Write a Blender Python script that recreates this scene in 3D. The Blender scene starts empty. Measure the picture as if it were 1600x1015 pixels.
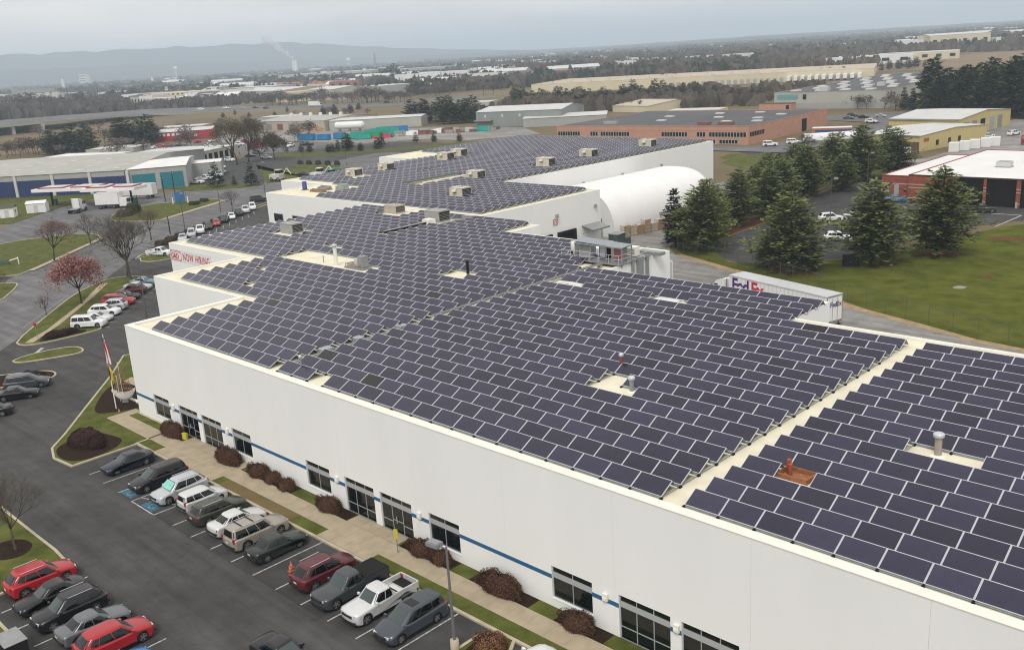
import bpy, math, random
from mathutils import Vector, Matrix
rnd = random.Random(7)
PI = math.pi
sc = bpy.context.scene
COL = sc.collection

# ---------------------------------------------------------------- camera
CX, CY, CZ = 87.175, -35.710, 31.408
YAW, PITCH, ROLL = 0.78503, 0.27919, -0.06286
fw = Vector((-math.sin(YAW)*math.cos(PITCH), math.cos(YAW)*math.cos(PITCH), -math.sin(PITCH)))
rt = Vector((math.cos(YAW), math.sin(YAW), 0)); upv = rt.cross(fw)
rt2 = rt*math.cos(ROLL) + upv*math.sin(ROLL); up2 = upv*math.cos(ROLL) - rt*math.sin(ROLL)
cam = bpy.data.cameras.new('camera'); cam_o = bpy.data.objects.new('camera', cam); COL.objects.link(cam_o)
cam_o.matrix_world = Matrix(((rt2.x, up2.x, -fw.x, CX), (rt2.y, up2.y, -fw.y, CY), (rt2.z, up2.z, -fw.z, CZ), (0, 0, 0, 1)))
cam.sensor_width = 36; cam.sensor_fit = 'HORIZONTAL'; cam.lens = 36*1489.22/1600
cam.clip_start = 0.5; cam.clip_end = 60000
sc.camera = cam_o

# ---------------------------------------------------------------- sky, sun, exposure
SUN_EL, SUN_AZ = math.radians(52), math.radians(150)     # azimuth clockwise from +Y
w = bpy.data.worlds.new('World'); sc.world = w; w.use_nodes = True
nt = w.node_tree; nt.nodes.clear()
out = nt.nodes.new('ShaderNodeOutputWorld'); bg = nt.nodes.new('ShaderNodeBackground'); bg.inputs[1].default_value = 0.1
sky = nt.nodes.new('ShaderNodeTexSky'); sky.sky_type = 'NISHITA'; sky.sun_disc = False
sky.sun_elevation = SUN_EL; sky.sun_rotation = SUN_AZ; sky.air_density = 1.2; sky.dust_density = 2.0
tc = nt.nodes.new('ShaderNodeTexCoord'); mp = nt.nodes.new('ShaderNodeMapping'); mp.inputs['Scale'].default_value = (2.0, 2.0, 13)
nz = nt.nodes.new('ShaderNodeTexNoise'); nz.inputs['Scale'].default_value = 1.6; nz.inputs['Detail'].default_value = 7; nz.inputs['Roughness'].default_value = .55
cr = nt.nodes.new('ShaderNodeValToRGB')
cr.color_ramp.elements[0].position = .33; cr.color_ramp.elements[0].color = (6.5, 6.15, 5.9, 1)
cr.color_ramp.elements[1].position = .66; cr.color_ramp.elements[1].color = (8.7, 8.3, 7.95, 1)
mix = nt.nodes.new('ShaderNodeMix'); mix.data_type = 'RGBA'; mix.inputs[0].default_value = .93
nt.links.new(tc.outputs['Generated'], mp.inputs[0]); nt.links.new(mp.outputs[0], nz.inputs['Vector']); nt.links.new(nz.outputs[0], cr.inputs[0])
nt.links.new(sky.outputs[0], mix.inputs[6]); nt.links.new(cr.outputs[0], mix.inputs[7]); nt.links.new(mix.outputs[2], bg.inputs[0]); nt.links.new(bg.outputs[0], out.inputs[0])
sl = bpy.data.lights.new('sun', 'SUN'); sl.energy = 1.5; sl.angle = math.radians(18); sl.color = (1, .97, .92)
so = bpy.data.objects.new('sun', sl); COL.objects.link(so)
sd = Vector((math.sin(SUN_AZ)*math.cos(SUN_EL), math.cos(SUN_AZ)*math.cos(SUN_EL), math.sin(SUN_EL)))
so.rotation_euler = sd.to_track_quat('Z', 'Y').to_euler(); so.location = (0, 0, 200)
vs = sc.view_settings; vs.view_transform = 'Standard'; vs.look = 'None'; vs.exposure = 0.43; vs.gamma = 1
sc.cycles.use_denoising = True; sc.cycles.pixel_filter_type = 'BLACKMAN_HARRIS'; sc.cycles.filter_width = 1.1
sc.cycles.max_bounces = 4; sc.cycles.diffuse_bounces = 2; sc.cycles.glossy_bounces = 2; sc.cycles.transmission_bounces = 2
sc.cycles.volume_bounces = 1; sc.cycles.transparent_max_bounces = 6
sc.cycles.caustics_reflective = False; sc.cycles.caustics_refractive = False

# ---------------------------------------------------------------- helpers
def link(o, parent=None):
    COL.objects.link(o)
    if parent: o.parent = parent
    return o
def tag(o, label=None, cat=None, group=None, kind=None):
    if label: o['label'] = label
    if cat: o['category'] = cat
    if group: o['group'] = group
    if kind: o['kind'] = kind
    return o
def thing(name, label, cat, loc=(0, 0, 0), rz=0, group=None):
    o = bpy.data.objects.new(name, None); link(o); o.location = loc; o.rotation_euler = (0, 0, rz)
    o.empty_display_size = .2
    return tag(o, label, cat, group)
class MB:
    """collects faces; build() links them as one mesh object"""
    def __init__(s): s.v = []; s.f = []; s.m = []; s.sm = []
    def face(s, pts, m=0, smooth=False):
        n = len(s.v); s.v.extend([tuple(p) for p in pts]); s.f.append(tuple(range(n, n+len(pts)))); s.m.append(m); s.sm.append(smooth)
    def grid(s, rows, m=0, smooth=True, closed=False):
        n = len(s.v); k = len(rows[0])
        for r in rows: s.v.extend([tuple(p) for p in r])
        for i in range(len(rows)-1):
            for j in range(k if closed else k-1):
                j2 = (j+1) % k
                s.f.append((n+i*k+j, n+i*k+j2, n+(i+1)*k+j2, n+(i+1)*k+j)); s.m.append(m); s.sm.append(smooth)
    def box(s, x0, x1, y0, y1, z0, z1, m=0, top=None, M=None):
        p = [(x0, y0, z0), (x1, y0, z0), (x1, y1, z0), (x0, y1, z0), (x0, y0, z1), (x1, y0, z1), (x1, y1, z1), (x0, y1, z1)]
        if M is not None: p = [tuple(M @ Vector(q)) for q in p]
        n = len(s.v); s.v.extend(p)
        for i, f in enumerate(((3, 2, 1, 0), (4, 5, 6, 7), (0, 1, 5, 4), (1, 2, 6, 5), (2, 3, 7, 6), (3, 0, 4, 7))):
            s.f.append(tuple(n+q for q in f)); s.m.append(top if (i == 1 and top is not None) else m); s.sm.append(False)
    def prism(s, poly, z0, z1, m=0, mtop=None, bottom=False):
        n = len(poly)
        a = sum(poly[i][0]*poly[(i+1) % n][1]-poly[(i+1) % n][0]*poly[i][1] for i in range(n))
        if a < 0: poly = poly[::-1]
        b = len(s.v); s.v.extend([(p[0], p[1], z0) for p in poly]); s.v.extend([(p[0], p[1], z1) for p in poly])
        for i in range(n):
            j = (i+1) % n; s.f.append((b+i, b+j, b+n+j, b+n+i)); s.m.append(m); s.sm.append(False)
        s.f.append(tuple(range(b+n, b+2*n))); s.m.append(m if mtop is None else mtop); s.sm.append(False)
        if bottom: s.f.append(tuple(range(b+n-1, b-1, -1))); s.m.append(m); s.sm.append(False)
    def tube(s, p, q, r0, r1=None, n=6, m=0, cap=True):
        r1 = r0 if r1 is None else r1; p = Vector(p); q = Vector(q); d = (q-p)
        if d.length < 1e-6: return
        d.normalize(); a = d.orthogonal().normalized(); b = d.cross(a)
        A = [p+(a*math.cos(2*PI*i/n)+b*math.sin(2*PI*i/n))*r0 for i in range(n)]
        B = [q+(a*math.cos(2*PI*i/n)+b*math.sin(2*PI*i/n))*r1 for i in range(n)]
        s.grid([A, B], m, n > 4, True)
        if cap: s.face(B, m); s.face(A[::-1], m)
    def lathe(s, prof, c=(0, 0, 0), axis='Z', n=12, m=0):
        rows = []
        for r, h in prof:
            row = []
            for i in range(n):
                a = 2*PI*i/n; x, y = r*math.cos(a), r*math.sin(a)
                row.append((c[0]+x, c[1]+y, c[2]+h) if axis == 'Z' else ((c[0]+x, c[1]+h, c[2]+y) if axis == 'Y' else (c[0]+h, c[1]+x, c[2]+y)))
            rows.append(row)
        s.grid(rows, m, True, True)
    def mesh(s, name):
        me = bpy.data.meshes.new(name); me.from_pydata(s.v, [], s.f); me.update()
        if any(s.m): me.polygons.foreach_set('material_index', s.m)
        if any(s.sm): me.polygons.foreach_set('use_smooth', s.sm)
        return me
    def build(s, name, mats, parent=None, loc=None, rz=None):
        me = s.mesh(name)
        for q in (mats if isinstance(mats, (list, tuple)) else [mats]): me.materials.append(q)
        o = bpy.data.objects.new(name, me); link(o, parent)
        if loc: o.location = loc
        if rz: o.rotation_euler = (0, 0, rz)
        return o
def inst(name, me, parent=None, loc=None, rz=None, scale=None, mats=None):
    o = bpy.data.objects.new(name, me); link(o, parent)
    if loc is not None: o.location = loc
    if rz is not None: o.rotation_euler = (0, 0, rz)
    if scale is not None: o.scale = scale if isinstance(scale, (tuple, list)) else (scale,)*3
    if mats:
        for i, q in mats.items(): o.material_slots[i].link = 'OBJECT'; o.material_slots[i].material = q
    return o
def boxpart(name, m, parent, *a, **k):
    b = MB(); b.box(*a, **k); return b.build(name, m, parent)

# ---------------------------------------------------------------- materials
def smooth(x, a, b):
    t = min(1, max(0, (x-a)/(b-a))); return t*t*(3-2*t)
_mats = {}
def mat(name, col, rough=.7, var=.12, scale=1.5, metal=0., bump=0., bscale=None, col2=None, detail=5, spec=.4, coat=0., sc3=None, rand=0.):
    """procedural material: base colour broken up by object-space noise"""
    if name in _mats: return _mats[name]
    m = bpy.data.materials.new(name); m.use_nodes = True; t = m.node_tree; p = t.nodes['Principled BSDF']
    p.inputs['Roughness'].default_value = rough; p.inputs['Metallic'].default_value = metal
    p.inputs['Specular IOR Level'].default_value = spec; p.inputs['Coat Weight'].default_value = coat
    tcn = t.nodes.new('ShaderNodeTexCoord'); src = tcn.outputs['Object']
    if sc3:
        mpn = t.nodes.new('ShaderNodeMapping'); mpn.inputs['Scale'].default_value = sc3; t.links.new(src, mpn.inputs[0]); src = mpn.outputs[0]
    n = t.nodes.new('ShaderNodeTexNoise'); n.inputs['Scale'].default_value = scale; n.inputs['Detail'].default_value = detail; n.inputs['Roughness'].default_value = .6
    t.links.new(src, n.inputs['Vector'])
    r = t.nodes.new('ShaderNodeValToRGB'); r.color_ramp.elements[0].position = .3; r.color_ramp.elements[1].position = .7
    c2 = col2 or tuple(min(1, c*(1+var)) for c in col); c1 = col if col2 else tuple(c*(1-var) for c in col)
    r.color_ramp.elements[0].color = (*c1, 1); r.color_ramp.elements[1].color = (*c2, 1)
    t.links.new(n.outputs[0], r.inputs[0]); last = r.outputs[0]
    if rand:
        oi = t.nodes.new('ShaderNodeObjectInfo'); g = t.nodes.new('ShaderNodeNewGeometry')
        ad = t.nodes.new('ShaderNodeMath'); ad.operation = 'ADD'; t.links.new(oi.outputs['Random'], ad.inputs[0]); t.links.new(g.outputs['Random Per Island'], ad.inputs[1])
        fr = t.nodes.new('ShaderNodeMath'); fr.operation = 'FRACT'; t.links.new(ad.outputs[0], fr.inputs[0])
        mr = t.nodes.new('ShaderNodeMapRange'); mr.inputs[3].default_value = 1-rand; mr.inputs[4].default_value = 1+rand; t.links.new(fr.outputs[0], mr.inputs[0])
        hv = t.nodes.new('ShaderNodeHueSaturation'); t.links.new(mr.outputs[0], hv.inputs['Value']); t.links.new(last, hv.inputs['Color']); last = hv.outputs[0]
    t.links.new(last, p.inputs['Base Color'])
    if bump:
        b = t.nodes.new('ShaderNodeBump'); b.inputs['Strength'].default_value = bump; b.inputs['Distance'].default_value = .05
        n2 = t.nodes.new('ShaderNodeTexNoise'); n2.inputs['Scale'].default_value = bscale or scale*6; n2.inputs['Detail'].default_value = 4
        t.links.new(src, n2.inputs['Vector']); t.links.new(n2.outputs[0], b.inputs['Height']); t.links.new(b.outputs[0], p.inputs['Normal'])
    _mats[name] = m
    return m
def leafmat(name, a, b, rand=.35, trans=.15):
    m = mat(name, a, .75, scale=.35, col2=b, rand=rand, spec=.2)
    return m
def asphalt(name, a, b, crack=True, ang=0.):
    """worn asphalt: blotches, tyre-polished streaks, sealed cracks and grit"""
    m = bpy.data.materials.new(name); m.use_nodes = True; t = m.node_tree; p = t.nodes['Principled BSDF']; p.inputs['Roughness'].default_value = .85; p.inputs['Specular IOR Level'].default_value = .25
    g = t.nodes.new('ShaderNodeTexCoord'); N = t.nodes.new; L = t.links.new
    def noise(scale, detail=5, sv=None, rot=0, rough=.6):
        n = N('ShaderNodeTexNoise'); n.inputs['Scale'].default_value = scale; n.inputs['Detail'].default_value = detail; n.inputs['Roughness'].default_value = rough
        if sv:
            mq = N('ShaderNodeMapping'); mq.inputs['Scale'].default_value = sv; mq.inputs['Rotation'].default_value = (0, 0, rot); L(g.outputs['Object'], mq.inputs[0]); L(mq.outputs[0], n.inputs['Vector'])
        else: L(g.outputs['Object'], n.inputs['Vector'])
        return n.outputs[0]
    def mul(x, y):
        q = N('ShaderNodeMath'); q.operation = 'MULTIPLY'; L(x, q.inputs[0]); L(y, q.inputs[1]); return q.outputs[0]
    def rng(x, lo, hi, a0=.3, a1=.7):
        q = N('ShaderNodeMapRange'); q.inputs[1].default_value = a0; q.inputs[2].default_value = a1; q.inputs[3].default_value = lo; q.inputs[4].default_value = hi; L(x, q.inputs[0]); return q.outputs[0]
    f = mul(rng(noise(.09, 6), .8, 1.18), rng(noise(1.0, 6, (.035, .8, 1), ang), .72, 1.28))
    f = mul(f, rng(noise(.45, 6), .8, 1.2)); f = mul(f, rng(noise(14, 3), .88, 1.12)); f = mul(f, rng(noise(1.0, 8, (.03, 2.2, 1), ang+.03, .75), 1.0, 1.5, .57, .74)); f = mul(f, rng(noise(.8, 8, None, 0, .7), 1.0, .72, .56, .7))
    if crack:
        v = N('ShaderNodeTexVoronoi'); v.feature = 'DISTANCE_TO_EDGE'; v.inputs['Scale'].default_value = .2
        ns = N('ShaderNodeTexNoise'); ns.inputs['Scale'].default_value = .5; ns.inputs['Detail'].default_value = 4; L(g.outputs['Object'], ns.inputs['Vector'])
        ad = N('ShaderNodeMixRGB'); ad.blend_type = 'ADD'; ad.inputs[0].default_value = 2.2; L(g.outputs['Object'], ad.inputs[1]); L(ns.outputs['Color'], ad.inputs[2]); L(ad.outputs[0], v.inputs['Vector'])
        f = mul(f, rng(v.outputs['Distance'], .82, 1., 0.0, .006))
    mx = N('ShaderNodeMix'); mx.data_type = 'RGBA'; mx.inputs[6].default_value = (*a, 1); mx.inputs[7].default_value = (*b, 1); L(rng(noise(.03, 4), 0, 1), mx.inputs[0])
    mm = N('ShaderNodeVectorMath'); mm.operation = 'SCALE'; L(mx.outputs[2], mm.inputs[0]); L(f, mm.inputs['Scale']); L(mm.outputs[0], p.inputs['Base Color'])
    bp = N('ShaderNodeBump'); bp.inputs['Strength'].default_value = .15; bp.inputs['Distance'].default_value = .02; L(noise(18, 3), bp.inputs['Height']); L(bp.outputs[0], p.inputs['Normal'])
    return m
def glassmat(name, col, rough=.06):
    return mat(name, col, rough, .15, .8, spec=.6)
M_ASPH = asphalt('asphalt', (.046, .0455, .0455), (.066, .065, .064))
M_ROAD = asphalt('road_asphalt', (.115, .113, .115), (.15, .148, .15), True, .7)
M_YARD = asphalt('yard_concrete', (.2, .195, .185), (.27, .262, .25), True, .3)
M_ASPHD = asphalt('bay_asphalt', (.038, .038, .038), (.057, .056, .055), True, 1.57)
M_DRY = mat('dry_turf', (.13, .095, .045), .95, scale=.6, col2=(.17, .13, .06), bump=.5, bscale=9, detail=9, spec=.1)
M_CONC = mat('concrete_walk', (.36, .30, .21), .85, .14, .9, bump=.1, bscale=20)
M_KERB = mat('kerb_concrete', (.42, .37, .27), .85, .16, 1.2, bump=.1, bscale=20)
M_GRASS = mat('grass', (.050, .063, .012), .9, scale=.6, col2=(.122, .130, .032), bump=.5, bscale=9, detail=9, spec=.1)
M_LAWN = mat('lawn', (.056, .070, .011), .9, scale=.35, col2=(.122, .130, .026), bump=.5, bscale=7, detail=9, spec=.02)
M_FIELD = mat('field_ground', (.115, .095, .05), .95, scale=.012, col2=(.20, .155, .095), detail=9, spec=.1)
M_MULCH = mat('mulch', (.026, .015, .010), .95, .35, 3.5, bump=.6, bscale=14, spec=.1)
M_REDMULCH = mat('red_mulch', (.13, .05, .028), .95, .3, 2, bump=.5, bscale=14, spec=.1)
M_DIRT = mat('bare_dirt', (.32, .24, .14), .95, .25, 1.4, bump=.4, spec=.1)
M_WHITE = mat('white_wall', (.82, .825, .805), .75, .025, .25, bump=.04, bscale=12, spec=.25, sc3=(1, 1, .35), detail=10)
M_ROOF = mat('cream_roof', (.63, .59, .45), .8, scale=.45, col2=(.77, .735, .58), spec=.25, detail=9)
M_PARA = mat('parapet_cap', (.77, .75, .67), .7, .07, .6, spec=.25)
M_BLUE = mat('blue_stripe', (.022, .115, .24), .6, .08, 2)
M_DGLASS = glassmat('dark_window_glass', (.004, .008, .009))
M_MULL = mat('window_aluminium', (.42, .43, .44), .45, .06, 3, metal=.3)
M_BAND = mat('window_band', (.38, .39, .40), .6, .08, 2, sc3=(1, 1, 20))
M_LINE = mat('road_paint', (.16, .16, .155), .8, scale=4, col2=(.62, .62, .6), detail=9)
M_LINEF = mat('faded_paint', (.26, .27, .26), .85, .4, 4, detail=8)
M_BLUEP = mat('blue_bay_paint', (.035, .13, .20), .85, .35, 4, detail=8)
M_PANEL = mat('solar_glass', (.0245, .0235, .045), .17, scale=.6, col2=(.035, .033, .060), spec=.42, rand=.25)
M_PDARK = mat('solar_glass_dark', (.006, .0045, .005), .2, .15, .6, spec=.5)
M_FRAME = mat('panel_frame', (.56, .57, .61), .4, .05, 3, metal=.25)
M_GALV = mat('galvanised', (.36, .42, .42), .45, .15, 4, metal=.5)
M_STEEL = mat('grey_steel', (.30, .31, .31), .5, .12, 3, metal=.4)
M_HVAC = mat('hvac_beige', (.55, .51, .42), .6, .1, 2)
M_HVACG = mat('hvac_grey', (.33, .33, .31), .6, .15, 2.5)
M_BLACK = mat('black_rubber', (.012, .012, .013), .8, .2, 4, spec=.2)
M_DARK = mat('shade_and_dark_parts', (.012, .011, .010), .9, .3, 2, spec=.1)  # near-black for painted shade in openings, also for dark doors and frames
M_TYRE = mat('tyre', (.016, .016, .017), .85, .2, 8, spec=.2)
M_RIM = mat('rim', (.24, .245, .25), .4, .15, 6, metal=.5)
M_CGLASS = glassmat('car_glass', (.003, .004, .005), .03); M_WSCREEN = glassmat('sky_tinted_windscreen', (.045, .065, .063), .04)  # the windscreen's paler base colour stands in for reflected sky
M_CHROME = mat('headlamp', (.6, .62, .62), .2, .1, 8, spec=.6)
M_TAIL = mat('tail_lamp', (.30, .012, .012), .25, .15, 8, spec=.6)
M_GRILLE = mat('grille', (.02, .02, .02), .6, .2, 8)
M_PLATE = mat('licence_plate', (.6, .6, .56), .6, .1, 8)
M_WOOD = mat('weathered_wood', (.30, .19, .09), .85, .3, 3, bump=.2)
M_BARK = mat('bark', (.075, .06, .048), .9, .3, 5, bump=.4, spec=.1)
M_TWIG = mat('twig', (.105, .085, .068), .9, .25, 4, spec=.1)
M_GREYTWIG = mat('grey_twig', (.10, .088, .085), .9, .25, 4, spec=.1)
# ---------------------------------------------------------------- terrain
def hz(x, y):
    """the land behind the building lies a metre lower (truck court, lawn, garages)"""
    xl = -65 if y < 70 else (-90 if y < 160 else -150)
    xr = -15 if y < 70 else (-36 if y < 160 else -60)
    t = smooth(y, 60, 88); xl = -65*(1-t)-90*t; xr = -15*(1-t)-36*t
    t = smooth(y, 150, 230); xl = xl*(1-t)-160*t; xr = xr*(1-t)-60*t
    return -1.0*smooth(y, 8, 30)*smooth(x, xl, xr)*(1-smooth(y, 310, 420))
def far_h(x, y):
    d = math.hypot(x-CX, y-CY)
    return 0.0 if d < 1500 else 0.0
xs = [-18000, -15000, -12000, -8000, -5000, -3000, -2000, -1400, -1000, -700] + list(range(-500, 160, 10)) + [200, 300, 500, 900, 1600, 3000, 6000, 9000]
ys = [-3000, -1200, -500, -250] + list(range(-120, 460, 10)) + [500, 600, 800, 1000, 1400, 2000, 3000, 5000, 8000, 12000, 15000, 18000]
b = MB(); b.grid([[(x, y, hz(x, y)-.012 + far_h(x, y)) for x in xs] for y in ys], 0, True)
tag(b.build('ground', M_FIELD), kind='structure')

def offset(poly, d):
    """move each edge of a counter-clockwise polygon inwards by d"""
    n = len(poly); a = sum(poly[i][0]*poly[(i+1) % n][1]-poly[(i+1) % n][0]*poly[i][1] for i in range(n))
    if a < 0: poly = poly[::-1]
    out = []
    for i in range(n):
        p0, p1, p2 = Vector(poly[i-1]), Vector(poly[i]), Vector(poly[(i+1) % n])
        e1 = (p1-p0).normalized(); e2 = (p2-p1).normalized(); n1 = Vector((-e1.y, e1.x)); n2 = Vector((-e2.y, e2.x))
        m = n1+n2
        if m.length < 1e-4: m = n1
        m.normalize(); k = d/max(.35, m.dot(n1)); out.append(tuple(p1+m*k))
    return poly, out
def chaikin(poly, it=2, cut=.25):
    for _ in range(it):
        o = []
        for i in range(len(poly)):
            p, q = Vector(poly[i]), Vector(poly[(i+1) % len(poly)]); o += [tuple(p.lerp(q, cut)), tuple(p.lerp(q, 1-cut))]
        poly = o
    return poly
def sheet(name, poly, z, m, kind='structure', parent=None):
    b = MB(); n = len(poly); a = sum(poly[i][0]*poly[(i+1) % n][1]-poly[(i+1) % n][0]*poly[i][1] for i in range(n))
    b.face([(p[0], p[1], z) for p in (poly if a > 0 else poly[::-1])])
    o = b.build(name, m, parent)
    if not parent: tag(o, kind=kind)
    return o
def island(name, poly, m=None, z0=0., h=.13, kw=.2, round_it=2, kerb=True):
    """grass bed with a concrete kerb round it; the kerb stands a little proud of the soil"""
    m = m or M_GRASS
    if round_it: poly = chaikin(poly, round_it)
    outer, inner = offset(poly, kw)
    b = MB(); b.prism(inner, z0, z0+h-.02, 0); o = b.build(name, m); tag(o, kind='structure')
    if kerb:
        k = MB(); n = len(outer)
        for i in range(n):
            j = (i+1) % n; O, P, I, J = outer[i], outer[j], inner[i], inner[j]
            k.face([(*O, z0), (*P, z0), (*P, z0+h), (*O, z0+h)]); k.face([(*O, z0+h), (*P, z0+h), (*J, z0+h), (*I, z0+h)]); k.face([(*J, z0), (*I, z0), (*I, z0+h), (*J, z0+h)])
        k.build('kerb', M_KERB, o)
    return o
def bed(name, poly, m, z):
    return sheet(name, chaikin(poly, 2), z, m)

# asphalt of the car parks and streets left of the building, one sheet
lot = sheet('parking_lot', [(-18, -80), (100, -80), (100, 6), (-20, 14), (-60, 62), (-75, 90), (-92, 170), (-150, 205), (-210, 205), (-236, 160), (-215, 120), (-190, 105), (-160, 88), (-150, 77), (-175, 60), (-145, 40), (-125, 10), (-90, -40), (-60, -80)], -.004, M_ASPH)
road = sheet('road', chaikin([(-40, -60), (-30, -6), (-39.5, 1.9), (-66, 25.5), (-84, 40), (-107, 68), (-122, 93), (-134, 120), (-150, 150), (-172, 180), (-186, 170), (-165, 128), (-147, 100), (-158, 92), (-172, 62), (-160, 52), (-150, 37), (-125, 28), (-122, 27), (-117, 41), (-108, 43), (-86, 17), (-64, 8), (-52, -10), (-60, -60)], 1), .0, M_ROAD)
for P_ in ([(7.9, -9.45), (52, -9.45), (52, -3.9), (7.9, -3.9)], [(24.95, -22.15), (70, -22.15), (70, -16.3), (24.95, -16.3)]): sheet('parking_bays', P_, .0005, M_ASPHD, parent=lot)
# painted bay lines of the front row and of the row across the aisle
def line(x0, y0, x1, y1, w=.1, m=None, z=.0045, name='parking_line'):
    d = Vector((x1-x0, y1-y0)); n = Vector((-d.y, d.x)).normalized()*w/2
    return sheet(name, [(x0-n.x, y0-n.y), (x1-n.x, y1-n.y), (x1+n.x, y1+n.y), (x0+n.x, y0+n.y)], z, m or M_LINE, parent=lot)
for x in [10.5, 13.25, 16.0, 24.9, 27.63, 30.37, 33.1, 35.8, 38.5, 41.25, 44.0, 46.75, 49.5]: line(x, -9.35, x, -3.95)
for i in range(10): line(27.1+2.72*i, -16.4, 27.1+2.72*i, -21.8)
line(18.4, -9.4, 22.1, -9.4, .1); line(18.4, -9.4, 18.4, -4); line(22.1, -9.4, 22.1, -4)
for k in range(5): line(18.5, -8.6+k*.95, 22.0, -7.5+k*.95, .09)
for cx in (17.0, 20.6):   # wheelchair bays: blue square with white figure
    sheet('bay_marking', [(cx-.95, -9.25), (cx+.85, -9.25), (cx+.85, -7.75), (cx-.95, -7.75)], .0045, M_BLUEP, parent=lot)
    b = MB(); z = .009
    ring = [(cx+.02+.38*math.cos(a), -8.72+.38*math.sin(a)) for a in [PI*.55+i*PI*1.35/12 for i in range(13)]]
    for i in range(12):
        p, q = Vector(ring[i]), Vector(ring[i+1]); c = Vector((cx+.02, -8.72)); p2 = c+(p-c)*.76; q2 = c+(q-c)*.76
        b.face([(p.x, p.y, z), (p2.x, p2.y, z), (q2.x, q2.y, z), (q.x, q.y, z)][::-1])
    for (x0, y0, x1, y1) in ((cx-.09, -8.5, cx+.01, -8.0), (cx-.05, -8.55, cx+.4, -8.47), (cx+.34, -8.95, cx+.42, -8.5), (cx-.09, -8.28, cx+.3, -8.2)): b.face([(x0, y0, z), (x1, y0, z), (x1, y1, z), (x0, y1, z)])
    b.lathe([(.09, 0), (.0, .001)], (cx-.06, -7.9, z), n=8)
    b.build('wheelchair_symbol', M_LINEF, lot)
for i in range(11): # bays of the side car park, cars nose to the grass strip
    t = i/10; x = -38.6-19.5*t; y = 8.9+18.0*t; line(x, y, x+3.4, y+3.6, .1)
for i in range(13):
    x = -80.5-2.42*i*.55*1.6; y = 44+2.9*i*.95; line(x, y, x+4.5, y-2.6, .1)
line(-33.2, 3.2, -31.2, 1.6, .45, M_LINE)         # stop bar
for (x0, y0, x1, y1) in [(-60, 17, -46, 5.5), (-100, 55, -92, 45)]: line(x0, y0, x1, y1, .12, M_LINEF)
for i, (x, y, r) in enumerate([(-71, 24, 1.0)]):
    sheet('asphalt_patch', [(x+r*math.cos(a)*1.4, y+r*math.sin(a)) for a in [j*PI/6+.1 for j in range(12)]], .0035, M_ROAD, parent=lot)

# grass islands
island('grass_island', [(7.75, -9.7), (7.7, -4.0), (7.55, -3.75), (7.5, -2.75), (7.2, .0-.02), (0.25, -.02), (.0, 11.4), (-19.0, 11.4), (-20.5, 7.6), (-14.2, 3.3), (-6.2, -2.8), (-.5, -7.1), (2.0, -9.2), (4.5, -10.0)], round_it=0)
bed('mulch_bed', [(1.8, -8.6), (1.2, -5.0), (4.0, -4.3), (5.8, -4.2), (7.3, -6.0), (7.35, -9.2), (4.5, -9.7)], M_MULCH, .122)
bed('mulch_bed', [(-4.0, -3.2), (-11.3, 1.9), (-10.5, 4.0), (-5, 2.9), (-.5, 2.6), (-1.0, 1.2), (-2.2, -1.9)], M_MULCH, .122)
island('grass_island', [(-6, -22.4), (-6, -16.3), (16.5, -16.35), (23.4, -16.3), (24.6, -16.9), (24.9, -18), (24.9, -22.4)], round_it=1)
bed('mulch_bed', [(17.4, -19.6), (17.4, -17.6), (19.4, -16.9), (20.8, -18.0), (20.4, -19.4), (18.8, -20)], M_MULCH, .122)
island('grass_island', [(24.9, -27), (70, -27), (70, -22.2), (24.9, -22.2)], round_it=0)
island('grass_island', [(-31, -14), (-23.8, -1.0), (-21.4, .3), (-19.4, -.4), (-19.2, -2.2), (-24, -15)], M_MULCH, round_it=2)
island('grass_island', [(-30.6, -1.6), (-31.4, 1.9), (-30.4, 5.4), (-28.4, 6.2), (-26.0, 5.4), (-27.2, 2.0), (-28.6, -1.2)])
strip = island('grass_strip', [(-38.9, 1.9), (-36.4, 1.7), (-34.9, 3.6), (-34.6, 11.0), (-36.2, 12.0), (-38.6, 9.6), (-57.4, 26.4), (-57.8, 28.7), (-61.9, 30.2), (-66, 26.2), (-63.4, 22.4), (-59.5, 17.6), (-48.9, 9.4)], round_it=1)
bed('mulch_bed', [(-38.6, 5.8), (-35.5, 3.6), (-35.2, 10.6), (-38.2, 8.6)], M_MULCH, .122)
sheet('footpath', [(-38.0, 3.3), (-37.0, 2.5), (-36.3, 3.2), (-42.3, 8.8), (-54.6, 18.6), (-62, 24.0), (-62.8, 23.2), (-53.2, 16.6), (-41.0, 6.6)], .121, M_CONC)
island('grass_island', [(-64.5, 8.6), (-74.5, 14.9), (-77.8, 15.7), (-84, 9), (-70, -4)], round_it=1)
island('grass_island', [(-84.6, 16.6), (-84.2, 19.2), (-95, 31), (-106.4, 42.3), (-112.7, 43.9), (-117.6, 41.5), (-123.3, 28.3), (-112, 14), (-96, 8)], round_it=1)
sheet('footpath', [(-86.0, 20.4), (-84.9, 21.0), (-105.4, 42.2), (-107.5, 42.6), (-96.5, 31.5)], .128, M_CONC)
island('grass_island', [(-128.6, 53.4), (-121, 56.2), (-115.6, 59.6), (-121, 69), (-128.4, 82.8), (-135.4, 84.2), (-146, 69), (-139, 59)], round_it=1)
sheet('footpath', [(-117.6, 60.6), (-116.4, 60.9), (-129.4, 84.0), (-131, 83.8)], .128, M_CONC)
island('grass_island', [(-73.0, 34.6), (-70.8, 39.2), (-74.0, 41.0), (-79, 37.2)], round_it=1)
island('grass_strip', [(-78.5, 36.3), (-81, 38.5), (-104, 68), (-119, 92), (-117, 92.5), (-113.5, 87), (-99.5, 64), (-88.5, 49.6), (-80, 40)], round_it=1)
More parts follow.
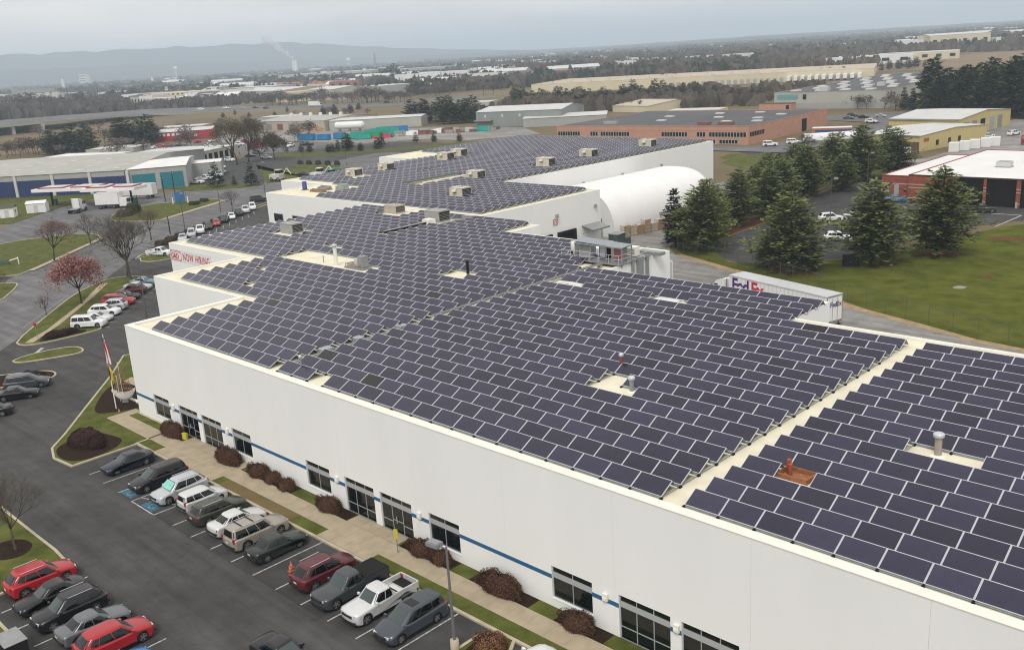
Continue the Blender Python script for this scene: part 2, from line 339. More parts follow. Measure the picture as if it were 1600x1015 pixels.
bed('mulch_bed', [(-86, 44.2), (-88, 45.6), (-99, 60), (-107, 73), (-105.4, 73.4), (-97, 60), (-87, 47.6)], M_MULCH, .122)
island('grass_verge', [(-147, 37), (-156, 47.2), (-162, 51.5), (-166, 58), (-176, 72), (-177, 80), (-171, 90), (-158.5, 87.6), (-145.7, 101.8), (-150, 108), (-168, 98), (-190, 92), (-215, 62), (-222, 40), (-190, 25)], round_it=1, kerb=False, h=.1)
sheet('grass_verge', [(-200, 135), (-150, 108), (-139, 118), (-150, 142), (-188, 128)], .02, M_GRASS)
sheet('grass_verge', [(-208, 152), (-228, 158), (-186, 192), (-176, 210), (-160, 218), (-166, 196), (-185, 176)], .02, M_GRASS)
sheet('service_yard', [(-282, 195), (-240, 196), (-226, 192), (-206, 214), (-182, 215), (-166, 240), (-196, 262), (-240, 260), (-330, 228), (-350, 205), (-300, 180)], .0, M_YARD)
island('grass_island', [(-186, 138), (-170, 133), (-160, 140), (-164, 144), (-182, 144)], round_it=1, kerb=False)
island('planted_island', [(52.0, -8.2), (52.0, -3.75), (54.7, -3.75), (54.7, -8.2), (53.4, -9)], M_GRASS, round_it=1)
bed('mulch_bed', [(52.5, -7), (52.4, -4.2), (54.4, -4.2), (54.4, -6.8)], M_MULCH, .122)

# raised apron in front of the facade: kerb, grass strip, concrete slabs, beds
apron = MB(); apron.box(7.5, 92, -3.72, -.004, -.05, .105); apron = tag(apron.build('planting_strip', M_GRASS), kind='structure')
k = MB(); k.box(7.5, 92, -3.94, -3.72, -.05, .125); k.build('kerb', M_KERB, apron)
walk = MB(); walk.box(-1.3, 7.5, -2.72, -1.1, 0, .118); walk.box(-1.3, -.05, -1.1, .2, 0, .118); walk.box(7.5, 92, -2.66, -1.12, 0, .118)
walk = tag(walk.build('sidewalk', M_KERB), kind='structure')
def slab(x0, x1, y0, y1): boxpart('slab', M_CONC, walk, x0+.012, x1-.012, y0+.012, y1-.012, .06, .130)
x = -1.3
while x < 75:
    slab(x, x+1.52, -2.66, -1.12); x += 1.52
slab(-1.3, -.05, -1.12, .2)
for x0, n in ((10.6, 7), (34.8, 4)):     # concrete landings in front of the doors
    for i in range(n):
        slab(x0+1.4*i, x0+1.4*(i+1), -1.12, -.02); slab(x0+1.4*i, x0+1.4*(i+1), -3.7, -2.66)
for (x0, x1) in ((21.4, 31.3), (41.7, 51.6)): sheet('grass_strip', [(x0, -3.7), (x1, -3.7), (x1, -2.72), (x0, -2.72)], .112, M_DRY if x0 < 30 else M_GRASS)
for (x0, x1) in ((6.8, 10.4), (16.2, 20.2), (21, 27.6), (31.0, 34.7), (40.6, 45.6), (47.4, 52.4), (54.4, 58)): sheet('mulch_bed', [(x0, -1.1), (x1, -1.1), (x1, -.03), (x0, -.03)], .116, M_MULCH)

# truck court and the land behind, a metre lower
ZB = -1.0
court = sheet('truck_court', [(-34.1, 40), (92, 40), (92, 61), (70, 63.5), (54, 66), (45, 69.2), (39.5, 71), (36.2, 72.4), (27, 77.5), (19, 80.3), (13.6, 82.0), (8, 84.4), (1.9, 87.0), (-2, 91), (-6, 99), (-9, 112), (-12, 140), (-18, 160), (-34.1, 160)], ZB+.0, M_YARD)
sheet('dirt_edge', [(92, 61), (70, 63.5), (54, 66), (45, 69.2), (39.5, 71), (36.2, 72.4), (27, 77.5), (19, 80.3), (13.6, 82), (8, 84.4), (1.9, 87), (2.4, 88), (8.6, 85.6), (14, 83.4), (20, 81.6), (28, 78.9), (36.8, 73.6), (40, 72.2), (46, 70.2), (54, 67.2), (70, 64.6), (92, 62.2)], ZB+.012, M_DIRT)
sheet('lawn', [(92, 62.3), (54, 67.3), (40, 72.3), (28, 79), (14, 83.5), (2.4, 88.2), (-1.6, 92), (-4, 97), (1.4, 97), (11.8, 86.6), (16.5, 87.8), (21, 91), (26, 97), (30, 105), (33.5, 119), (36.5, 130), (44, 140), (80, 175), (220, 175), (200, 60)], ZB+.004, M_LAWN)
sheet('access_road', chaikin([(12.2, 86.4), (17, 88), (24, 95), (26, 101), (28, 112), (31, 124), (34.4, 132), (42, 142), (60, 152), (60, 160), (8, 152), (2, 172), (-6, 190), (-26, 206), (-60, 220), (-66, 212), (-32, 196), (-14, 180), (-6, 158), (-5.8, 148), (-1.5, 130), (.9, 117.5), (1.4, 103), (3.0, 94.5)], 1), ZB+.010, M_ASPH)
sheet('red_mulch', chaikin([(-3, 96), (1.2, 96), (.8, 103), (.2, 117), (-2, 130), (-6.2, 147), (-8, 160), (-8.5, 150), (-4.5, 128), (-2.5, 112), (-3, 103)], 1), ZB+.016, M_REDMULCH)
for poly in ([(19, 84.2), (26, 84), (25, 88.4), (19.5, 87.6)], [(27.4, 95), (33, 94), (33, 98.5), (28, 98)], [(31, 104), (38, 103), (38.6, 107.5), (33, 107)], [(37.2, 119), (43.5, 119.6), (43, 122), (37.6, 121.6)]): sheet('red_mulch', chaikin(poly, 2), ZB+.016, M_REDMULCH)
sheet('bare_patch', chaikin([(44, 87), (45.4, 87), (45.6, 88.6), (44.2, 88.8)], 1), ZB+.012, M_YARD); sheet('bare_patch', chaikin([(45.3, 93.6), (46.4, 94), (46.6, 96.4), (45.6, 96)], 1), ZB+.012, M_REDMULCH)
sheet('lot_line', [(35.35, 129.3), (35.55, 129.3), (36.1, 141), (35.8, 141)], ZB+.0155, M_LINE); sheet('lot_line', [(31, 140.6), (35.8, 140.9), (35.8, 141.25), (31, 141)], ZB+.0155, M_LINE)
sheet('service_yard', [(-24, 175), (20, 182), (70, 200), (80, 330), (-20, 330), (-20, 262), (-8, 236), (-8, 212)], ZB+.006, M_YARD)
sheet('grass_verge', [(-36, 196), (-14, 182), (-6, 178), (2, 178), (-6, 196), (-30, 212)], ZB+.014, M_GRASS)
sheet('grass_verge', [(-34.15, 160), (-20, 160), (-14, 152), (-9, 160), (-13, 178), (-30, 195), (-60, 210), (-70, 200), (-36, 176)], ZB+.02, M_GRASS)
sheet('car_park', [(-110, 212), (-48, 212), (-34, 300), (-56, 345), (-110, 350), (-140, 330), (-58, 300), (-62, 226)], -.75, M_ROAD)
# ---------------------------------------------------------------- the white warehouse and its rear block
ZR, ZP = 8.72, 8.90
FP1 = [(.3, .3), (92, .3), (92, 34), (50.5, 34), (50.5, 40), (26, 40), (26, 51.2), (1.4, 51.2), (1.4, 56.6), (-26.96, 56.6), (-26.96, 59), (-38, 59), (-38, 23.6), (-18.7, 23.6), (-18.7, 12), (.3, 12)]
FP3 = [(-70, 59.03), (-27, 59.03), (-27, 56.63), (-11.5, 56.63), (-11.5, 85.2), (-34.2, 85.2), (-34.2, 154.5), (-97.5, 154.5), (-97.5, 107.5), (-83.5, 107.5), (-83.5, 71), (-70, 71)]
def shell(parent, fp, z0, zr, zp, wt=.3, mw=None, mr=None, mc=None, capw=.34, skip=()):
    """walls with a low parapet: body, one mesh for each straight wall's parapet cap, roof deck"""
    mw, mr, mc = mw or M_WHITE, mr or M_ROOF, mc or M_PARA
    b = MB(); n = len(fp)
    a = sum(fp[i][0]*fp[(i+1) % n][1]-fp[(i+1) % n][0]*fp[i][1] for i in range(n))
    if a < 0: fp = fp[::-1]
    outer, inner = offset(fp, capw)
    for i in range(n):
        j = (i+1) % n
        w_ = MB(); O, P = outer[i], outer[j]; w_.face([(*O, z0), (*P, z0), (*P, zp), (*O, zp)])
        if i not in skip: w_.build('wall', mw, parent)
        c_ = MB(); I, J = inner[i], inner[j]
        c_.face([(*O, zp+.003), (*P, zp+.003), (*J, zp+.003), (*I, zp+.003)]); c_.face([(*J, zr-.1), (*I, zr-.1), (*I, zp+.003), (*J, zp+.003)])
        c_.build('parapet', mc, parent)
    d = MB(); d.face([(*p, zr) for p in inner]); d.build('roof', mr, parent)
wh = thing('warehouse', 'long white warehouse with blue stripe and rows of solar panels on its flat roof', 'warehouse')
shell(wh, FP1, -1.2, ZR, ZP, skip=(0,))
OPEN = []
for k in range(4):
    o = 24.9*k
    OPEN += [(3.65+o, 6.68+o, .70, 2.77, 'window'), (8.55+o, 11.93+o, .02, 2.77, 'door'), (12.62+o, 16.0+o, .02, 2.77, 'shop'), (17.76+o, 20.7+o, .70, 2.77, 'window')]
OPEN = [o for o in OPEN if o[1] < 91]
OPEN[1] = OPEN[1][:4]+('door',); OPEN[5] = OPEN[5][:4]+('shop',); OPEN[6] = OPEN[6][:4]+('door',); OPEN[9] = OPEN[9][:4]+('shop',)
for k in range(11):     # tilt-up wall panels, each with its openings
    x0, x1 = 8.3*k+(.004 if k else 0), 8.3*(k+1)-.004
    b = MB(); cut = sorted([o for o in OPEN if o[0] >= x0-.1 and o[1] <= x1+.1])
    b.box(x0, x1, 0, .3, 2.77, ZP)
    px = x0
    for o in cut:
        b.box(px, o[0], 0, .3, -.3, 2.77)
        if o[2] > .1: b.box(o[0], o[1], 0, .3, -.3, o[2])
        px = o[1]
    b.box(px, x1, 0, .3, -.3, 2.77)
    b.build('wall_panel', M_WHITE, wh)
b = MB(); b.box(0, 92, .02, .64, ZP-.16, ZP+.004); b.build('parapet', M_PARA, wh)
b = MB(); b.box(0, 92, -.03, .06, ZP-.03, ZP+.012); b.build('coping', M_PARA, wh)
b = MB(); b.box(.002, .298, .3, 12, -.3, ZP-.002); b.build('wall', M_WHITE, wh)
for (x0, x1, z0, z1, kind) in OPEN:
    f = MB(); d = .10; t = .055; w_ = x1-x0
    bz0, bz1 = 2.03, 2.36
    n = 2 if kind == 'window' else 3
    f.box(x0, x1, d, d+.09, z0, z0+t); f.box(x0, x1, d, d+.09, z1-t, z1); f.box(x0, x0+t, d, d+.09, z0+t, z1-t); f.box(x1-t, x1, d, d+.09, z0+t, z1-t)
    for i in range(1, n):
        xm = x0+w_*i/n; f.box(xm-t/2, xm+t/2, d+.002, d+.088, z0+t, bz0-.002); f.box(xm-t/2, xm+t/2, d+.002, d+.088, bz1+.002, z1-t)
    if kind == 'shop': f.box(x0+t, x1-t, d+.004, d+.084, .78, .78+t)
    if kind == 'door':
        for i in range(n): f.box(x0+t+w_*i/n, x0+w_*(i+1)/n-t, d+.004, d+.084, (.78 if i != 1 else .95), (.84 if i != 1 else 1.0))
    wn = f.build('window' if kind == 'window' else 'entrance', M_MULL, wh)
    boxpart('spandrel_band', M_BAND, wn, x0+.004, x1-.004, d-.03, d+.1, bz0, bz1)
    for i in range(n):
        a0, a1 = x0+w_*i/n+.02, x0+w_*(i+1)/n-.02
        boxpart('pane', M_DGLASS, wn, a0, a1, d+.03, d+.05, z0+.03, bz0); boxpart('pane', M_DGLASS, wn, a0, a1, d+.03, d+.05, bz1, z1-.03)
    boxpart('backing', M_DARK, wn, x0, x1, .31, .36, z0, z1)
    if kind == 'window': boxpart('sill', M_WHITE, wn, x0-.03, x1+.03, -.035, .1, z0-.05, z0+.004)
    if kind == 'door':
        for hx in (x0+w_*.5-.12,): boxpart('door_handle', M_FRAME, wn, hx, hx+.04, d-.05, d-.01, .8, 1.3)
px = -.02
for o in sorted(OPEN):
    if o[0]-px > .1: boxpart('blue_stripe', M_BLUE, wh, px, o[0], -.012, .004, 1.94, 2.21)
    px = o[1]
for x in (7.4, 16.9, 32.4, 41.6, 57.3, 61.9+.1):
    b = MB(); b.box(x, x+.34, -.16, -.013, 2.08, 2.52); b.box(x+.05, x+.29, -.2, -.16, 2.12, 2.3); b.build('wall_light', M_PARA, wh)
# ducts, lights on the bump-out's side wall
for y0, y1, z0 in ((44.1, 44.3, 2.0), (45.0, 45.9, 1.0), (46.6, 46.9, 1.5)): boxpart('downpipe', M_STEEL, wh, 26.02, 26.32, y0, y1, z0, 9.3)
rb = thing('rear_warehouse', 'white rear warehouse block with docks and solar roof beside the fabric dome', 'warehouse')
shell(rb, FP3, -1.2, ZR, ZP)
# windows in the rear block's front-left wall
for x0 in (-68.0, -61.9, -55.8): 
    wn = boxpart('window', M_MULL, rb, x0-.06, x0+2.96, 58.96, 59.02, 3.7, 5.25)
    for i in range(2): boxpart('pane', M_DGLASS, wn, x0+.02+1.44*i, x0+1.42+1.44*i, 58.93, 58.955, 3.8, 5.15)
# dock doors, canopy and lamps on its yard wall
for (y0, y1) in ((70.2, 72.6), (74.7, 78.3), (66, 68.5)):
    dd = boxpart('dock_door', M_DARK, rb, -11.48, -11.44, y0, y1, .1, 3.3)
    for a in ((y0-.35, y0, .1, 3.65), (y1, y1+.35, .1, 3.65), (y0, y1, 3.3, 3.65)): boxpart('dock_seal', M_BLACK, dd, -11.47, -11.15, *a)
    boxpart('dock_bumper', M_STEEL, dd, -11.46, -11.0, y0+.2, y1-.2, -.95, .1)
b = MB(); b.face([(-11.48, 80.3, 3.75), (-9.2, 80.3, 3.2), (-9.2, 84.6, 3.2), (-11.48, 84.6, 3.75)]); b.face([(-11.48, 84.6, 3.68), (-9.2, 84.6, 3.13), (-9.2, 80.3, 3.13), (-11.48, 80.3, 3.68)])
b.box(-9.22, -9.12, 80.3, 84.6, 3.0, 3.25); b.tube((-11.48, 80.5, 2.4), (-9.2, 80.5, 3.1), .05); b.tube((-11.48, 84.4, 2.4), (-9.2, 84.4, 3.1), .05)
b.build('canopy', M_STEEL, rb)
boxpart('door', M_STEEL, rb, -11.49, -11.43, 81.8, 82.9, -.9, 1.2)
for x, y, z in ((-11.5, 74.3, 6.35), (-11.5, 83.75, 6.48), (-34.2, 107.9, 5.7), (-34.2, 120.4, 5.8), (-34.2, 95, 5.9), (-34.2, 134, 6.0)):
    b = MB(); b.box(x-.02, x+.35, y-.22, y+.22, z-.22, z+.22); b.box(x+.05, x+.5, y-.15, y+.15, z-.3, z-.1); b.build('wall_light', M_HVACG, rb)
def text(name, s, size, m, parent, loc, rot, extrude=.01, bold=.0, space=1., sx=1.):
    cu = bpy.data.curves.new(name, 'FONT'); cu.body = s; cu.size = size; cu.extrude = extrude; cu.offset = bold; cu.space_character = space
    o = bpy.data.objects.new(name, cu); o.location = loc; o.rotation_euler = rot; o.scale = (sx, 1, 1)
    dg = bpy.context.evaluated_depsgraph_get(); COL.objects.link(o); dg.update()
    me = bpy.data.meshes.new_from_object(o.evaluated_get(dg)); me.materials.clear(); me.materials.append(m)
    COL.objects.unlink(o); bpy.data.objects.remove(o); bpy.data.curves.remove(cu)
    q = bpy.data.objects.new(name, me); link(q, parent); q.location = loc; q.rotation_euler = rot; q.scale = (sx, 1, 1)
    return q
M_RED = mat('red_sign', (.50, .02, .03), .6, .12, 3)
sg = thing('wall_banner', 'red NOW HIRING lettering with boxed emblem on the white wall', 'sign', (-38, 23.585, 0))
boxpart('banner_sheet', mat('banner_white', (.74, .74, .73), .7, .05, 1), sg, .02, 11.3, -.012, 0, 6.5, 8.15)
text('lettering', 'NOW HIRING', 1.42, M_RED, sg, (3.6, -.02, 6.82), (PI/2, 0, 0), .006, .014, 1.12, .76)
bb = MB()
for (z0, z1) in ((6.6, 6.68), (6.78, 6.84), (7.74, 7.80), (7.9, 7.98)): bb.box(.15, 3.2, -.022, -.013, z0, z1)
for (x0, x1) in ((.15, .21), (3.14, 3.2)): bb.box(x0, x1, -.022, -.013, 6.84, 7.74)
bb.build('emblem_bars', M_RED, sg)
text('emblem_letters', 'G&D', .9, M_RED, sg, (.32, -.02, 6.95), (PI/2, 0, 0), .006, .02, 1.0, 1.15)
sg2 = thing('dock_sign', 'small red and white square dock number sign on the rear wall', 'sign', (-11.48, 73.4, 4.85))
boxpart('sign_board', mat('sign_white', (.7, .7, .68), .6, .05, 2), sg2, 0, .03, 0, 1.2, 0, 1.0)
b = MB()
for a in ((0.06, 1.14, .04, .14), (.06, 1.14, .86, .96), (.06, .16, .14, .86), (1.04, 1.14, .14, .86)): b.box(.031, .04, *a)
b.build('sign_border', M_RED, sg2)
text('lettering', 'C2', .62, M_RED, sg2, (.036, .2, .28), (PI/2, 0, PI/2), .004, .02)

# ---------------------------------------------------------------- solar arrays
PW, PP, RUN, RISE, PITCH_Y = 1.985, 2.0, 1.02, .52, 1.745
ZL = ZR+.15
def panel_mb(b, ox=0., oy=0., oz=0., mg=1):
    L = PW; fwid = .034; s = Vector((0, RUN, RISE)); sl_ = s.length; s.normalize(); nrm = Vector((0, -s.z, s.y)); O = Vector((ox, oy, oz))
    P = lambda u, v, h=0: tuple(O+Vector((u, 0, 0))+s*v+nrm*h)
    o4 = [(0, 0), (L, 0), (L, sl_), (0, sl_)]; i4 = [(fwid, fwid), (L-fwid, fwid), (L-fwid, sl_-fwid), (fwid, sl_-fwid)]
    n = len(b.v); b.v.extend([P(*q) for q in o4]+[P(*q) for q in i4]+[P(*q, -.045) for q in o4])
    for i in range(4):
        j = (i+1) % 4
        b.f.append((n+i, n+j, n+4+j, n+4+i)); b.m.append(0); b.f.append((n+8+i, n+8+j, n+j, n+i)); b.m.append(0)
    b.f.append((n+4, n+5, n+6, n+7)); b.m.append(mg); b.f.append((n+11, n+10, n+9, n+8)); b.m.append(0)
    b.sm.extend([False]*10)
pm = MB(); panel_mb(pm); PANEL = pm.mesh('panel'); PANEL.materials.append(M_FRAME); PANEL.materials.append(M_PANEL)
def array(name, label, cells, single, darks=()):
    """cells: {(row y): sorted list of panel left x}; the `single` largest in view become objects of their own"""
    A = thing(name, label, 'solar array')
    allp = [(x, y) for y, xs_ in cells.items() for x in xs_]
    key = lambda p: (p[0]-CX)**2+(p[1]-CY)**2
    allp.sort(key=key)
    r = random.Random(len(allp))
    for i, (x, y) in enumerate(allp[:single]):
        dk = r.random() < .013
        inst('panel', PANEL, A, (x, y, ZL), mats={1: M_PDARK} if dk else None)
    if allp[single:]:
        b = MB()
        for (x, y) in allp[single:]: panel_mb(b, x, y, ZL)
        tag(b.build('panels', [M_FRAME, M_PANEL], A), kind='stuff')
    for y, xs_ in cells.items():      # one support frame for each row: rails, feet, wind deflector, end struts
        b = MB(); xs_ = sorted(xs_); runs = []
        for x in xs_:
            if runs and abs(x-runs[-1][1]) < .2: runs[-1][1] = x+PP
            else: runs.append([x, x+PP])
        for (a, e) in runs:
            e -= .015
            t = ZL+RISE-.06
            b.face([(a, y+RUN+.03, t), (e, y+RUN+.03, t), (e, y+RUN+.52, ZL-.06), (a, y+RUN+.52, ZL-.06)], 0)
            b.box(a, e, y-.02, y+.03, ZL-.1, ZL-.05, 0)
            near = (a-CX)**2+(y-CY)**2 < 8000
            for xe in (a+.03, e-.03):
                b.tube((xe, y+.02, ZL-.07), (xe, y+RUN, t), .022, n=4, cap=False); b.tube((xe, y+RUN+.02, t), (xe, y+RUN+.5, ZL-.06), .025, n=4, cap=False)
                if near: b.tube((xe, y-.1, ZR+.05), (xe, y+PITCH_Y-.1, ZR+.05), .022, n=4, cap=False)
            if near:
                xx = a
                while xx < e+.1: b.box(xx-.06, xx+.06, y-.16, y+.06, ZR, ZL-.05, 1); xx += PP
        b.build('row_frame', [M_GALV, M_BLACK], A)
    return A
def rows(y0, k0, k1): return [(k, y0+PITCH_Y*k) for k in range(k0, k1)]
def cut(cells, holes):
    for y in list(cells):
        cells[y] = [x for x in cells[y] if not any(h[0] <= x+1.0 <= h[1] and h[2] <= y+.5 <= h[3] for h in holes)]
        if not cells[y]: del cells[y]
    return cells
Y0 = 1.0
# right-hand array
cells = {y: [62.0+PP*i for i in range(15)] for k, y in rows(Y0, 0, 18)}
cut(cells, [(63.6, 66, 6.5, 8.4), (67.8, 72.2, 13.3, 15)])
array('solar_array', 'solar array on the near right of the roof beyond the walkway gap', cells, 270)
# middle array
cells = {y: [24.6+PP*i for i in range(18 if k < 18 else 13)] for k, y in rows(Y0, 0, 22)}
cut(cells, [(28.2, 30.4, 0, 2), (46.8, 51.2, 11.6, 13.4), (46, 48.2, 13.4, 15), (24, 28.4, 32.4, 34), (36.8, 39.8, 32.4, 34.2), (48, 50, 39, 40)])
array('solar_array', 'large central solar array between the grey cable tray and the walkway gap', cells, 300)
# left array, stepped like the roof
cells = {}
for k, y in rows(Y0, 0, 32):
    n = 10 if k < 7 else (19 if k < 14 else 30)
    xr = 23.5
    if k >= 22: xr = 21.5
    if k >= 25: xr = 17.5
    if k >= 27: xr = 15.5
    if k >= 28: xr = -.5
    cells[y] = [23.5-PP*(i+1) for i in range(n) if 23.5-PP*i <= xr+.1]
cut(cells, [(-14.8, 3.6, 25, 28.6), (-14.8, -3.2, 28.6, 30), (11.4, 15.8, 28.6, 31.6), (-4, -1.6, 14.4, 16.2), (-10.4, -8.4, 20, 22), (-30, -24.2, 34.6, 38.4), (-17.2, -11.5, 50, 54.6), (-14.8, -12, 41, 51), (-29.2, -23.4, 52, 57), (-14.5, -11, 31.5, 33)])
array('solar_array', 'stepped solar array over the far left part of the long warehouse roof', cells, 300)
# rear block
cells = {}
for k, y in rows(60.0, 0, 14):
    x0 = -57 if y < 70.5 else -68
    cells[y] = [-13.4-PP*(i+1) for i in range(60) if -13.4-PP*(i+1) > x0]
    if y > 73: cells[y] += [-69.4-PP*(i+1) for i in range(6)]
for k, y in rows(60.0, 14, 54):
    if y > 152.5: continue
    x0 = -82 if y < 118 else -96
    cells[y] = [-35.6-PP*(i+1) for i in range(40) if -35.6-PP*(i+1) > x0]
acs = [(-72.2, 81.2), (-76.2, 114.2), (-73.6, 107.6), (-43.0, 87.5), (-29.0, 70.5), (-42.0, 106.0), (-43.0, 120.5), (-42.0, 140.0), (-73.0, 90.2)]
cut(cells, [(x-2.6, x+2.2, y-2, y+2.4) for x, y in acs]+[(-51, -46, 75, 90), (-64, -61, 90, 98)])
array('solar_array', 'distant solar array covering the rear warehouse block', cells, 300)

# ---------------------------------------------------------------- things on the roof
def hvac(loc, lab, sx=2.6, sy=1.9, h=1.5, m=None, rz=0, hood=True):
    m = m or M_HVAC
    t = thing('air_conditioner', lab, 'air conditioner', loc, rz, 'rooftop air conditioners')
    b = MB(); b.box(-sx/2-.25, sx/2+.25, -sy/2-.25, sy/2+.25, 0, .22); b.build('kerb_base', M_PARA, t)
    b = MB(); b.box(-sx/2, sx/2, -sy/2, sy/2, .22, h); b.box(-sx/2-.04, sx/2+.04, -sy/2-.04, sy/2+.04, h, h+.05); b.build('cabinet', m, t)
    b = MB(); b.box(sx/2+.002, sx/2+.03, -sy/2+.15, sy/2-.15, .45, h-.15); b.build('louvre', M_DARK, t)
    for i in range(5): boxpart('slat', M_HVACG, t, sx/2+.03, sx/2+.06, -sy/2+.15, sy/2-.15, .5+i*(h-.7)/5, .54+i*(h-.7)/5)
    if hood:
        b = MB(); b.face([(-.5, -sy/2-.005, h-.1), (.3, -sy/2-.005, h-.1), (.3, -sy/2-.6, h-.55), (-.5, -sy/2-.6, h-.55)][::-1]); b.face([(-.5, -sy/2-.005, h-.1), (-.5, -sy/2-.6, h-.55), (-.5, -sy/2-.005, h-.75)]); b.face([(.3, -sy/2-.005, h-.1), (.3, -sy/2-.005, h-.75), (.3, -sy/2-.6, h-.55)]); b.build('intake_hood', M_HVAC, t)
        boxpart('hood_shade_slab', M_DARK, t, -.45, .25, -sy/2-.06, -sy/2-.002, h-.8, h-.3)  # dark slab on the cabinet paints the shade in the hood mouth
    b = MB(); b.lathe([(.0, h+.1), (.5, h+.12), (.52, h+.05)], (0, .1, 0), n=12); b.build('fan_guard', M_HVACG, t)
hl = ['beige air conditioner near the left edge of the rear roof', 'beige air conditioner farthest left, at the rear roof edge', 'beige air conditioner beside the rear roof left parapet, nearer of two', 'beige air conditioner at the end of the green beams', 'large beige air conditioner nearest the tall dock wall on the rear roof', 'beige air conditioner in the middle of the rear roof panels', 'beige air conditioner in the right half of the rear roof', 'beige air conditioner near the far right corner of the rear roof', 'beige air conditioner by the stepped edge of the rear roof']
for (x, y), l in zip(acs, hl): hvac((x, y, ZR), l, 3.0 if y < 95 else 3.4, 2.2, 1.7 if y < 95 else 1.9)
hvac((-27.2, 36.6, ZR), 'grey air conditioner by the left parapet of the long roof', 2.9, 1.9, 1.6, M_HVACG, hood=False)
hvac((-14.3, 52.3, ZR), 'grey air conditioner at the end of the black duct', 3.0, 2.2, 1.8, M_HVACG, hood=False)
hvac((-26.4, 54.4, ZR), 'weathered air conditioner where the two roofs meet', 2.7, 1.9, 1.4, mat('hvac_tan', (.42, .36, .29), .7, .2, 2), hood=False)
def vent(x, y, h, r, m, lab, cap=True, cat='vent pipe'):
    t = thing('vent_pipe', lab, cat, (x, y, ZR), 0)
    b = MB(); b.tube((0, 0, 0), (0, 0, h), r, n=10); b.build('pipe', m, t)
    b = MB(); b.lathe([(r*2.2, .0), (r*1.5, .06), (r, .08)], n=10); b.build('flashing', M_PARA, t)
    if cap:
        b = MB(); b.lathe([(r*.9, h), (r*1.5, h+.03), (r*1.55, h+.2), (r*1.1, h+.26), (0.001, h+.3)], n=12); b.build('cap', M_FRAME, t)
vent(46.5, 15.9, 1.1, .12, mat('rust_red', (.22, .05, .04), .7, .3, 4), 'thin rusty red vent pipe behind the central roof opening')
vent(49.7, 12.9, .85, .16, M_STEEL, 'silver capped vent pipe standing in the central roof opening')
vent(69.5, 14.3, 1.1, .2, mat('vent_tan', (.38, .33, .28), .5, .1, 3, metal=.3), 'large silver capped vent in the right array opening')
vent(14.2, 31.2, 1.7, .16, M_BLACK, 'black stove pipe in the roof opening of the left array', False)
vent(26.6, 1.9, 1.2, .09, M_STEEL, 'thin vent pipe at the front edge beside the seam')
vent(-3.6, 27.0, 2.3, .22, M_PARA, 'tall cream vent pipe in the large roof opening')
vent(-6.4, 27.2, .9, .06, M_STEEL, 'short thin pipe in the large roof opening', False)
for i, (x, y, lab) in enumerate([(-.4, 27.6, 'grey piping skid in the large roof opening')]):
    t = thing('pipe_skid', lab, 'pipe skid', (x, y, ZR))
    b = MB(); b.box(-1.6, 1.8, -.7, .7, .05, .18); b.build('base_frame', M_STEEL, t)
    b = MB()
    for j in range(4): b.tube((-1.5, -.5+j*.3, .5), (1.2, -.5+j*.3, .5), .06); b.tube((-1.5, -.5+j*.3, .5), (-1.5, -.5+j*.3, 0), .06)
    b.build('piping', mat('pipe_rust', (.33, .25, .18), .7, .3, 3), t)
    boxpart('cabinet', M_STEEL, t, .7, 1.5, -.4, .5, .2, 1.5); boxpart('cabinet', M_FRAME, t, -.1, .5, -.3, .4, .2, 1.1)
t = thing('equipment_box', 'rusty orange framed opening with two red pipes in the right array', 'equipment box', (64.8, 7.4, ZR)); t.scale = (.8, .8, .8)
MO = mat('rust_orange', (.28, .12, .05), .8, .4, 3)
b = MB()
for a in ((-1.1, 1.1, -.75, -.65), (-1.1, 1.1, .65, .75), (-1.1, -1.0, -.65, .65), (1.0, 1.1, -.65, .65)): b.box(*a, 0, .35)
b.build('frame', MO, t); boxpart('pan', MO, t, -1, 1, -.65, .65, .01, .05)
b = MB(); b.tube((-.7, .2, 0), (-.7, .2, 1.05), .17, n=10); b.build('red_pipe', mat('rust_red2', (.30, .07, .03), .7, .3, 4), t)
b = MB(); b.tube((-.42, -.15, 0), (-.42, -.15, .9), .15, n=10); b.build('red_pipe', mat('rust_red2', (.3, .07, .03)), t)
for (x, y, sx, sy, lab) in [(26.2, 33.9, 3.4, 1.0, 'pale roof hatch patch at the left of the central array'), (38.2, 33.6, 2.6, 1.1, 'pale skylight in the middle of the central array'), (52.6, 33.0, 2.8, .7, 'pale skylight at the notch of the roof edge')]:
    t = thing('skylight', lab, 'skylight', (x, y, ZR)); b = MB(); b.box(-sx/2, sx/2, -sy/2, sy/2, 0, .14); b.build('kerb_base', M_PARA, t)
    b = MB(); b.grid([[(-sx/2+.06, -sy/2+.06, .14), (0, -sy/2+.06, .2), (sx/2-.06, -sy/2+.06, .14)], [(-sx/2+.06, 0, .24), (0, 0, .3), (sx/2-.06, 0, .24)], [(-sx/2+.06, sy/2-.06, .14), (0, sy/2-.06, .2), (sx/2-.06, sy/2-.06, .14)]]); b.build('dome', mat('skylight_plastic', (.62, .63, .58), .4, .1, 2), t)
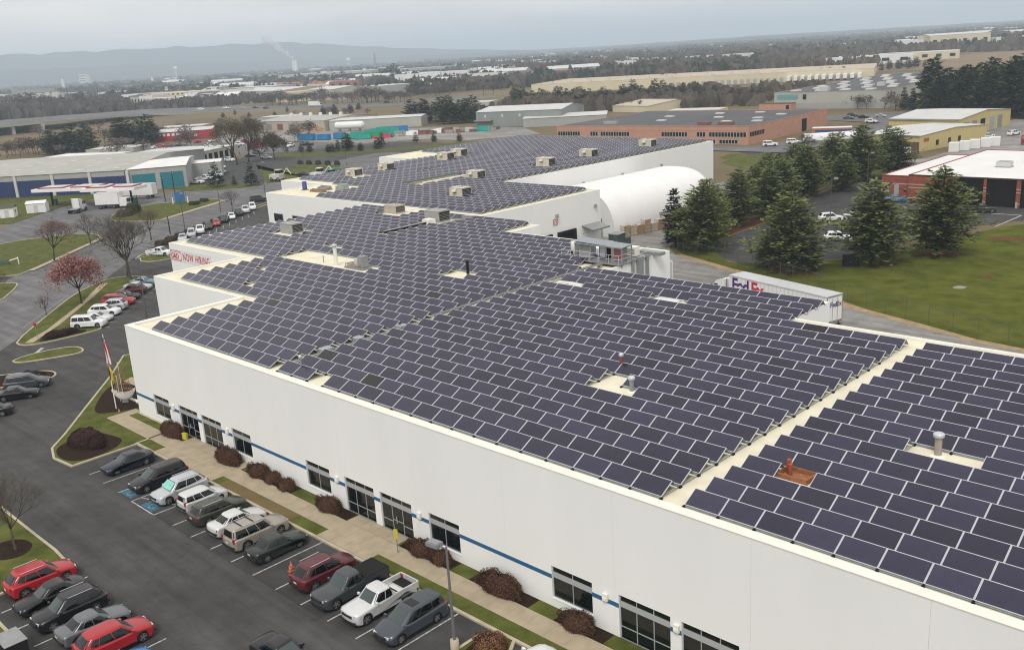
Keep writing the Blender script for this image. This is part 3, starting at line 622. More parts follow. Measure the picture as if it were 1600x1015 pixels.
# grey cable tray along the seam and the black duct
t = thing('cable_tray', 'long grey cable tray along the seam between two arrays', 'cable tray', (24.05, 0, ZR))
b = MB(); b.box(-.2, .2, 17.5, 41.5, .38, .42); b.box(-.22, -.19, 17.5, 41.5, .36, .5); b.box(.19, .22, 17.5, 41.5, .36, .5); b.build('tray', M_STEEL, t)
for i in range(9): boxpart('leg', M_STEEL, t, -.25, .25, 17.9+2.9*i, 18.0+2.9*i, 0, .38)
t = thing('conduit', 'low conduit run along the seam toward the front edge', 'conduit', (23.9, 0, ZR)); b = MB(); b.box(-.1, .1, 2.5, 17.4, .1, .2); b.box(-.5, .4, 5.5, 6.6, 0, .45); b.box(-.5, .3, 9, 9.8, 0, .5); b.box(-.4, .4, 13.6, 14.4, 0, .4); b.build('conduit_run', M_GALV, t)
t = thing('roof_duct', 'black sloping duct leading to a white box on the roof', 'duct', (-13.4, 42, ZR))
b = MB(); b.box(-.2, .2, 0, 7.2, .35, .65); b.build('duct', M_BLACK, t); boxpart('duct_cover', M_STEEL, t, -.24, .24, -.05, 7.2, .65, .70); boxpart('end_box', M_PARA, t, -.7, .7, 7.25, 8.5, 0, 1.0)
for i in range(3): boxpart('leg', M_STEEL, t, -.25, .25, .6+2.8*i, .7+2.8*i, 0, .35)
t = thing('conduit', 'grey conduit running from the white box to the rear roof', 'conduit', (-11.2, 50.2, ZR)); b = MB(); b.box(-.15, .15, 0, 5.6, .3, .5); b.box(-1.2, .8, 5.0, 5.7, 0, .7); b.build('conduit_run', M_STEEL, t)
t = thing('steel_beams', 'green and rust steel beams lying on the rear roof', 'beams', (-48.5, 76, ZR))
b = MB(); b.box(-1.8, -1.4, 0, 13, .5, .8); b.build('beam', mat('beam_green', (.12, .17, .12), .7, .2, 2), t)
b = MB(); b.box(-.2, .1, 0, 12, .4, .65); b.build('beam', M_STEEL, t); b = MB(); b.box(1.0, 1.3, 2, 13, .4, .6); b.build('beam', M_PARA, t)
for i in range(4): boxpart('cross_member', mat('beam_rust', (.30, .16, .10), .8, .3, 2), t, -2.2, 1.6, .8+3.6*i, 1.1+3.6*i, 0, .4)
# clutter at the rear block's front-left corner
for i, (x, y, sx, sy, h, m, lab) in enumerate([(-66, 65, .8, .8, 1.6, mat('blue_drum', (.03, .06, .2), .5, .1, 3), 'dark blue drum at the corner of the rear roof'), (-62.5, 67, 3, 1.2, .7, M_STEEL, 'grey crate of fittings on the rear roof corner'), (-61, 64.5, 4.2, .8, .5, mat('rust_brown', (.25, .16, .1), .8, .3, 2), 'brown stack of rails on the rear roof corner'), (-59, 68.5, 2.2, 1.5, 1.0, M_GALV, 'galvanised frame pile near the rear roof corner')]):
    t = thing('roof_clutter', lab, 'equipment', (x, y, ZR)); boxpart('pallet', M_WOOD, t, -sx/2-.1, sx/2+.1, -sy/2-.1, sy/2+.1, 0, .14)
    if i == 0:
        b = MB(); b.lathe([(.0, .14), (.42, .14), (.45, .5), (.42, .52), (.45, .9), (.42, .92), (.43, h), (0, h)], n=12); b.build('drum', m, t)
    else:
        for j in range(3): boxpart('bundle', m, t, -sx/2, sx/2, -sy/2+sy*j/3, -sy/2+sy*(j+.85)/3, .14, h*(.7+.15*j))
# plant platform on the bump-out
t = thing('plant_platform', 'grey steel plant platform with sheet canopy on the roof edge', 'platform', (22.6, 44.6, ZR))
b = MB(); b.box(-4.6, 3.6, -2.8, 2.9, .3, .38); b.build('deck', M_STEEL, t)
b = MB(); b.face([(-3.0, -2.3, 2.3), (3.6, -2.3, 2.1), (3.6, -.4, 2.2), (-3.0, -.4, 2.4)]); b.face([(-3.0, -.4, 2.3), (3.6, -.4, 2.1), (3.6, -2.3, 2.0), (-3.0, -2.3, 2.2)]); b.box(-3.0, 3.6, -2.33, -2.28, 2.02, 2.14); b.build('canopy', mat('canopy_sheet', (.27, .30, .32), .5, .1, 2, metal=.2), t)
for x in (-2.9, -.7, 1.4, 3.5):
    for y in (-2.2, -.5): b = MB(); b.box(x-.05, x+.05, y-.05, y+.05, 0, 2.1); b.build('post', M_STEEL, t)
b = MB()
for z in (.9, 1.35):
    b.tube((-4.5, -2.75, z), (3.5, -2.75, z), .025, n=5); b.tube((3.5, -2.75, z), (3.5, 2.8, z), .025, n=5)
for i in range(7): b.tube((-4.5+i*1.33, -2.75, .38), (-4.5+i*1.33, -2.75, 1.35), .025, n=5)
b.build('railing', M_FRAME, t)
b = MB(); b.box(1.2, 4.4, 3.4, 4.4, .25, .6); b.build('pipe_rack', M_STEEL, t)
def unit(name, lab, loc, sx, sy, h, m, m2=None, parts=()):
    t = thing(name, lab, 'equipment', loc)
    boxpart('cabinet', m, t, -sx/2, sx/2, -sy/2, sy/2, .1, h); boxpart('skid', M_STEEL, t, -sx/2-.05, sx/2+.05, -sy/2+.1, sy/2-.1, 0, .1); boxpart('front_panel', m2 or M_STEEL, t, -sx/2+.1, sx/2-.1, -sy/2-.03, -sy/2-.001, .3, h-.2)
    return t
unit('electrical_cabinet', 'pale grey electrical cabinet under the sheet canopy', (20.6, 43.4, ZR+.38), 1.5, 1.1, 1.7, M_FRAME, M_HVACG)
unit('electrical_cabinet', 'cabinet with a faded red panel under the canopy', (25.0, 43.6, ZR+.38), 1.1, .9, 1.6, M_STEEL, mat('faded_red', (.38, .12, .13), .7, .15, 3))
unit('electrical_cabinet', 'black slatted compressor under the canopy', (22.9, 43.6, ZR+.38), .9, .9, 1.8, M_BLACK, M_FRAME)
unit('electrical_cabinet', 'grey cabinet behind the pale tank on the platform', (21.6, 45.6, ZR+.38), 1.2, .8, 1.5, M_HVACG, M_FRAME); unit('electrical_cabinet', 'low pale cabinet at the far end of the platform', (24.6, 46.2, ZR+.38), 1.4, .8, 1.1, M_LHV if False else M_PARA, M_HVACG)
b = thing('storage_tank', 'upright pale tank standing at the left end of the platform', 'tank', (19.1, 43.0, ZR+.38)); m_ = MB(); m_.lathe([(.0, 0), (.45, 0), (.45, 1.5), (.35, 1.7), (0, 1.78)], n=14); m_.build('shell', M_PARA, b); boxpart('valve', M_BLACK, b, -.1, .1, -.55, -.45, .3, .7)
b = thing('storage_tank', 'squat grey tank beside the black compressor', 'tank', (23.9, 44.6, ZR+.38)); m_ = MB(); m_.lathe([(.0, 0), (.4, 0), (.4, 1.0), (.3, 1.15), (0, 1.2)], n=14); m_.build('shell', M_STEEL, b); boxpart('valve', M_BLACK, b, -.1, .1, -.5, -.4, .3, .7)
# ---------------------------------------------------------------- vehicles (front at +X, origin on the ground under the middle)
def paint(name, c, rough=.28, metal=.25):
    return mat('paint_'+name, c, rough, .06, 1.2, metal=metal, coat=.35, spec=.35)
PAINTS = dict(navy=(.012, .016, .03), black=(.010, .010, .012), silver=(.46, .48, .50), white=(.72, .73, .74), pearl=(.60, .61, .61), olive=(.05, .056, .042), tan=(.33, .30, .26), dgreen=(.014, .022, .018), maroon=(.085, .012, .02), dgrey=(.055, .062, .068), grey=(.13, .14, .15), red=(.36, .018, .025), bluegrey=(.06, .07, .085), blue=(.02, .16, .42), dblue=(.02, .03, .07), tealgrey=(.12, .2, .22), green=(.02, .05, .03))
PM = {k: paint(k, v, metal=(.0 if k in ('white', 'red', 'blue', 'black', 'navy', 'dgreen', 'maroon') else .2)) for k, v in PAINTS.items()}
# kind: L, W, lower-body top line (from nose backwards), belt xs, roof xs, roof z, wheel radius, axle xs, pane splits
SPEC = {
 'sedan': dict(L=4.75, W=1.84, top=[(0, .50), (.04, .66), (.25, .76), (1.25, .93), (1.45, .95), (3.75, 1.0), (4.25, 1.03), (4.62, 1.0), (4.75, .86)], bx=(1.25, 4.2), tx=(2.05, 3.35), zr=1.46, r=.355, ax=(.92, 3.75), split=[.0, .44, .8, 1.]),
 'suv': dict(L=4.85, W=1.94, top=[(0, .55), (.03, .80), (.2, .96), (1.15, 1.08), (1.4, 1.10), (4.4, 1.13), (4.72, 1.12), (4.85, 1.0)], bx=(1.15, 4.72), tx=(1.95, 4.12), zr=1.76, r=.41, ax=(.95, 3.85), split=[0., .38, .74, .96]),
 'wagon': dict(L=4.8, W=1.85, top=[(0, .52), (.03, .74), (.2, .86), (1.15, .98), (1.4, 1.0), (4.4, 1.06), (4.7, 1.04), (4.8, .9)], bx=(1.15, 4.65), tx=(1.95, 4.2), zr=1.60, r=.37, ax=(.93, 3.7), split=[0., .36, .7, 1.]),
 'bigsuv': dict(L=5.1, W=2.0, top=[(0, .6), (.03, .92), (.15, 1.06), (1.35, 1.14), (1.5, 1.15), (4.8, 1.16), (5.02, 1.15), (5.1, 1.0)], bx=(1.4, 5.02), tx=(2.0, 4.86), zr=1.88, r=.42, ax=(.95, 3.95), split=[0., .32, .64, 1.]),
 'boxy': dict(L=4.15, W=1.8, top=[(0, .55), (.03, .78), (.2, .92), (.95, 1.04), (1.2, 1.06), (3.9, 1.08), (4.1, 1.06), (4.15, .9)], bx=(.95, 4.08), tx=(1.6, 3.92), zr=1.62, r=.36, ax=(.78, 3.33), split=[0., .4, .72, 1.]),
 'minivan': dict(L=5.15, W=1.98, top=[(0, .52), (.04, .72), (.25, .86), (1.05, 1.04), (1.3, 1.08), (4.8, 1.12), (5.05, 1.1), (5.15, .9)], bx=(1.0, 5.05), tx=(2.1, 4.75), zr=1.74, r=.37, ax=(.98, 3.98), split=[0., .3, .66, 1.]),
 'pickup': dict(L=5.6, W=1.98, top=[(0, .62), (.03, .95), (.15, 1.06), (1.45, 1.14), (1.6, 1.15), (3.55, 1.17), (3.56, .80), (5.5, .80), (5.56, .62)], bx=(1.5, 3.5), tx=(2.2, 3.3), zr=1.82, r=.43, ax=(.98, 4.4), split=[0., .55, 1.], bed=(3.57, 5.55, 1.2)),
}
def body_mesh(kind):
    S = SPEC[kind]; L, W = S['L'], S['W']; r = S['r']; zb = r*.62
    bot = []
    for ax in reversed(S['ax']):
        ra = r+.07
        for i in range(7):
            a = PI*i/6; bot.append((ax+ra*math.cos(a), max(zb, r*.95+ra*math.sin(a)*.98) if 0 < i < 6 else zb))
    prof = list(S['top'])+[(L, zb+.16), (L-.06, zb)]+bot+[(.1, zb), (0, zb+.14)]
    b = MB(); rows_ = []
    for t in (-1, -.985, -.93, -.6, 0, .6, .93, .985, 1):
        at_ = abs(t); dz = {1: .15, .985: .075, .93: .03, .6: -.01, 0: -.03}[at_]; sx = {1: .40, .985: .32, .93: .2, .6: .06, 0: 0}[at_]
        row = []
        for i, (x, z) in enumerate(prof):
            xx = x
            if x < .7: xx += sx*(1-x/.7)
            if x > L-.55: xx -= sx*.8*(1-(L-x)/.55)
            zz = z-dz if i < len(S['top']) else z
            row.append((L/2-xx, t*W/2*(1 if at_ == 1 else 1), zz))
        rows_.append(row)
    b.grid(rows_, 0, True, True)
    b.face(rows_[0][::-1], 0); b.face(rows_[-1], 0)
    me = b.mesh('body'); me.materials.append(PM['silver']); return me
def house_mesh(kind):
    """glasshouse: rounded rings from the belt to the roof; panes are patches of the same surface, set a little proud"""
    S = SPEC[kind]; L, W = S['L'], S['W']; bx, tx, zr = S['bx'], S['tx'], S['zr']
    zb = [z for x, z in S['top'] if x >= bx[0]][0]-.08; zt = zr-.09; nexp = 5.5
    def ring(v):
        k = v**1.25; x0 = bx[0]+(tx[0]-bx[0])*v; x1 = bx[1]+(tx[1]-bx[1])*(v if kind in ('sedan',) else v**1.5)
        return x0, x1, (W/2-.05)-(.19)*k, zb+(zt-zb)*v
    def P(th, v, off=0.):
        x0, x1, hw, z = ring(v); xc, a = (x0+x1)/2, (x1-x0)/2; c_, s_ = math.cos(th), math.sin(th)
        x = xc-(a+off)*math.copysign(abs(c_)**(2/nexp), c_); y = (hw+off)*math.copysign(abs(s_)**(2/nexp), s_)
        return (L/2-x, y, z)
    N = 40; b = MB(); rows_ = [[P(2*PI*j/N, v) for j in range(N)] for v in (0, .25, .5, .75, 1)]
    top = rows_[-1]; cx_ = sum(p[0] for p in top)/N
    for f, dz in ((.93, .055), (.8, .08), (.45, .092), (.02, .094)): rows_.append([(cx_+(p[0]-cx_)*f, p[1]*f, zt+dz) for p in top])
    b.grid(rows_, 0, True, True)
    me = b.mesh('cabin'); me.materials.append(PM['silver'])
    def th_x(x, v): x0, x1, hw, z = ring(v); q = ((x0+x1)/2-x)/((x1-x0)/2); return math.acos(max(-1, min(1, math.copysign(abs(q)**(nexp/2), q))))
    def th_y(y, v): x0, x1, hw, z = ring(v); q = y/hw; return math.asin(max(-1, min(1, math.copysign(abs(q)**(nexp/2), q))))
    def patch(fn, v0, v1, m=M_CGLASS, nu=7, nv=4, rise=None):
        g = MB(); R_ = []
        for j in range(nv+1):
            row = []
            for i in range(nu+1):
                va = v0 if rise is None else v0+rise(i/nu); v = va+(v1-va)*j/nv; row.append(P(fn(i/nu, v), v, .012))
            R_.append(row)
        g.grid(R_, 0, True); mm = g.mesh('window'); mm.materials.append(m); return mm
    W_ = []
    yw = lambda v: ring(v)[2]*.90
    W_.append(('windscreen', patch(lambda u, v: th_y(-yw(v)+2*yw(v)*u, v), .12, .97, M_WSCREEN)))
    W_.append(('rear_window', patch(lambda u, v: PI-th_y(-yw(v)*.94+2*yw(v)*.94*u, v), .12 if kind == 'sedan' else .3, .95)))
    sp = S['split']
    for sg in (-1, 1):
        for i in range(len(sp)-1):
            def fn(u, v, i=i, sg=sg):
                x0, x1, hw, z = ring(v); m0, m1 = x0+(x1-x0)*.085, x1-(x1-x0)*.075; xa = m0+(m1-m0)*sp[i]+.03; xb = m0+(m1-m0)*sp[i+1]-.03
                return sg*th_x(xa+(xb-xa)*u, v)
            W_.append(('side_window', patch(fn, .14, .93, rise=lambda u, i=i: (.0 if kind in ('pickup', 'bigsuv', 'boxy') else .30)*(sp[i]+(sp[i+1]-sp[i])*u)**2.2)))
    return me, W_
_wheel = {}
def wheel_meshes(r):
    k = round(r, 2)
    if k in _wheel: return _wheel[k]
    b = MB(); b.lathe([(.001, .03), (r*.6, .03), (r*.64, .11), (r*.93, .115), (r, .08), (r, -.08), (r*.93, -.115), (r*.64, -.11), (r*.6, -.03), (.001, -.03)], axis='Y', n=16); ty = b.mesh('tyre'); ty.materials.append(M_TYRE)
    b = MB(); b.lathe([(r*.63, .1), (r*.57, .105)], axis='Y', n=16); b.lathe([(r*.57, -.105), (r*.63, -.1)], axis='Y', n=16); b.lathe([(r*.16, .1), (.001, .105)], axis='Y', n=8); b.lathe([(.001, -.105), (r*.16, -.1)], axis='Y', n=8)
    for i in range(5):
        a = 2*PI*i/5; Mx = Matrix.Rotation(-a, 4, 'Y'); b.box(.02, r*.58, .058, .095, -.045, .045, M=Mx)
    for i in range(5):
        a = 2*PI*i/5; b.box(.02, r*.58, -.095, -.058, -.045, .045, M=Matrix.Rotation(-a, 4, 'Y'))
    ri = b.mesh('rim'); ri.materials.append(M_RIM)
    _wheel[k] = (ty, ri); return _wheel[k]
_car = {}
def lamp_mesh(kind):
    S = SPEC[kind]; L, W = S['L'], S['W']; ztop = S['top'][2][1]
    out = {}
    for sgn in (-1, 1):
        b = MB(); y0, y1 = sorted((sgn*(W/2-.25), sgn*(W/2-.60)))
        b.box(L/2-.40, L/2-.10, y0, y1, ztop-.22, ztop-.09); me = b.mesh('headlight'); me.materials.append(M_CHROME); out['headlight', sgn] = me
        b = MB(); tall = kind in ('suv', 'bigsuv', 'boxy', 'minivan', 'wagon', 'pickup'); zt = S['top'][-2][1]
        y0, y1 = sorted((sgn*(W/2-.09), sgn*(W/2-.44 if not tall else W/2-.30)))
        if kind == 'pickup': b.box(-L/2+.01, -L/2+.14, y0, y1, .78, 1.14)
        elif tall: b.box(-L/2+.09, -L/2+.3, y0, y1, zt-.28, zt+.06 if kind in ('boxy', 'bigsuv') else zt-.05)
        else: b.box(-L/2+.12, -L/2+.34, y0, y1, zt-.28, zt-.12)
        me = b.mesh('tail_light'); me.materials.append(M_TAIL); out['tail_light', sgn] = me
    return out
def protos(kind):
    if kind in _car: return _car[kind]
    S = SPEC[kind]; L, W = S['L'], S['W']; d = {}
    d['body'] = body_mesh(kind); d['cabin'], d['win'] = house_mesh(kind); d['lamps'] = lamp_mesh(kind)
    zt = S['top'][2][1]
    b = MB(); b.box(L/2-.08, L/2+.004, -W*.26, W*.26, zt-.30, zt-.14); d['grille'] = b.mesh('grille'); d['grille'].materials.append(M_GRILLE)
    b = MB(); b.box(-L/2-.012, -L/2+.06, -.16, .16, .74, .86); d['plate'] = b.mesh('licence_plate'); d['plate'].materials.append(M_PLATE)
    b = MB(); b.box(L/2-.14, L/2+.02, -W*.4, W*.4, .40, .50); d['bumper'] = b.mesh('front_bumper'); d['bumper'].materials.append(M_GRILLE); b = MB(); b.box(-L/2-.02, -L/2+.14, -W*.42, W*.42, .42, .58); d['bumper2'] = b.mesh('rear_bumper'); d['bumper2'].materials.append(M_GRILLE)
    mm = []
    for sgn in (-1, 1):
        b = MB(); xm = L/2-S['bx'][0]-.35; zb = [z for x, z in S['top'] if x >= S['bx'][0]][0]; y0, y1 = sorted((sgn*(W/2-.1), sgn*(W/2+.14))); b.box(xm-.09, xm+.05, y0, y1, zb+.0, zb+.15); m_ = b.mesh('mirror'); m_.materials.append(PM['black']); mm.append(m_)
    d['mirror'] = mm
    b = MB()
    for ax in S['ax']:
        for sgn in (-1, 1):
            b.lathe([(.0, 0), (S['r']+.06, 0), (S['r']+.06, -.02)] if sgn > 0 else [(S['r']+.06, .02), (S['r']+.06, 0), (0, 0)], (L/2-ax, sgn*(W/2-.24), S['r']), 'Y', 14)
    b.box(-L/2+.2, L/2-.2, -W/2+.26, W/2-.26, .16, .34)
    if kind in ('suv', 'bigsuv', 'boxy', 'wagon', 'pickup', 'minivan'):
        for sgn in (-1, 1): y0, y1 = sorted((sgn*(W/2+.012), sgn*(W/2-.04))); b.box(L/2-S['ax'][1]+S['r']+.1, L/2-S['ax'][0]-S['r']-.1, y0, y1, S['r']*.6, S['r']*.6+.13)
    d['well'] = b.mesh('wheel_well'); d['well'].materials.append(M_BLACK)
    if 'bed' in S:
        x0, x1, h = S['bed']; b = MB(); b.box(L/2-x1, L/2-x0, -W/2+.0, -W/2+.1, .72, h); b.box(L/2-x1, L/2-x0, W/2-.1, W/2-.0, .72, h); b.box(L/2-x0-.06, L/2-x0, -W/2+.1, W/2-.1, .72, h); d['bedw'] = b.mesh('bed_wall'); d['bedw'].materials.append(PM['silver'])
        b = MB(); b.box(L/2-x1-.05, L/2-x1+.04, -W/2+.06, W/2-.06, .6, h); d['gate'] = b.mesh('tailgate'); d['gate'].materials.append(PM['silver'])
        b = MB(); b.box(L/2-x1+.04, L/2-x0-.06, -W/2+.1, W/2-.1, .79, .83); d['liner'] = b.mesh('bed_liner'); d['liner'].materials.append(M_BLACK)
        b = MB(); b.box(L/2-x1, L/2-x0, -W/2+.03, W/2-.03, h, h+.05); d['cover'] = b.mesh('bed_cover'); d['cover'].materials.append(M_BLACK)
    _car[kind] = d; return d
def car(kind, col, x, y, ang, label, z=0., name=None, cat=None, group='parked cars', extras=(), detail=True, scale=1.):
    scale *= .89
    S = SPEC[kind]; d = protos(kind); L, W, r = S['L'], S['W'], S['r']
    cat = cat or {'sedan': 'car', 'suv': 'SUV', 'wagon': 'station wagon', 'bigsuv': 'SUV', 'boxy': 'hatchback', 'minivan': 'minivan', 'pickup': 'pickup truck'}[kind]
    t = thing(name or {'sedan': 'sedan', 'suv': 'sport_utility_car', 'wagon': 'station_wagon', 'bigsuv': 'sport_utility_car', 'boxy': 'hatchback', 'minivan': 'minivan', 'pickup': 'pickup_truck'}[kind], label, cat, (x, y, z), ang, group)
    t.scale = (scale,)*3
    P = {0: PM[col]}
    inst('body', d['body'], t, mats=P); inst('cabin', d['cabin'], t, mats=P)
    for nm, me in d['win']: inst(nm, me, t)
    inst('wheel_well', d['well'], t)
    ty, ri = wheel_meshes(r)
    for ax in S['ax']:
        for sgn in (-1, 1):
            w_ = inst('wheel', ty, t, (L/2-ax, sgn*(W/2-.125), r)); inst('rim', ri, w_)
    for k_, me in d['lamps'].items(): inst(k_[0], me, t)
    if detail:
        inst('grille', d['grille'], t); inst('licence_plate', d['plate'], t); inst('front_bumper', d['bumper'], t); inst('rear_bumper', d['bumper2'], t)
        for me in d['mirror']: inst('mirror', me, t, mats=P)
    if 'bed' in S:
        inst('bed_wall', d['bedw'], t, mats=P); inst('tailgate', d['gate'], t, mats=P)
        inst('bed_cover' if 'cover' in extras else 'bed_liner', d['cover'] if 'cover' in extras else d['liner'], t)
    zr = S['zr']; tx = S['tx']
    if 'rails' in extras:
        for sgn in (-1, 1):
            b = MB(); b.tube((L/2-tx[0]-.3, sgn*(W/2-.30), zr+.05), (L/2-tx[1]+.25, sgn*(W/2-.30), zr+.04), .025, n=5); b.build('roof_rail', M_FRAME, t)
    if 'bars' in extras:
        for f in (.35, .7): b = MB(); b.box(L/2-(tx[0]+(tx[1]-tx[0])*f)-.03, L/2-(tx[0]+(tx[1]-tx[0])*f)+.03, -W/2+.3, W/2-.3, zr+.02, zr+.07); b.build('roof_bar', M_BLACK, t)
    if 'sunroof' in extras: boxpart('sunroof', M_CGLASS, t, L/2-tx[0]-1.0, L/2-tx[0]-.35, -.45, .45, zr-.005, zr+.012)
    if 'shade' in extras:
        d0 = Vector((L/2-S['bx'][0], 0, 1.06)); d1 = Vector((L/2-tx[0], 0, zr-.07)); b = MB()
        u0, u1 = d0.lerp(d1, .16), d0.lerp(d1, .9); b.face([(u0.x+.03, -W/2+.2, u0.z+.03), (u0.x+.03, W/2-.2, u0.z+.03), (u1.x+.03, W/2-.3, u1.z+.03), (u1.x+.03, -W/2+.3, u1.z+.03)]); b.build('sun_shade', mat('teal_sunshade', (.22, .55, .47), .3, .15, 2), t)
    return t
UP, DN = PI/2, -PI/2     # nose to the building / nose to the aisle
yc = -6.5
car('sedan', 'navy', 11.9, yc-.1, DN, 'dark navy sedan, first in the front row beside the grass island')
car('minivan', 'black', 17.0+.2, yc+.0, DN, 'black van in the wheelchair bay nose to the aisle')
car('suv', 'silver', 20.55+.2, yc-.05, DN, 'silver SUV with bright teal windscreen shade', extras=('shade', 'rails'))
car('boxy', 'pearl', 23.6, yc+.35, UP, 'boxy white hatchback reversed beside the silver SUV', extras=())
car('wagon', 'olive', 26.3, yc+.1, UP, 'dark olive green station wagon with roof rails', extras=('rails',))
car('sedan', 'pearl', 29.0, yc+.1, UP, 'pale white sedan between the olive wagon and the tan SUV')
car('bigsuv', 'tan', 31.75, yc+.0, UP, 'large tan silver SUV with black roof bars', extras=('bars', 'rails'))
car('sedan', 'dgreen', 34.45, yc-.1, UP, 'dark green sedan beside the tan SUV')
car('suv', 'maroon', 39.9, yc-.1, UP, 'maroon crossover with silver roof rails near the orange cones', extras=('rails',))
car('pickup', 'dgrey', 42.65, yc-.15, DN, 'dark grey pickup truck with black bed cover', extras=('cover',))
car('pickup', 'pearl', 45.4, yc+.0, DN, 'white pickup truck with open empty bed', scale=.97)
car('minivan', 'bluegrey', 48.3+.1, yc-.1, DN, 'charcoal minivan with sunroof beside the planted island', extras=('sunroof',))
car('sedan', 'white', 56.6, -5.6, UP, 'white car just showing at the bottom edge beyond the bush')
yl = -19.0
car('suv', 'red', 25.75, yl+.2, UP, 'red SUV beside the corner grass island', extras=('rails',))
car('sedan', 'black', 28.45, yl-.2, DN, 'black sedan between the red SUV and the black SUV')
car('suv', 'black', 31.15, yl-.1, DN, 'black SUV facing the rear kerb in the lower row', extras=('rails',))
car('sedan', 'grey', 33.85, yl+.2, UP, 'grey sedan with chrome window line in the lower row')
car('suv', 'red', 36.5, yl+.3, UP, 'bright red SUV at the near end of the lower row')
car('sedan', 'blue', 39.3, yl-.9, UP, 'blue car cut by the bottom edge of the picture')
car('sedan', 'black', 45.4, -14.6+1.4, .1, 'black sedan driving along the aisle at the bottom edge')
hd = math.radians(62)
car('minivan', 'bluegrey', -18.4, -3.8, hd, 'dark grey minivan beside the mulch island at the left edge')
car('sedan', 'black', -15.6, -5.8, hd, 'black sedan next to the dark grey minivan')
car('sedan', 'black', -12.2, -9.6, hd+PI, 'black car with red tail lights at the left edge')
# side car park along the grass strip
hs = math.radians(45)
for i, (kind, col, lab) in enumerate([('bigsuv', 'white', 'white SUV, nearest of the side row by the barberry hedge'), ('sedan', 'pearl', 'pale sedan behind the nearest white SUV of the side row'), ('suv', 'white', 'white SUV, third in the side row'), ('suv', 'silver', 'silver SUV next to the red minivan in the side row'), ('minivan', 'red', 'red minivan beneath the pink tree'), ('sedan', 'dgreen', 'dark green sedan between the red minivan and the red car'), ('suv', 'maroon', 'dark red SUV near the far end of the side row'), ('sedan', 'silver', 'silver car, next to last in the side row'), ('sedan', 'tealgrey', 'teal grey car at the far end of the side row')]):
    t_ = i/8; car(kind, col, -37.6-17.6*t_, 10.9+15.9*t_, hs+(PI if i in (3, 6) else 0), lab, detail=False)
# street-side row along the hedge
for i, (kind, col, dx, lab) in enumerate([('pickup', 'white', 0, 'white pickup truck alone by the small grass island'), ('sedan', 'silver', 0, 'silver car nearest the hedge end, half hidden by the roof'), ('suv', 'silver', 0, 'silver SUV in the hedge row'), ('pickup', 'white', 0, 'white pickup truck in the hedge row'), ('sedan', 'black', 0, 'black car right of the white pickup in the hedge row'), ('sedan', 'red', 0, 'red car in the hedge row'), ('suv', 'dgreen', 0, 'dark SUV beyond the red car in the hedge row'), ('sedan', 'white', 0, 'white car beyond the red car in the hedge row'), ('suv', 'black', 0, 'black SUV beyond the white car in the hedge row'), ('pickup', 'pearl', 0, 'pale pickup truck at the far end of the hedge row'), ('suv', 'white', 0, 'white SUV at the very end of the hedge row')]):
    if i == 0: car(kind, col, -76.3, 39.9, math.radians(28), lab, detail=False)
    else:
        j = i-1; x = -88.2-1.75*j*1.35-.10*j; y = 49.8+3.05*j*1.05; car(kind, col, x+1.2, y, math.radians(-30), lab, detail=False)
for (kind, col, x, y, a, lab) in [('bigsuv', 'olive', -119, 86.5, 1.1, 'olive off-roader parked near the bare street tree'),
  ('pickup', 'dblue', -150, 121, .3, 'dark blue pickup truck in the far drive'), ('sedan', 'black', -145, 126, .3, 'black car beside the dark blue pickup in the far drive'),
  ('pickup', 'white', -172.5, 98.6, .5, 'white pickup truck beside the teal doors, front one'), ('pickup', 'white', -178, 104.5, .5, 'white pickup truck behind the front one by the teal doors'), ('bigsuv', 'white', -182, 110, .6, 'white utility truck near the white shed roof'),
  ('suv', 'silver', -190, 116, .4, 'silver SUV in the lot behind the teal doors'), ('suv', 'white', -204, 124, .3, 'white SUV in the back of the lot behind the teal doors'), ('sedan', 'grey', -199, 118, .3, 'grey car in the lot behind the teal doors'), ('suv', 'white', -222, 138, .2, 'white van-like SUV farthest back in that lot'), ('sedan', 'white', -214, 148, .6, 'white car beyond the tall bare trees'), ('sedan', 'black', -228, 150, .6, 'black car beyond the tall bare trees'), ('suv', 'grey', -236, 158, .6, 'grey SUV beyond the tall bare trees')]:
    car(kind, col, x, y, a, lab, detail=False)
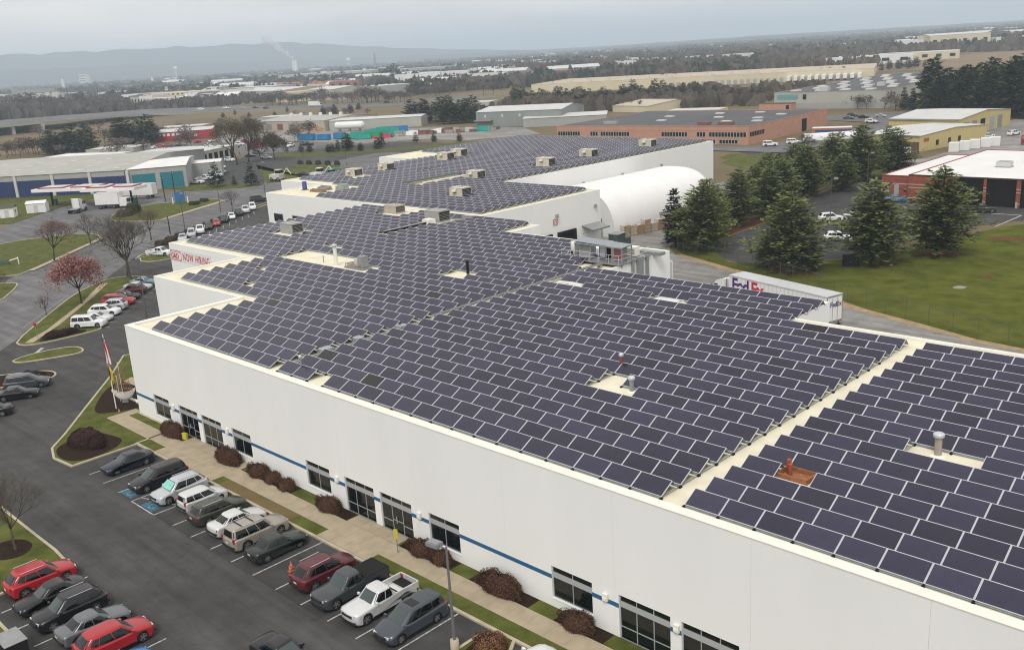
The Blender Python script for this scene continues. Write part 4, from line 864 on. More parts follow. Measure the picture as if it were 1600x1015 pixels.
# right-hand side, a metre lower
car('suv', 'white', 9.9, 123.2, .75, 'white SUV under the lamp post on the access road', z=ZB, detail=False); car('sedan', 'silver', 12.6, 127.2, .75, 'silver car behind the white SUV on the access road', z=ZB, detail=False)
car('suv', 'white', 18.6, 108.0, .6, 'white SUV half hidden behind the middle pine', z=ZB, detail=False)
car('sedan', 'blue', 11.6, 147.0, .4, 'bright blue car in front of the brick garage', z=ZB, detail=False); car('pickup', 'olive', 29.2, 141.2, .55, 'olive green pickup truck in front of the garage bays', z=ZB, detail=False)
car('sedan', 'white', 26.2, 155.4, UP+PI, 'white car inside the left garage bay', z=ZB, detail=False); car('sedan', 'dgrey', 34.0, 155.8, UP+PI, 'dark car inside the right garage bay', z=ZB, detail=False)
for (kind, col, x, y, a, lab) in [('bigsuv', 'white', -60, 226, .5, 'white van in front of the salmon building, left one'), ('bigsuv', 'white', -56, 233, .5, 'white van in front of the salmon building, middle one'), ('suv', 'silver', -54, 239, .5, 'silver SUV in front of the salmon building'), ('suv', 'white', -62, 300, .1, 'white SUV in the car park of the long grey building'), ('sedan', 'black', -73, 318, .1, 'black car in the car park of the long grey building'), ('sedan', 'grey', -77, 314, .1, 'grey car in the car park of the long grey building'), ('suv', 'dgrey', -80, 324, .1, 'dark SUV in the car park of the long grey building'), ('sedan', 'silver', -68, 322, .1, 'silver car in the car park of the long grey building'), ('pickup', 'white', -9, 258, 1.2, 'white pickup truck beside the yellow shed'), ('suv', 'white', -5, 268, 1.2, 'white SUV beside the yellow shed'), ('sedan', 'white', -48, 288, .3, 'white car between salmon building and yellow shed')]:
    car(kind, col, x, y, a, lab, z=ZB+.25 if x < -30 else ZB, detail=False)

# ---- lorries
def lorry_wheels(t, xs_, w, r=.5, dual=False):
    ty, ri = wheel_meshes(r)
    for x in xs_:
        for sgn in (-1, 1):
            o = inst('wheel', ty, t, (x, sgn*(w/2-.16), r), scale=(1, 1.5, 1)); inst('rim', ri, o)
M_VANW = mat('lorry_white', (.74, .74, .73), .5, .04, .8); M_ALU = mat('trailer_aluminium', (.55, .56, .56), .4, .08, 1, metal=.3)
TA = math.atan2(62.6-66.5, 40.2-25.3)     # trailer's own +X points to its rear doors
t = thing('semi_trailer', 'long white box trailer with purple and red lettering behind the white wall', 'trailer', (32.75, 64.55, ZB), TA)
TL = 15.4
boxpart('box_body', M_VANW, t, -TL/2, TL/2, -1.28, 1.28, 1.12, 4.02); boxpart('roof', M_ALU, t, -TL/2-.01, TL/2+.01, -1.3, 1.3, 4.02, 4.06)
for i in range(24): boxpart('rib', M_ALU, t, -TL/2+.3+i*.63, -TL/2+.34+i*.63, -1.295, -1.28, 1.25, 3.95)
boxpart('side_rail', M_ALU, t, -TL/2, TL/2, -1.31, -1.281, 3.9, 4.02); boxpart('side_rail', M_ALU, t, -TL/2, TL/2, -1.31, -1.281, 1.08, 1.22)
b = MB(); b.box(TL/2+.001, TL/2+.04, -1.28, -1.16, 1.12, 4.0); b.box(TL/2+.001, TL/2+.04, 1.16, 1.28, 1.12, 4.0); b.box(TL/2+.001, TL/2+.04, -1.16, 1.16, 3.85, 4.0); b.box(TL/2+.001, TL/2+.06, -1.28, 1.28, .95, 1.12); b.build('door_frame', M_STEEL, t)
for s_ in (-1, 1):
    dr = boxpart('rear_door', M_VANW, t, TL/2+.002, TL/2+.03, min(0, s_*1.15), max(0, s_*1.15), 1.14, 3.84); b = MB(); b.tube((TL/2+.06, s_*.4, 1.2), (TL/2+.06, s_*.4, 3.8), .02, n=5); b.build('lock_rod', M_STEEL, dr)
b = MB(); b.box(TL/2-.1, TL/2, -1.1, 1.1, .45, .6); b.box(TL/2-.1, TL/2-.02, -.8, -.7, .6, 1.1); b.box(TL/2-.1, TL/2-.02, .7, .8, .6, 1.1); b.build('underride_bar', M_BLACK, t)
for s_ in (-1, 1): boxpart('tail_light', M_TAIL, t, TL/2+.06, TL/2+.075, s_*1.0-.12, s_*1.0+.12, .98, 1.08)
for s_ in (-1, 1): boxpart('landing_leg', M_STEEL, t, -TL/2+3, -TL/2+3.15, s_*.8-.08, s_*.8+.08, .1, 1.12)
lorry_wheels(t, (TL/2-2.0, TL/2-3.3), 2.5)
MPU = mat('courier_purple', (.07, .015, .17), .5, .05, 2); MOR = mat('courier_red', (.52, .02, .05), .5, .05, 2)
text('lettering', 'Fed', 2.3, MPU, t, (-TL/2+.5, -1.30, 2.2), (PI/2, 0, 0), .004, .06, .9, .95); text('lettering', 'Ex', 2.3, MOR, t, (-TL/2+3.75, -1.30, 2.2), (PI/2, 0, 0), .004, .06, .9, .95)
text('lettering', 'Fed', .78, MPU, t, (TL/2+.065, -.82, 2.75), (PI/2, 0, PI/2), .003, .015); text('lettering', 'Ex', .78, mat('courier_grey', (.09, .03, .13), .5), t, (TL/2+.065, .28, 2.75), (PI/2, 0, PI/2), .003, .015)
def tractor(t, m=M_VANW):
    """cab-behind-bonnet tractor, nose at -X"""
    boxpart('chassis', M_BLACK, t, -3.2, 3.2, -.45, .45, .6, .95)
    b = MB(); prof = [(-3.3, .6), (-3.3, 1.35), (-3.0, 1.6), (-1.75, 1.75), (-1.35, 2.55), (-1.0, 2.95), (.35, 3.35), (.55, 3.3), (.55, .9), (-.2, .75), (-1.9, .75), (-2.0, .6)]
    b.grid([[(x, -1.1, z) for x, z in prof], [(x, 1.1, z) for x, z in prof]], 0, False, True); b.face([(x, -1.1, z) for x, z in prof]); b.face([(x, 1.1, z) for x, z in prof][::-1]); b.build('cab', m, t)
    b = MB(); b.face([(-1.77, -.95, 1.8), (-1.77, .95, 1.8), (-1.39, .95, 2.55), (-1.39, -.95, 2.55)][::-1]); b.build('windscreen', M_CGLASS, t)
    for s_ in (-1, 1):
        b = MB(); P = [(-1.6, s_*1.112, 1.8), (-.7, s_*1.112, 1.8), (-.7, s_*1.112, 2.5), (-1.3, s_*1.112, 2.5)]; b.face(P if s_ < 0 else P[::-1]); b.build('side_window', M_CGLASS, t)
        boxpart('mirror', M_BLACK, t, -1.7, -1.6, s_*1.3-.06, s_*1.3+.06, 1.8, 2.4); b = MB(); b.tube((.75, s_*.95, .8), (.75, s_*.95, 3.4), .07); b.build('exhaust', M_RIM, t); boxpart('headlight', M_CHROME, t, -3.32, -3.25, s_*.85-.15, s_*.85+.15, 1.0, 1.2)
    boxpart('grille', M_GRILLE, t, -3.33, -3.25, -.5, .5, .8, 1.4); boxpart('bumper', M_RIM, t, -3.45, -3.3, -1.1, 1.1, .45, .75)
    lorry_wheels(t, (-2.5, 1.5, 2.7), 2.4)
d_ = Vector((math.cos(TA), math.sin(TA)))
t = thing('tractor_unit', 'white tractor unit coupled to the long purple-lettered trailer', 'truck', (32.75-d_.x*9.2, 64.55-d_.y*9.2, ZB), TA); tractor(t)
t = thing('box_trailer', 'white trailer end with an orange mark beside the bump-out wall', 'trailer', (11.0, 68.2, ZB), -.25)
boxpart('box_body', M_VANW, t, -6, 3, -1.25, 1.25, 1.1, 4.0); boxpart('roof', M_ALU, t, -6.02, 3.02, -1.27, 1.27, 4.0, 4.04); boxpart('rear_door', M_ALU, t, 3.001, 3.03, -1.1, 1.1, 1.2, 3.9); lorry_wheels(t, (1.2, 0), 2.5); boxpart('orange_mark', mat('orange_paint', (.45, .2, .02), .6), t, 3.031, 3.04, .1, .5, 1.5, 2.9); boxpart('underride_bar', M_BLACK, t, 2.9, 3, -1, 1, .5, .6)
# lorries under the fuel canopy
t = thing('lorry', 'white day-cab lorry parked under the fuel canopy', 'truck', (-152, 56, 0), 2.4+PI); tractor(t); boxpart('deck', M_STEEL, t, .7, 3.3, -1, 1, .95, 1.05)
for i, (x, y, a, L_, lab) in enumerate([(-149.5, 63, .65, 6.2, 'white box lorry beside the fuel canopy'), (-160.5, 74, .6, 13, 'long white trailer parked behind the fuel canopy')]):
    t = thing('box_lorry', lab, 'truck', (x, y, 0), a); boxpart('box_body', M_VANW, t, -L_/2, L_/2, -1.25, 1.25, 1.1, 3.9); boxpart('roof', M_ALU, t, -L_/2, L_/2, -1.27, 1.27, 3.9, 3.94); boxpart('rear_door', M_ALU, t, -L_/2-.03, -L_/2-.001, -1.1, 1.1, 1.2, 3.8)
    lorry_wheels(t, (-L_/2+1.2, L_/2-1.5), 2.5)
    if i == 0: boxpart('cab', M_VANW, t, L_/2+.05, L_/2+2, -1.1, 1.1, .6, 2.5); boxpart('windscreen', M_CGLASS, t, L_/2+2.001, L_/2+2.02, -.95, .95, 1.5, 2.3)
# ---------------------------------------------------------------- vegetation
def quad_leaf(b, c, d, side, L, W, m=0):
    c, d, side = Vector(c), Vector(d), Vector(side)
    b.face([c, c+d*L*.45+side*W, c+d*L, c+d*L*.45-side*W], m)
def conifer(seed, h, r, dense=1., narrow=False, leaf=None, tiers=None, size=1., rnd_=False):
    """layered needle sprays on drooping boughs round a tapered trunk"""
    R = random.Random(seed); b = MB(); tr = MB()
    tr.tube((0, 0, 0), (0, 0, h*.55), .022*h, .012*h, 7); tr.tube((0, 0, h*.55), (0, 0, h*.97), .012*h, .003*h, 6)
    n = tiers or int(h*2.9)
    for i in range(n):
        t = (i+R.uniform(.1, .9))/n; z = h*(.07+.92*t)
        env = (1-t)**(.75 if not narrow else .9)*(.55+.45*min(1, t*6+.3)); rr = r*env*R.uniform(.75, 1.12)
        if rnd_: env = (1-t**1.9)**.8*(.62+.38*min(1, t*3.2)); rr = r*env*R.uniform(.62, 1.2)
        nb = max(3, int((7 if t < .75 else 5)*dense)); a0 = R.uniform(0, 6.28)
        for j in range(nb):
            a = a0+2*PI*(j+R.uniform(-.35, .35))/nb; L = rr*R.uniform(.6, 1.12); rise = R.uniform(-.12, .25)+.35*t
            d = Vector((math.cos(a), math.sin(a), rise)); tip = Vector((0, 0, z))+d*L+Vector((0, 0, -.08*L))
            if t < .8 and R.random() < .8: tr.tube((0, 0, z), tip*.8+Vector((0, 0, z))*.2, .012*h*(1-t)*.6+.008, .006, 3, cap=False)
            ns = max(2, int(L*4.6*dense/size))
            for k in range(ns):
                f = .18+.82*(k+R.random())/ns; p = Vector((0, 0, z)).lerp(tip, f)+Vector((R.gauss(0, .12), R.gauss(0, .12), R.gauss(0, .10)))*L*.35
                aa = a+R.uniform(-1.25, 1.25); dd = Vector((math.cos(aa), math.sin(aa), R.uniform(-.15, .55))).normalized()
                sd_ = dd.cross(Vector((R.uniform(-.6, .6), R.uniform(-.6, .6), 1))).normalized()
                quad_leaf(b, p, dd, sd_, R.uniform(.5, 1.0)*size*(.6+.05*h), R.uniform(.12, .26)*size*(.6+.05*h))
    for k in range(5): quad_leaf(b, (0, 0, h*.93), (R.uniform(-.3, .3), R.uniform(-.3, .3), 1), (math.cos(k), math.sin(k), 0), h*.08, .07*size)
    return tr.mesh('trunk'), b.mesh('crown')
def bare(seed, h, spread=.5, depth=5, blossoms=0, split=.16, thick=.022, bl_size=.12):
    """branching bare tree: trunk and limbs; crown = twigs, buds or blossoms"""
    R = random.Random(seed); tr = MB(); cw = MB(); tips = []
    def grow(p, d, L, r, lev):
        segs = 2; q = p
        for s_ in range(segs):
            d = (d+Vector((R.gauss(0, .10), R.gauss(0, .10), R.gauss(0, .05)+.05))).normalized(); q2 = q+d*L/segs
            (tr if lev < 3 else cw).tube(q, q2, r*(1-.25*s_), r*(1-.25*(s_+1)), 6 if lev < 2 else 3, cap=False); q = q2
            if lev >= depth-2: tips.append((q, d))
        if lev >= depth: return
        nb = R.choice((2, 3, 3)) if lev else R.choice((4, 5))
        for i in range(nb):
            a = 2*PI*(i+R.uniform(-.3, .3))/nb; perp = d.orthogonal().normalized(); perp = Matrix.Rotation(a, 3, d) @ perp
            ang = R.uniform(.32, .75)*(1.15 if lev == 0 else 1)*(spread/.5); nd = (d*math.cos(ang)+perp*math.sin(ang)).normalized()
            grow(q, nd, L*R.uniform(.62, .82), r*R.uniform(.5, .64), lev+1)
        if lev < 2: grow(q, (d+Vector((R.gauss(0, .15), R.gauss(0, .15), .1))).normalized(), L*.8, r*.7, lev+1)
    grow(Vector((0, 0, 0)), Vector((0, 0, 1)), h*.27, h*thick, 0)
    for (q, d) in tips:
        for k in range(2):
            dd = (d+Vector((R.gauss(0, .6), R.gauss(0, .6), R.gauss(.1, .4)))).normalized(); L = h*R.uniform(.03, .07); s_ = dd.orthogonal().normalized()
            cw.face([q-s_*.006*h*.12, q+s_*.006*h*.12, q+dd*L])
    bl = MB()
    for i in range(blossoms):
        q, d = R.choice(tips); c = q+Vector((R.gauss(0, 1), R.gauss(0, 1), R.gauss(0, 1)))*h*.035
        dd = Vector((R.gauss(0, 1), R.gauss(0, 1), R.gauss(0, 1))).normalized(); quad_leaf(bl, c, dd, dd.orthogonal(), bl_size*R.uniform(.7, 1.5), bl_size*.4*R.uniform(.7, 1.4))
    # scale to height exactly
    zz = max([v[2] for v in cw.v] or [h]); k = h/zz
    for m_ in (tr, cw, bl): m_.v = [(v[0]*k, v[1]*k, v[2]*k) for v in m_.v]
    return tr.mesh('trunk'), cw.mesh('twigs'), (bl.mesh('crown') if blossoms else None)
def shrub(seed, rx, ry, h, n=900, s=.11):
    """clipped mound: many small leaves over an uneven lumpy core"""
    R = random.Random(seed); core = MB(); lf = MB(); ph = [R.uniform(0, 6) for _ in range(6)]
    def rad(u, v): return 1+.10*math.sin(3*u+ph[0])*math.sin(2*v+ph[1])+.07*math.sin(5*u+ph[2])+.05*math.sin(7*u+4*v+ph[3])
    def P(u, v, k=1.): q = rad(u, v)*k; return Vector((rx*q*math.cos(u)*math.cos(v)**.7, ry*q*math.sin(u)*math.cos(v)**.7, h*q*math.sin(v)**.85))
    core.grid([[P(2*PI*j/14, .02+1.5*i/5, .9) for j in range(14)] for i in range(6)], 0, True, True)  # dark solid core filling the gaps between the leaves
    for i in range(n):
        u = R.uniform(0, 2*PI); v = math.asin(R.random()); p = P(u, max(.02, v), R.uniform(.9, 1.0)); nn = (p-Vector((0, 0, h*.2))).normalized()
        d = (nn*.35+Vector((R.gauss(0, .8), R.gauss(0, .8), R.gauss(0, .8)))).normalized(); quad_leaf(lf, p, d, d.cross(nn).normalized() if d.cross(nn).length > .05 else d.orthogonal(), s*R.uniform(.8, 1.6), s*.42)
    return core.mesh('inner_core'), lf.mesh('foliage')
M_PINE = leafmat('pine_needles', (.068, .094, .029), (.17, .195, .060), .5)
M_SPRUCE = leafmat('spruce_needles', (.018, .030, .016), (.042, .056, .026), .35)
M_DPINE = leafmat('dark_needles', (.030, .044, .018), (.070, .082, .030), .45)
M_PINK = leafmat('pink_blossom', (.24, .095, .09), (.40, .20, .18), .3)
M_PINKD = leafmat('dull_pink_buds', (.16, .085, .075), (.24, .14, .12), .3)
M_BUD = leafmat('green_buds', (.13, .12, .04), (.20, .19, .06), .3)
M_BARB = leafmat('barberry_leaves', (.075, .036, .019), (.135, .072, .038), .35)
M_BARBD = leafmat('dark_barberry_leaves', (.026, .011, .011), (.046, .02, .017), .3)
M_ORNG = leafmat('orange_dry_leaves', (.16, .075, .035), (.27, .15, .07), .3)
M_HEDGE = leafmat('green_hedge_leaves', (.028, .045, .015), (.06, .085, .03), .35)
M_BUSHB = leafmat('brown_bush_leaves', (.07, .055, .03), (.12, .095, .05), .3)
def setm(me, m): me.materials.append(m); return me
def tree_thing(name, label, cat, x, y, z, trunk, crown, group, scale=1., rz=None, extra=None, m_cr=None):
    t = thing(name, label, cat, (x, y, z), rnd.uniform(0, 6.28) if rz is None else rz, group)
    t.scale = (scale,)*3 if not isinstance(scale, tuple) else scale
    t.rotation_euler = (rnd.uniform(-.05, .05), rnd.uniform(-.05, .05), t.rotation_euler[2])
    inst('trunk', trunk, t); inst('crown', crown, t, mats={0: m_cr} if m_cr else None)
    if extra: inst('blossom', extra, t)
    return t
PINES = [(setm(a, M_BARK), setm(c, M_PINE)) for a, c in [conifer(11, 11, 5.0, 1.35, rnd_=True, size=.62), conifer(12, 12, 5.0, 1.35, rnd_=True, size=.62), conifer(13, 13, 5.4, 1.35, rnd_=True, size=.62), conifer(14, 10, 4.4, 1.35, rnd_=True, size=.62)]]
SPR = [(setm(a, M_BARK), setm(c, M_SPRUCE)) for a, c in [conifer(21, 9, 2.7, 1.2, True), conifer(22, 6, 2.0, 1.1, True)]]
for (x, y, h, v, lab) in [(-1.8, 92.5, 9.6, 's', 'dark narrow spruce at the corner of the truck court'), (3.2, 92.2, 11.3, 0, 'broad dark pine beside the truck court fence'), (-.6, 101.2, 8.6, 3, 'pine behind the broad pine by the fence'), (-2.8, 112.6, 10.3, 1, 'olive pine on the red mulch strip, third along the road'), (-7.1, 126.7, 9, 3, 'small pine on the red mulch strip near the dome'), (-8.0, 136.1, 10, 0, 'pine beyond the dome on the mulch strip'), (-12.5, 156.0, 10.2, 1, 'pine at the far end of the mulch strip'), (-3.4, 155.5, 8, 3, 'small pine at the bend of the access road'), (-6.6, 170.3, 12.6, 2, 'tall dense pine standing before the yellow shed, left one'), (-9.8, 192.3, 10, 1, 'pine close to the yellow shed corner'), (-16.5, 148, 8.6, 3, 'pine near the far corner of the rear block'),
    (22.0, 86.4, 11.3, 0, 'big pine on the lawn nearest the purple-lettered trailer'), (29.8, 95.8, 12.2, 1, 'big pine beside the black bin'), (35.3, 105, 13, 2, 'tallest pine on the lawn in front of the brick garage'), (-4.5, 106.5, 9.2, 0, 'olive pine between the court corner and the mulch strip'), (-1.2, 121, 9.4, 2, 'pine on the mulch strip facing the lamp post'), (-4.2, 131.5, 9.6, 3, 'pine on the mulch strip midway along the road'), (-7.4, 146.5, 10.5, 2, 'full pine near the bend of the access road'), (-11.5, 141, 9.5, 1, 'pine behind the dome end, set back from the road'), (-13.5, 170, 10.5, 0, 'pine beyond the bend left of the tall dense pine'), (-1.0, 178, 11, 1, 'pine right of the tall dense pine before the yellow shed'), (-18, 162, 9, 2, 'pine at the rear block far corner, set back'), (-17, 182, 9.5, 3, 'pine between the rear block and the salmon building'), (18.0, 87.0, 4.6, 3, 'young low pine at the edge of the lawn'), (24.6, 87.6, 4.0, 3, 'young low pine right of the big lawn pine')]:
    a, c = SPR[0] if v == 's' else PINES[v]; base = 9 if v == 's' else (11, 12, 13, 10)[v]
    k_ = h/base; w_ = k_ if v == 's' else k_*rnd.uniform(1.18, 1.34); tree_thing('spruce_tree' if v == 's' else 'pine_tree', lab, 'tree', x, y, ZB, a, c, 'conifers around the access road', (w_, w_, k_))
# the dark wood on the right
WOOD = [(setm(a, M_BARK), setm(c, M_DPINE)) for a, c in [conifer(31, 17, 5.6, 1.1, size=1.7, tiers=30, rnd_=True), conifer(32, 19, 6.2, 1.1, size=1.7, tiers=32, rnd_=True), conifer(33, 15, 5.4, 1.1, size=1.7, tiers=28, rnd_=True)]]
R = random.Random(5)
for i in range(150):
    u, v = R.random(), R.random(); x = -56+u*126+R.uniform(-3, 3); y = 316+v*100-u*10
    if x < -34 and y > 372: continue
    a, c = WOOD[i % 3]; tree_thing('pine_tree', 'tall dark pine in the dense wood at the upper right', 'tree', x, y, -.9, a, c, 'dark pine wood', R.uniform(.8, 1.1))
for (x, y, s_, lab) in [(-72, 352, .5, 'small dark conifer left of the pine wood, nearer one'), (-66, 346, .55, 'small dark conifer left of the pine wood, pointed one')]: tree_thing('pine_tree', lab, 'tree', x, y, -.7, SPR[0][0], SPR[0][1], None, 1.0)
# bare and budding trees on the left
def bare_tree(seed, h, x, y, lab, z=0., spread=.5, blossoms=0, mbl=None, mt=None, name='bare_tree', bl=.12, depth=5, thick=.022):
    a, tw, bm_ = bare(seed, h, spread, depth, blossoms, thick=thick, bl_size=bl); setm(a, mt or M_BARK); setm(tw, mt or M_TWIG)
    t = thing(name, lab, 'tree', (x, y, z), 0); inst('trunk', a, t); inst('twigs', tw, t)
    if bm_: setm(bm_, mbl); inst('crown', bm_, t)
bare_tree(41, 7.8, -51.9, 15.7, 'tree with pink red blossom at the side car park', .1, .62, 5200, M_PINK, name='blossom_tree', bl=.17)
bare_tree(42, 11.6, -61.4, 27.4, 'tall leafless tree at the end of the side car park', .1, .5, 500, M_BUD, M_GREYTWIG, depth=6, bl=.1)
bare_tree(43, 9.5, -63.3, 27.9, 'second leafless trunk beside the tall tree', .1, .5, 900, M_BUD, name='bare_tree', bl=.12)
bare_tree(44, 2.9, -49.4, 9.8, 'small bare sapling at the kerb of the side strip', .1, .6, 0, mt=M_GREYTWIG, depth=4, thick=.03)
bare_tree(45, 8.2, -90.8, 26.8, 'dull pink budding tree on the big grass triangle', .1, .42, 1900, M_PINKD, name='budding_tree', bl=.13)
bare_tree(46, 6.5, -101.5, 37.9, 'leafless tree near the tip of the grass triangle', .1, .45, 200, M_BUSHB)
bare_tree(47, 6.6, -93.1, 46.3, 'thin bare tree by the hedge row', .1, .45, 300, M_PINKD)
bare_tree(48, 5.8, 19.3, -18.2, 'bare tree in the mulch ring at the left edge', .1, .5, 0, mt=M_TWIG, depth=6, thick=.02)
bare_tree(49, 5.4, -109.8, 73.8, 'small bare street tree beside the parked row', .1, .5, 0, mt=M_GREYTWIG)
bare_tree(50, 17, -206.6, 132.0, 'tall brown tree pair behind the teal doors, nearer one', 0, .42, 1600, M_BUSHB, bl=.3); bare_tree(51, 15.5, -211, 139.0, 'tall brown tree pair behind the teal doors, farther one', 0, .42, 1400, M_BUSHB, bl=.3)
bare_tree(52, 9.8, -207.4, 147.0, 'wide olive tree at the far street corner', 0, .6, 3000, M_BUSHB, bl=.34); bare_tree(53, 8.5, -214.7, 146.1, 'pinkish bare tree at the far street corner', 0, .55, 1500, M_PINKD, bl=.3)
bare_tree(54, 3.2, -73.5, 11.5, 'small bare tree on the island at the left edge', .1, .5, 200, M_BUD)
bare_tree(55, 5.2, -43.5, 58.0, 'thin bare tree in front of the rear block windows', 0, .45, 0, mt=M_GREYTWIG)
bare_tree(56, 6.5, -18, 212, 'thin bare tree in front of the salmon building', ZB, .4, 0, mt=M_GREYTWIG); bare_tree(57, 7, -38, 205, 'bare brown tree at the salmon building corner', ZB, .45, 300, M_BUSHB)
for (x, y, h, lab) in [(-158.3, 97.4, 6.8, 'round-crowned dark conifer on the verge, left one'), (-149.8, 103, 6, 'round-crowned dark conifer on the verge, right one'), (-155.4, 101, 2.9, 'tiny cone-shaped spruce between the two verge conifers')]:
    a, c = SPR[1]; tree_thing('spruce_tree', lab, 'tree', x, y, .05, a, c, None, (h/6*1.25, h/6*1.25, h/6) if h > 4 else h/6)
# mid-distance trees: every one an object, sharing a few meshes
EVM = [(setm(a, M_BARK), setm(c, M_DPINE)) for a, c in [conifer(61, 9, 3.6, 1.1, size=1.7, tiers=17, rnd_=True), conifer(62, 9, 3.0, 1.1, True, size=1.7, tiers=16), conifer(63, 9, 4.4, 1.1, size=1.9, tiers=15)]]
BRM = []
for s_ in (71, 72, 73, 74):
    a, tw, bm_ = bare(s_, 10, .55, 4, 260, thick=.02, bl_size=.5); setm(a, M_TWIG); setm(bm_, leafmat('twig_haze_%d' % (s_ % 2), ((.085, .066, .052), (.10, .075, .07))[s_ % 2], ((.13, .105, .085), (.15, .11, .10))[s_ % 2], .3)); BRM.append((a, bm_))
EV_MID = [(-340,408,8),(-344,418,9),(-320,397,7),(-321,405,6),(-320,409,8),(-313,404,8),(-309,403,7),(-305,407,9),(-307,413,9),(-310,422,7),(-296,412,7),(-299,418,8),(-250,366,9),(-252,376,6),(-249,377,7),(-254,386,8),(-256,391,9),(-266,411,6),(-258,407,6),(-266,423,7),(-273,441,10),(-274,443,6),(-263,436,7),(-258,442,10),(-237,429,8),(-226,423,8),(-215,421,8),(-201,404,7),(-200,415,7),(-190,407,6),(-176,400,6),(-176,414,6),(-233,615,7),(-230,615,6),(-228,616,6),(-222,613,7),(-218,609,6),(-215,611,5),(-210,609,6)]
EV_CL = [(-291,281,11),(-289,284,9),(-274,274,12),(-272,274,11),(-281,288,9),(-273,285,10),(-259,274,8),(-257,276,12),(-252,276,9),(-253,282,10),(-261,290,8),(-245,280,8),(-283,293,11),(-293,307,11),(-282,299,9),(-277,301,9),(-276,304,10),(-272,305,11)]
EV_BACK = [(-642,763,12),(-652,799,13),(-671,830,11),(-624,802,8),(-663,861,9),(-644,878,11),(-625,862,12),(-624,886,10),(-584,849,10),(-598,886,11),(-561,860,11),(-574,890,11),(-567,898,9),(-583,939,10),(-526,871,9),(-554,936,10),(-529,904,12),(-515,908,10),(-553,976,9),(-509,928,8),(-500,931,12),(-461,876,11),(-440,864,7),(-436,869,8),(-453,915,9),(-305,773,5),(-299,766,6),(-304,789,6),(-295,778,6),(-299,802,7),(-230,692,7),(-232,711,7),(-226,711,7),(-228,721,7),(-221,720,8),(-221,734,8),(-221,751,5),(-362,582,6),(-364,599,8),(-360,609,8),(-364,635,8),(-962,700,17),(-1027,751,16),(-962,716,12),(-1053,784,17),(-1056,801,18),(-1009,770,12),(-998,825,19),(-1031,858,19),(-1006,842,21),(-964,816,16),(-1011,858,24),(-919,788,18),(-1112,499,13),(-1104,501,13),(-1077,496,10),(-1064,493,13),(-1059,497,12),(-1045,497,10),(-1053,509,13)]
BARE_MID = [(-240,375,6),(-252,397,7),(-223,375,6),(-216,371,5),(-211,376,6),(-211,386,7),(-214,402,6),(-194,380,7),(-196,394,7),(-182,390,5),(-180,393,6),(-169,386,5),(-157,382,6),(-159,394,7),(-114,361,6),(-118,378,7),(-107,365,6),(-109,374,6),(-96,361,7),(-89,356,6),(-92,366,5),(-84,363,7),(-75,351,6),(-70,352,5)]
BARE_HW = [(-614,399,11),(-646,422,9),(-642,421,11),(-619,414,12),(-600,405,10),(-595,407,10),(-595,411,9),(-584,407,9),(-602,425,9),(-605,431,9),(-597,431,9),(-563,413,8),(-586,433,13),(-564,421,9),(-570,432,9),(-538,414,10),(-553,430,9),(-543,428,9),(-528,421,8),(-545,434,8),(-510,414,9),(-506,418,12),(-520,433,11),(-516,434,12),(-511,433,10),(-490,424,10),(-479,421,8),(-482,426,9),(-480,429,9),(-481,437,8),(-1033,333,17),(-1049,342,18),(-979,324,14),(-1022,343,14),(-967,324,12),(-1040,354,17),(-1029,353,17),(-1015,353,19),(-989,348,17),(-970,346,13),(-947,338,12),(-990,360,18),(-985,361,18),(-931,346,17),(-953,357,12),(-915,348,12),(-919,352,12),(-969,374,16),(-914,358,15),(-885,348,13),(-942,374,13),(-879,355,17),(-899,367,14),(-862,356,14),(-858,356,17),(-913,383,12),(-550,501,11),(-572,525,10),(-516,486,9),(-548,518,8),(-512,494,12),(-536,528,9),(-519,515,10),(-537,541,10),(-529,543,9),(-545,564,11),(-549,574,9),(-453,490,11),(-522,566,8),(-532,582,11),(-508,563,12),(-522,588,10),(-727,811,16),(-744,833,17),(-756,860,13),(-746,853,18),(-729,852,18),(-752,887,15),(-719,854,18),(-749,901,15),(-671,825,12),(-728,896,18),(-692,871,11),(-704,891,13)]
EV_LEFT = [(-355,127,10),(-343,124,11),(-341,125,8),(-348,130,9),(-346,132,9),(-347,133,12),(-347,135,8),(-335,133,10),(-342,138,12),(-338,138,8),(-349,156,13),(-350,159,13),(-353,164,9),(-354,167,12),(-344,165,11),(-354,172,13),(-359,177,9)]
CON_S = [(-219,166,3),(-215,167,3),(-205,177,5),(-204,176,6),(-196,176,3),(-206,169,3),(-205,170,3),(-207,174,4),(-195,183,4),(-200,189,5),(-198,204,4),(-191,207,3),(-180,210,3)]
BARE_L = [(-379,114,7),(-365,112,7),(-378,117,5),(-376,118,7),(-372,118,6),(-358,115,6),(-380,124,6),(-379,125,8),(-370,123,6),(-367,124,8),(-370,126,7),(-361,124,8),(-371,129,6),(-373,131,6),(-382,163,8),(-372,162,7),(-372,163,5),(-374,165,8),(-368,191,6),(-373,196,5),(-368,198,6),(-359,195,6)]
def belt(lst, kind, name, label, group, wide=1., twice=False):
    if twice: lst = lst+[(x+rnd.uniform(-9, 9), y+rnd.uniform(-9, 9), h*rnd.uniform(.7, 1.15)) for x, y, h in lst]
    for i, (x, y, h) in enumerate(lst):
        if kind == 'e': a, c = EVM[int(i*7+x) % 3]; k = h/9
        else: a, c = BRM[int(i*5+y) % 4]; k = h/10
        t = thing(name, label, 'tree', (x, y, hz(x, y)), rnd.uniform(0, 6.28), group); t.scale = (k*wide, k*wide, k); inst('trunk', a, t); inst('crown', c, t)
belt(EV_MID, 'e', 'evergreen_tree', 'dark evergreen in the belt before the long cream building', 'evergreens before the cream building', 1.2, True)
belt(EV_CL, 'e', 'evergreen_tree', 'dark evergreen in the dense clump left of the grey shed', 'evergreen clump by the grey shed', 1.25)
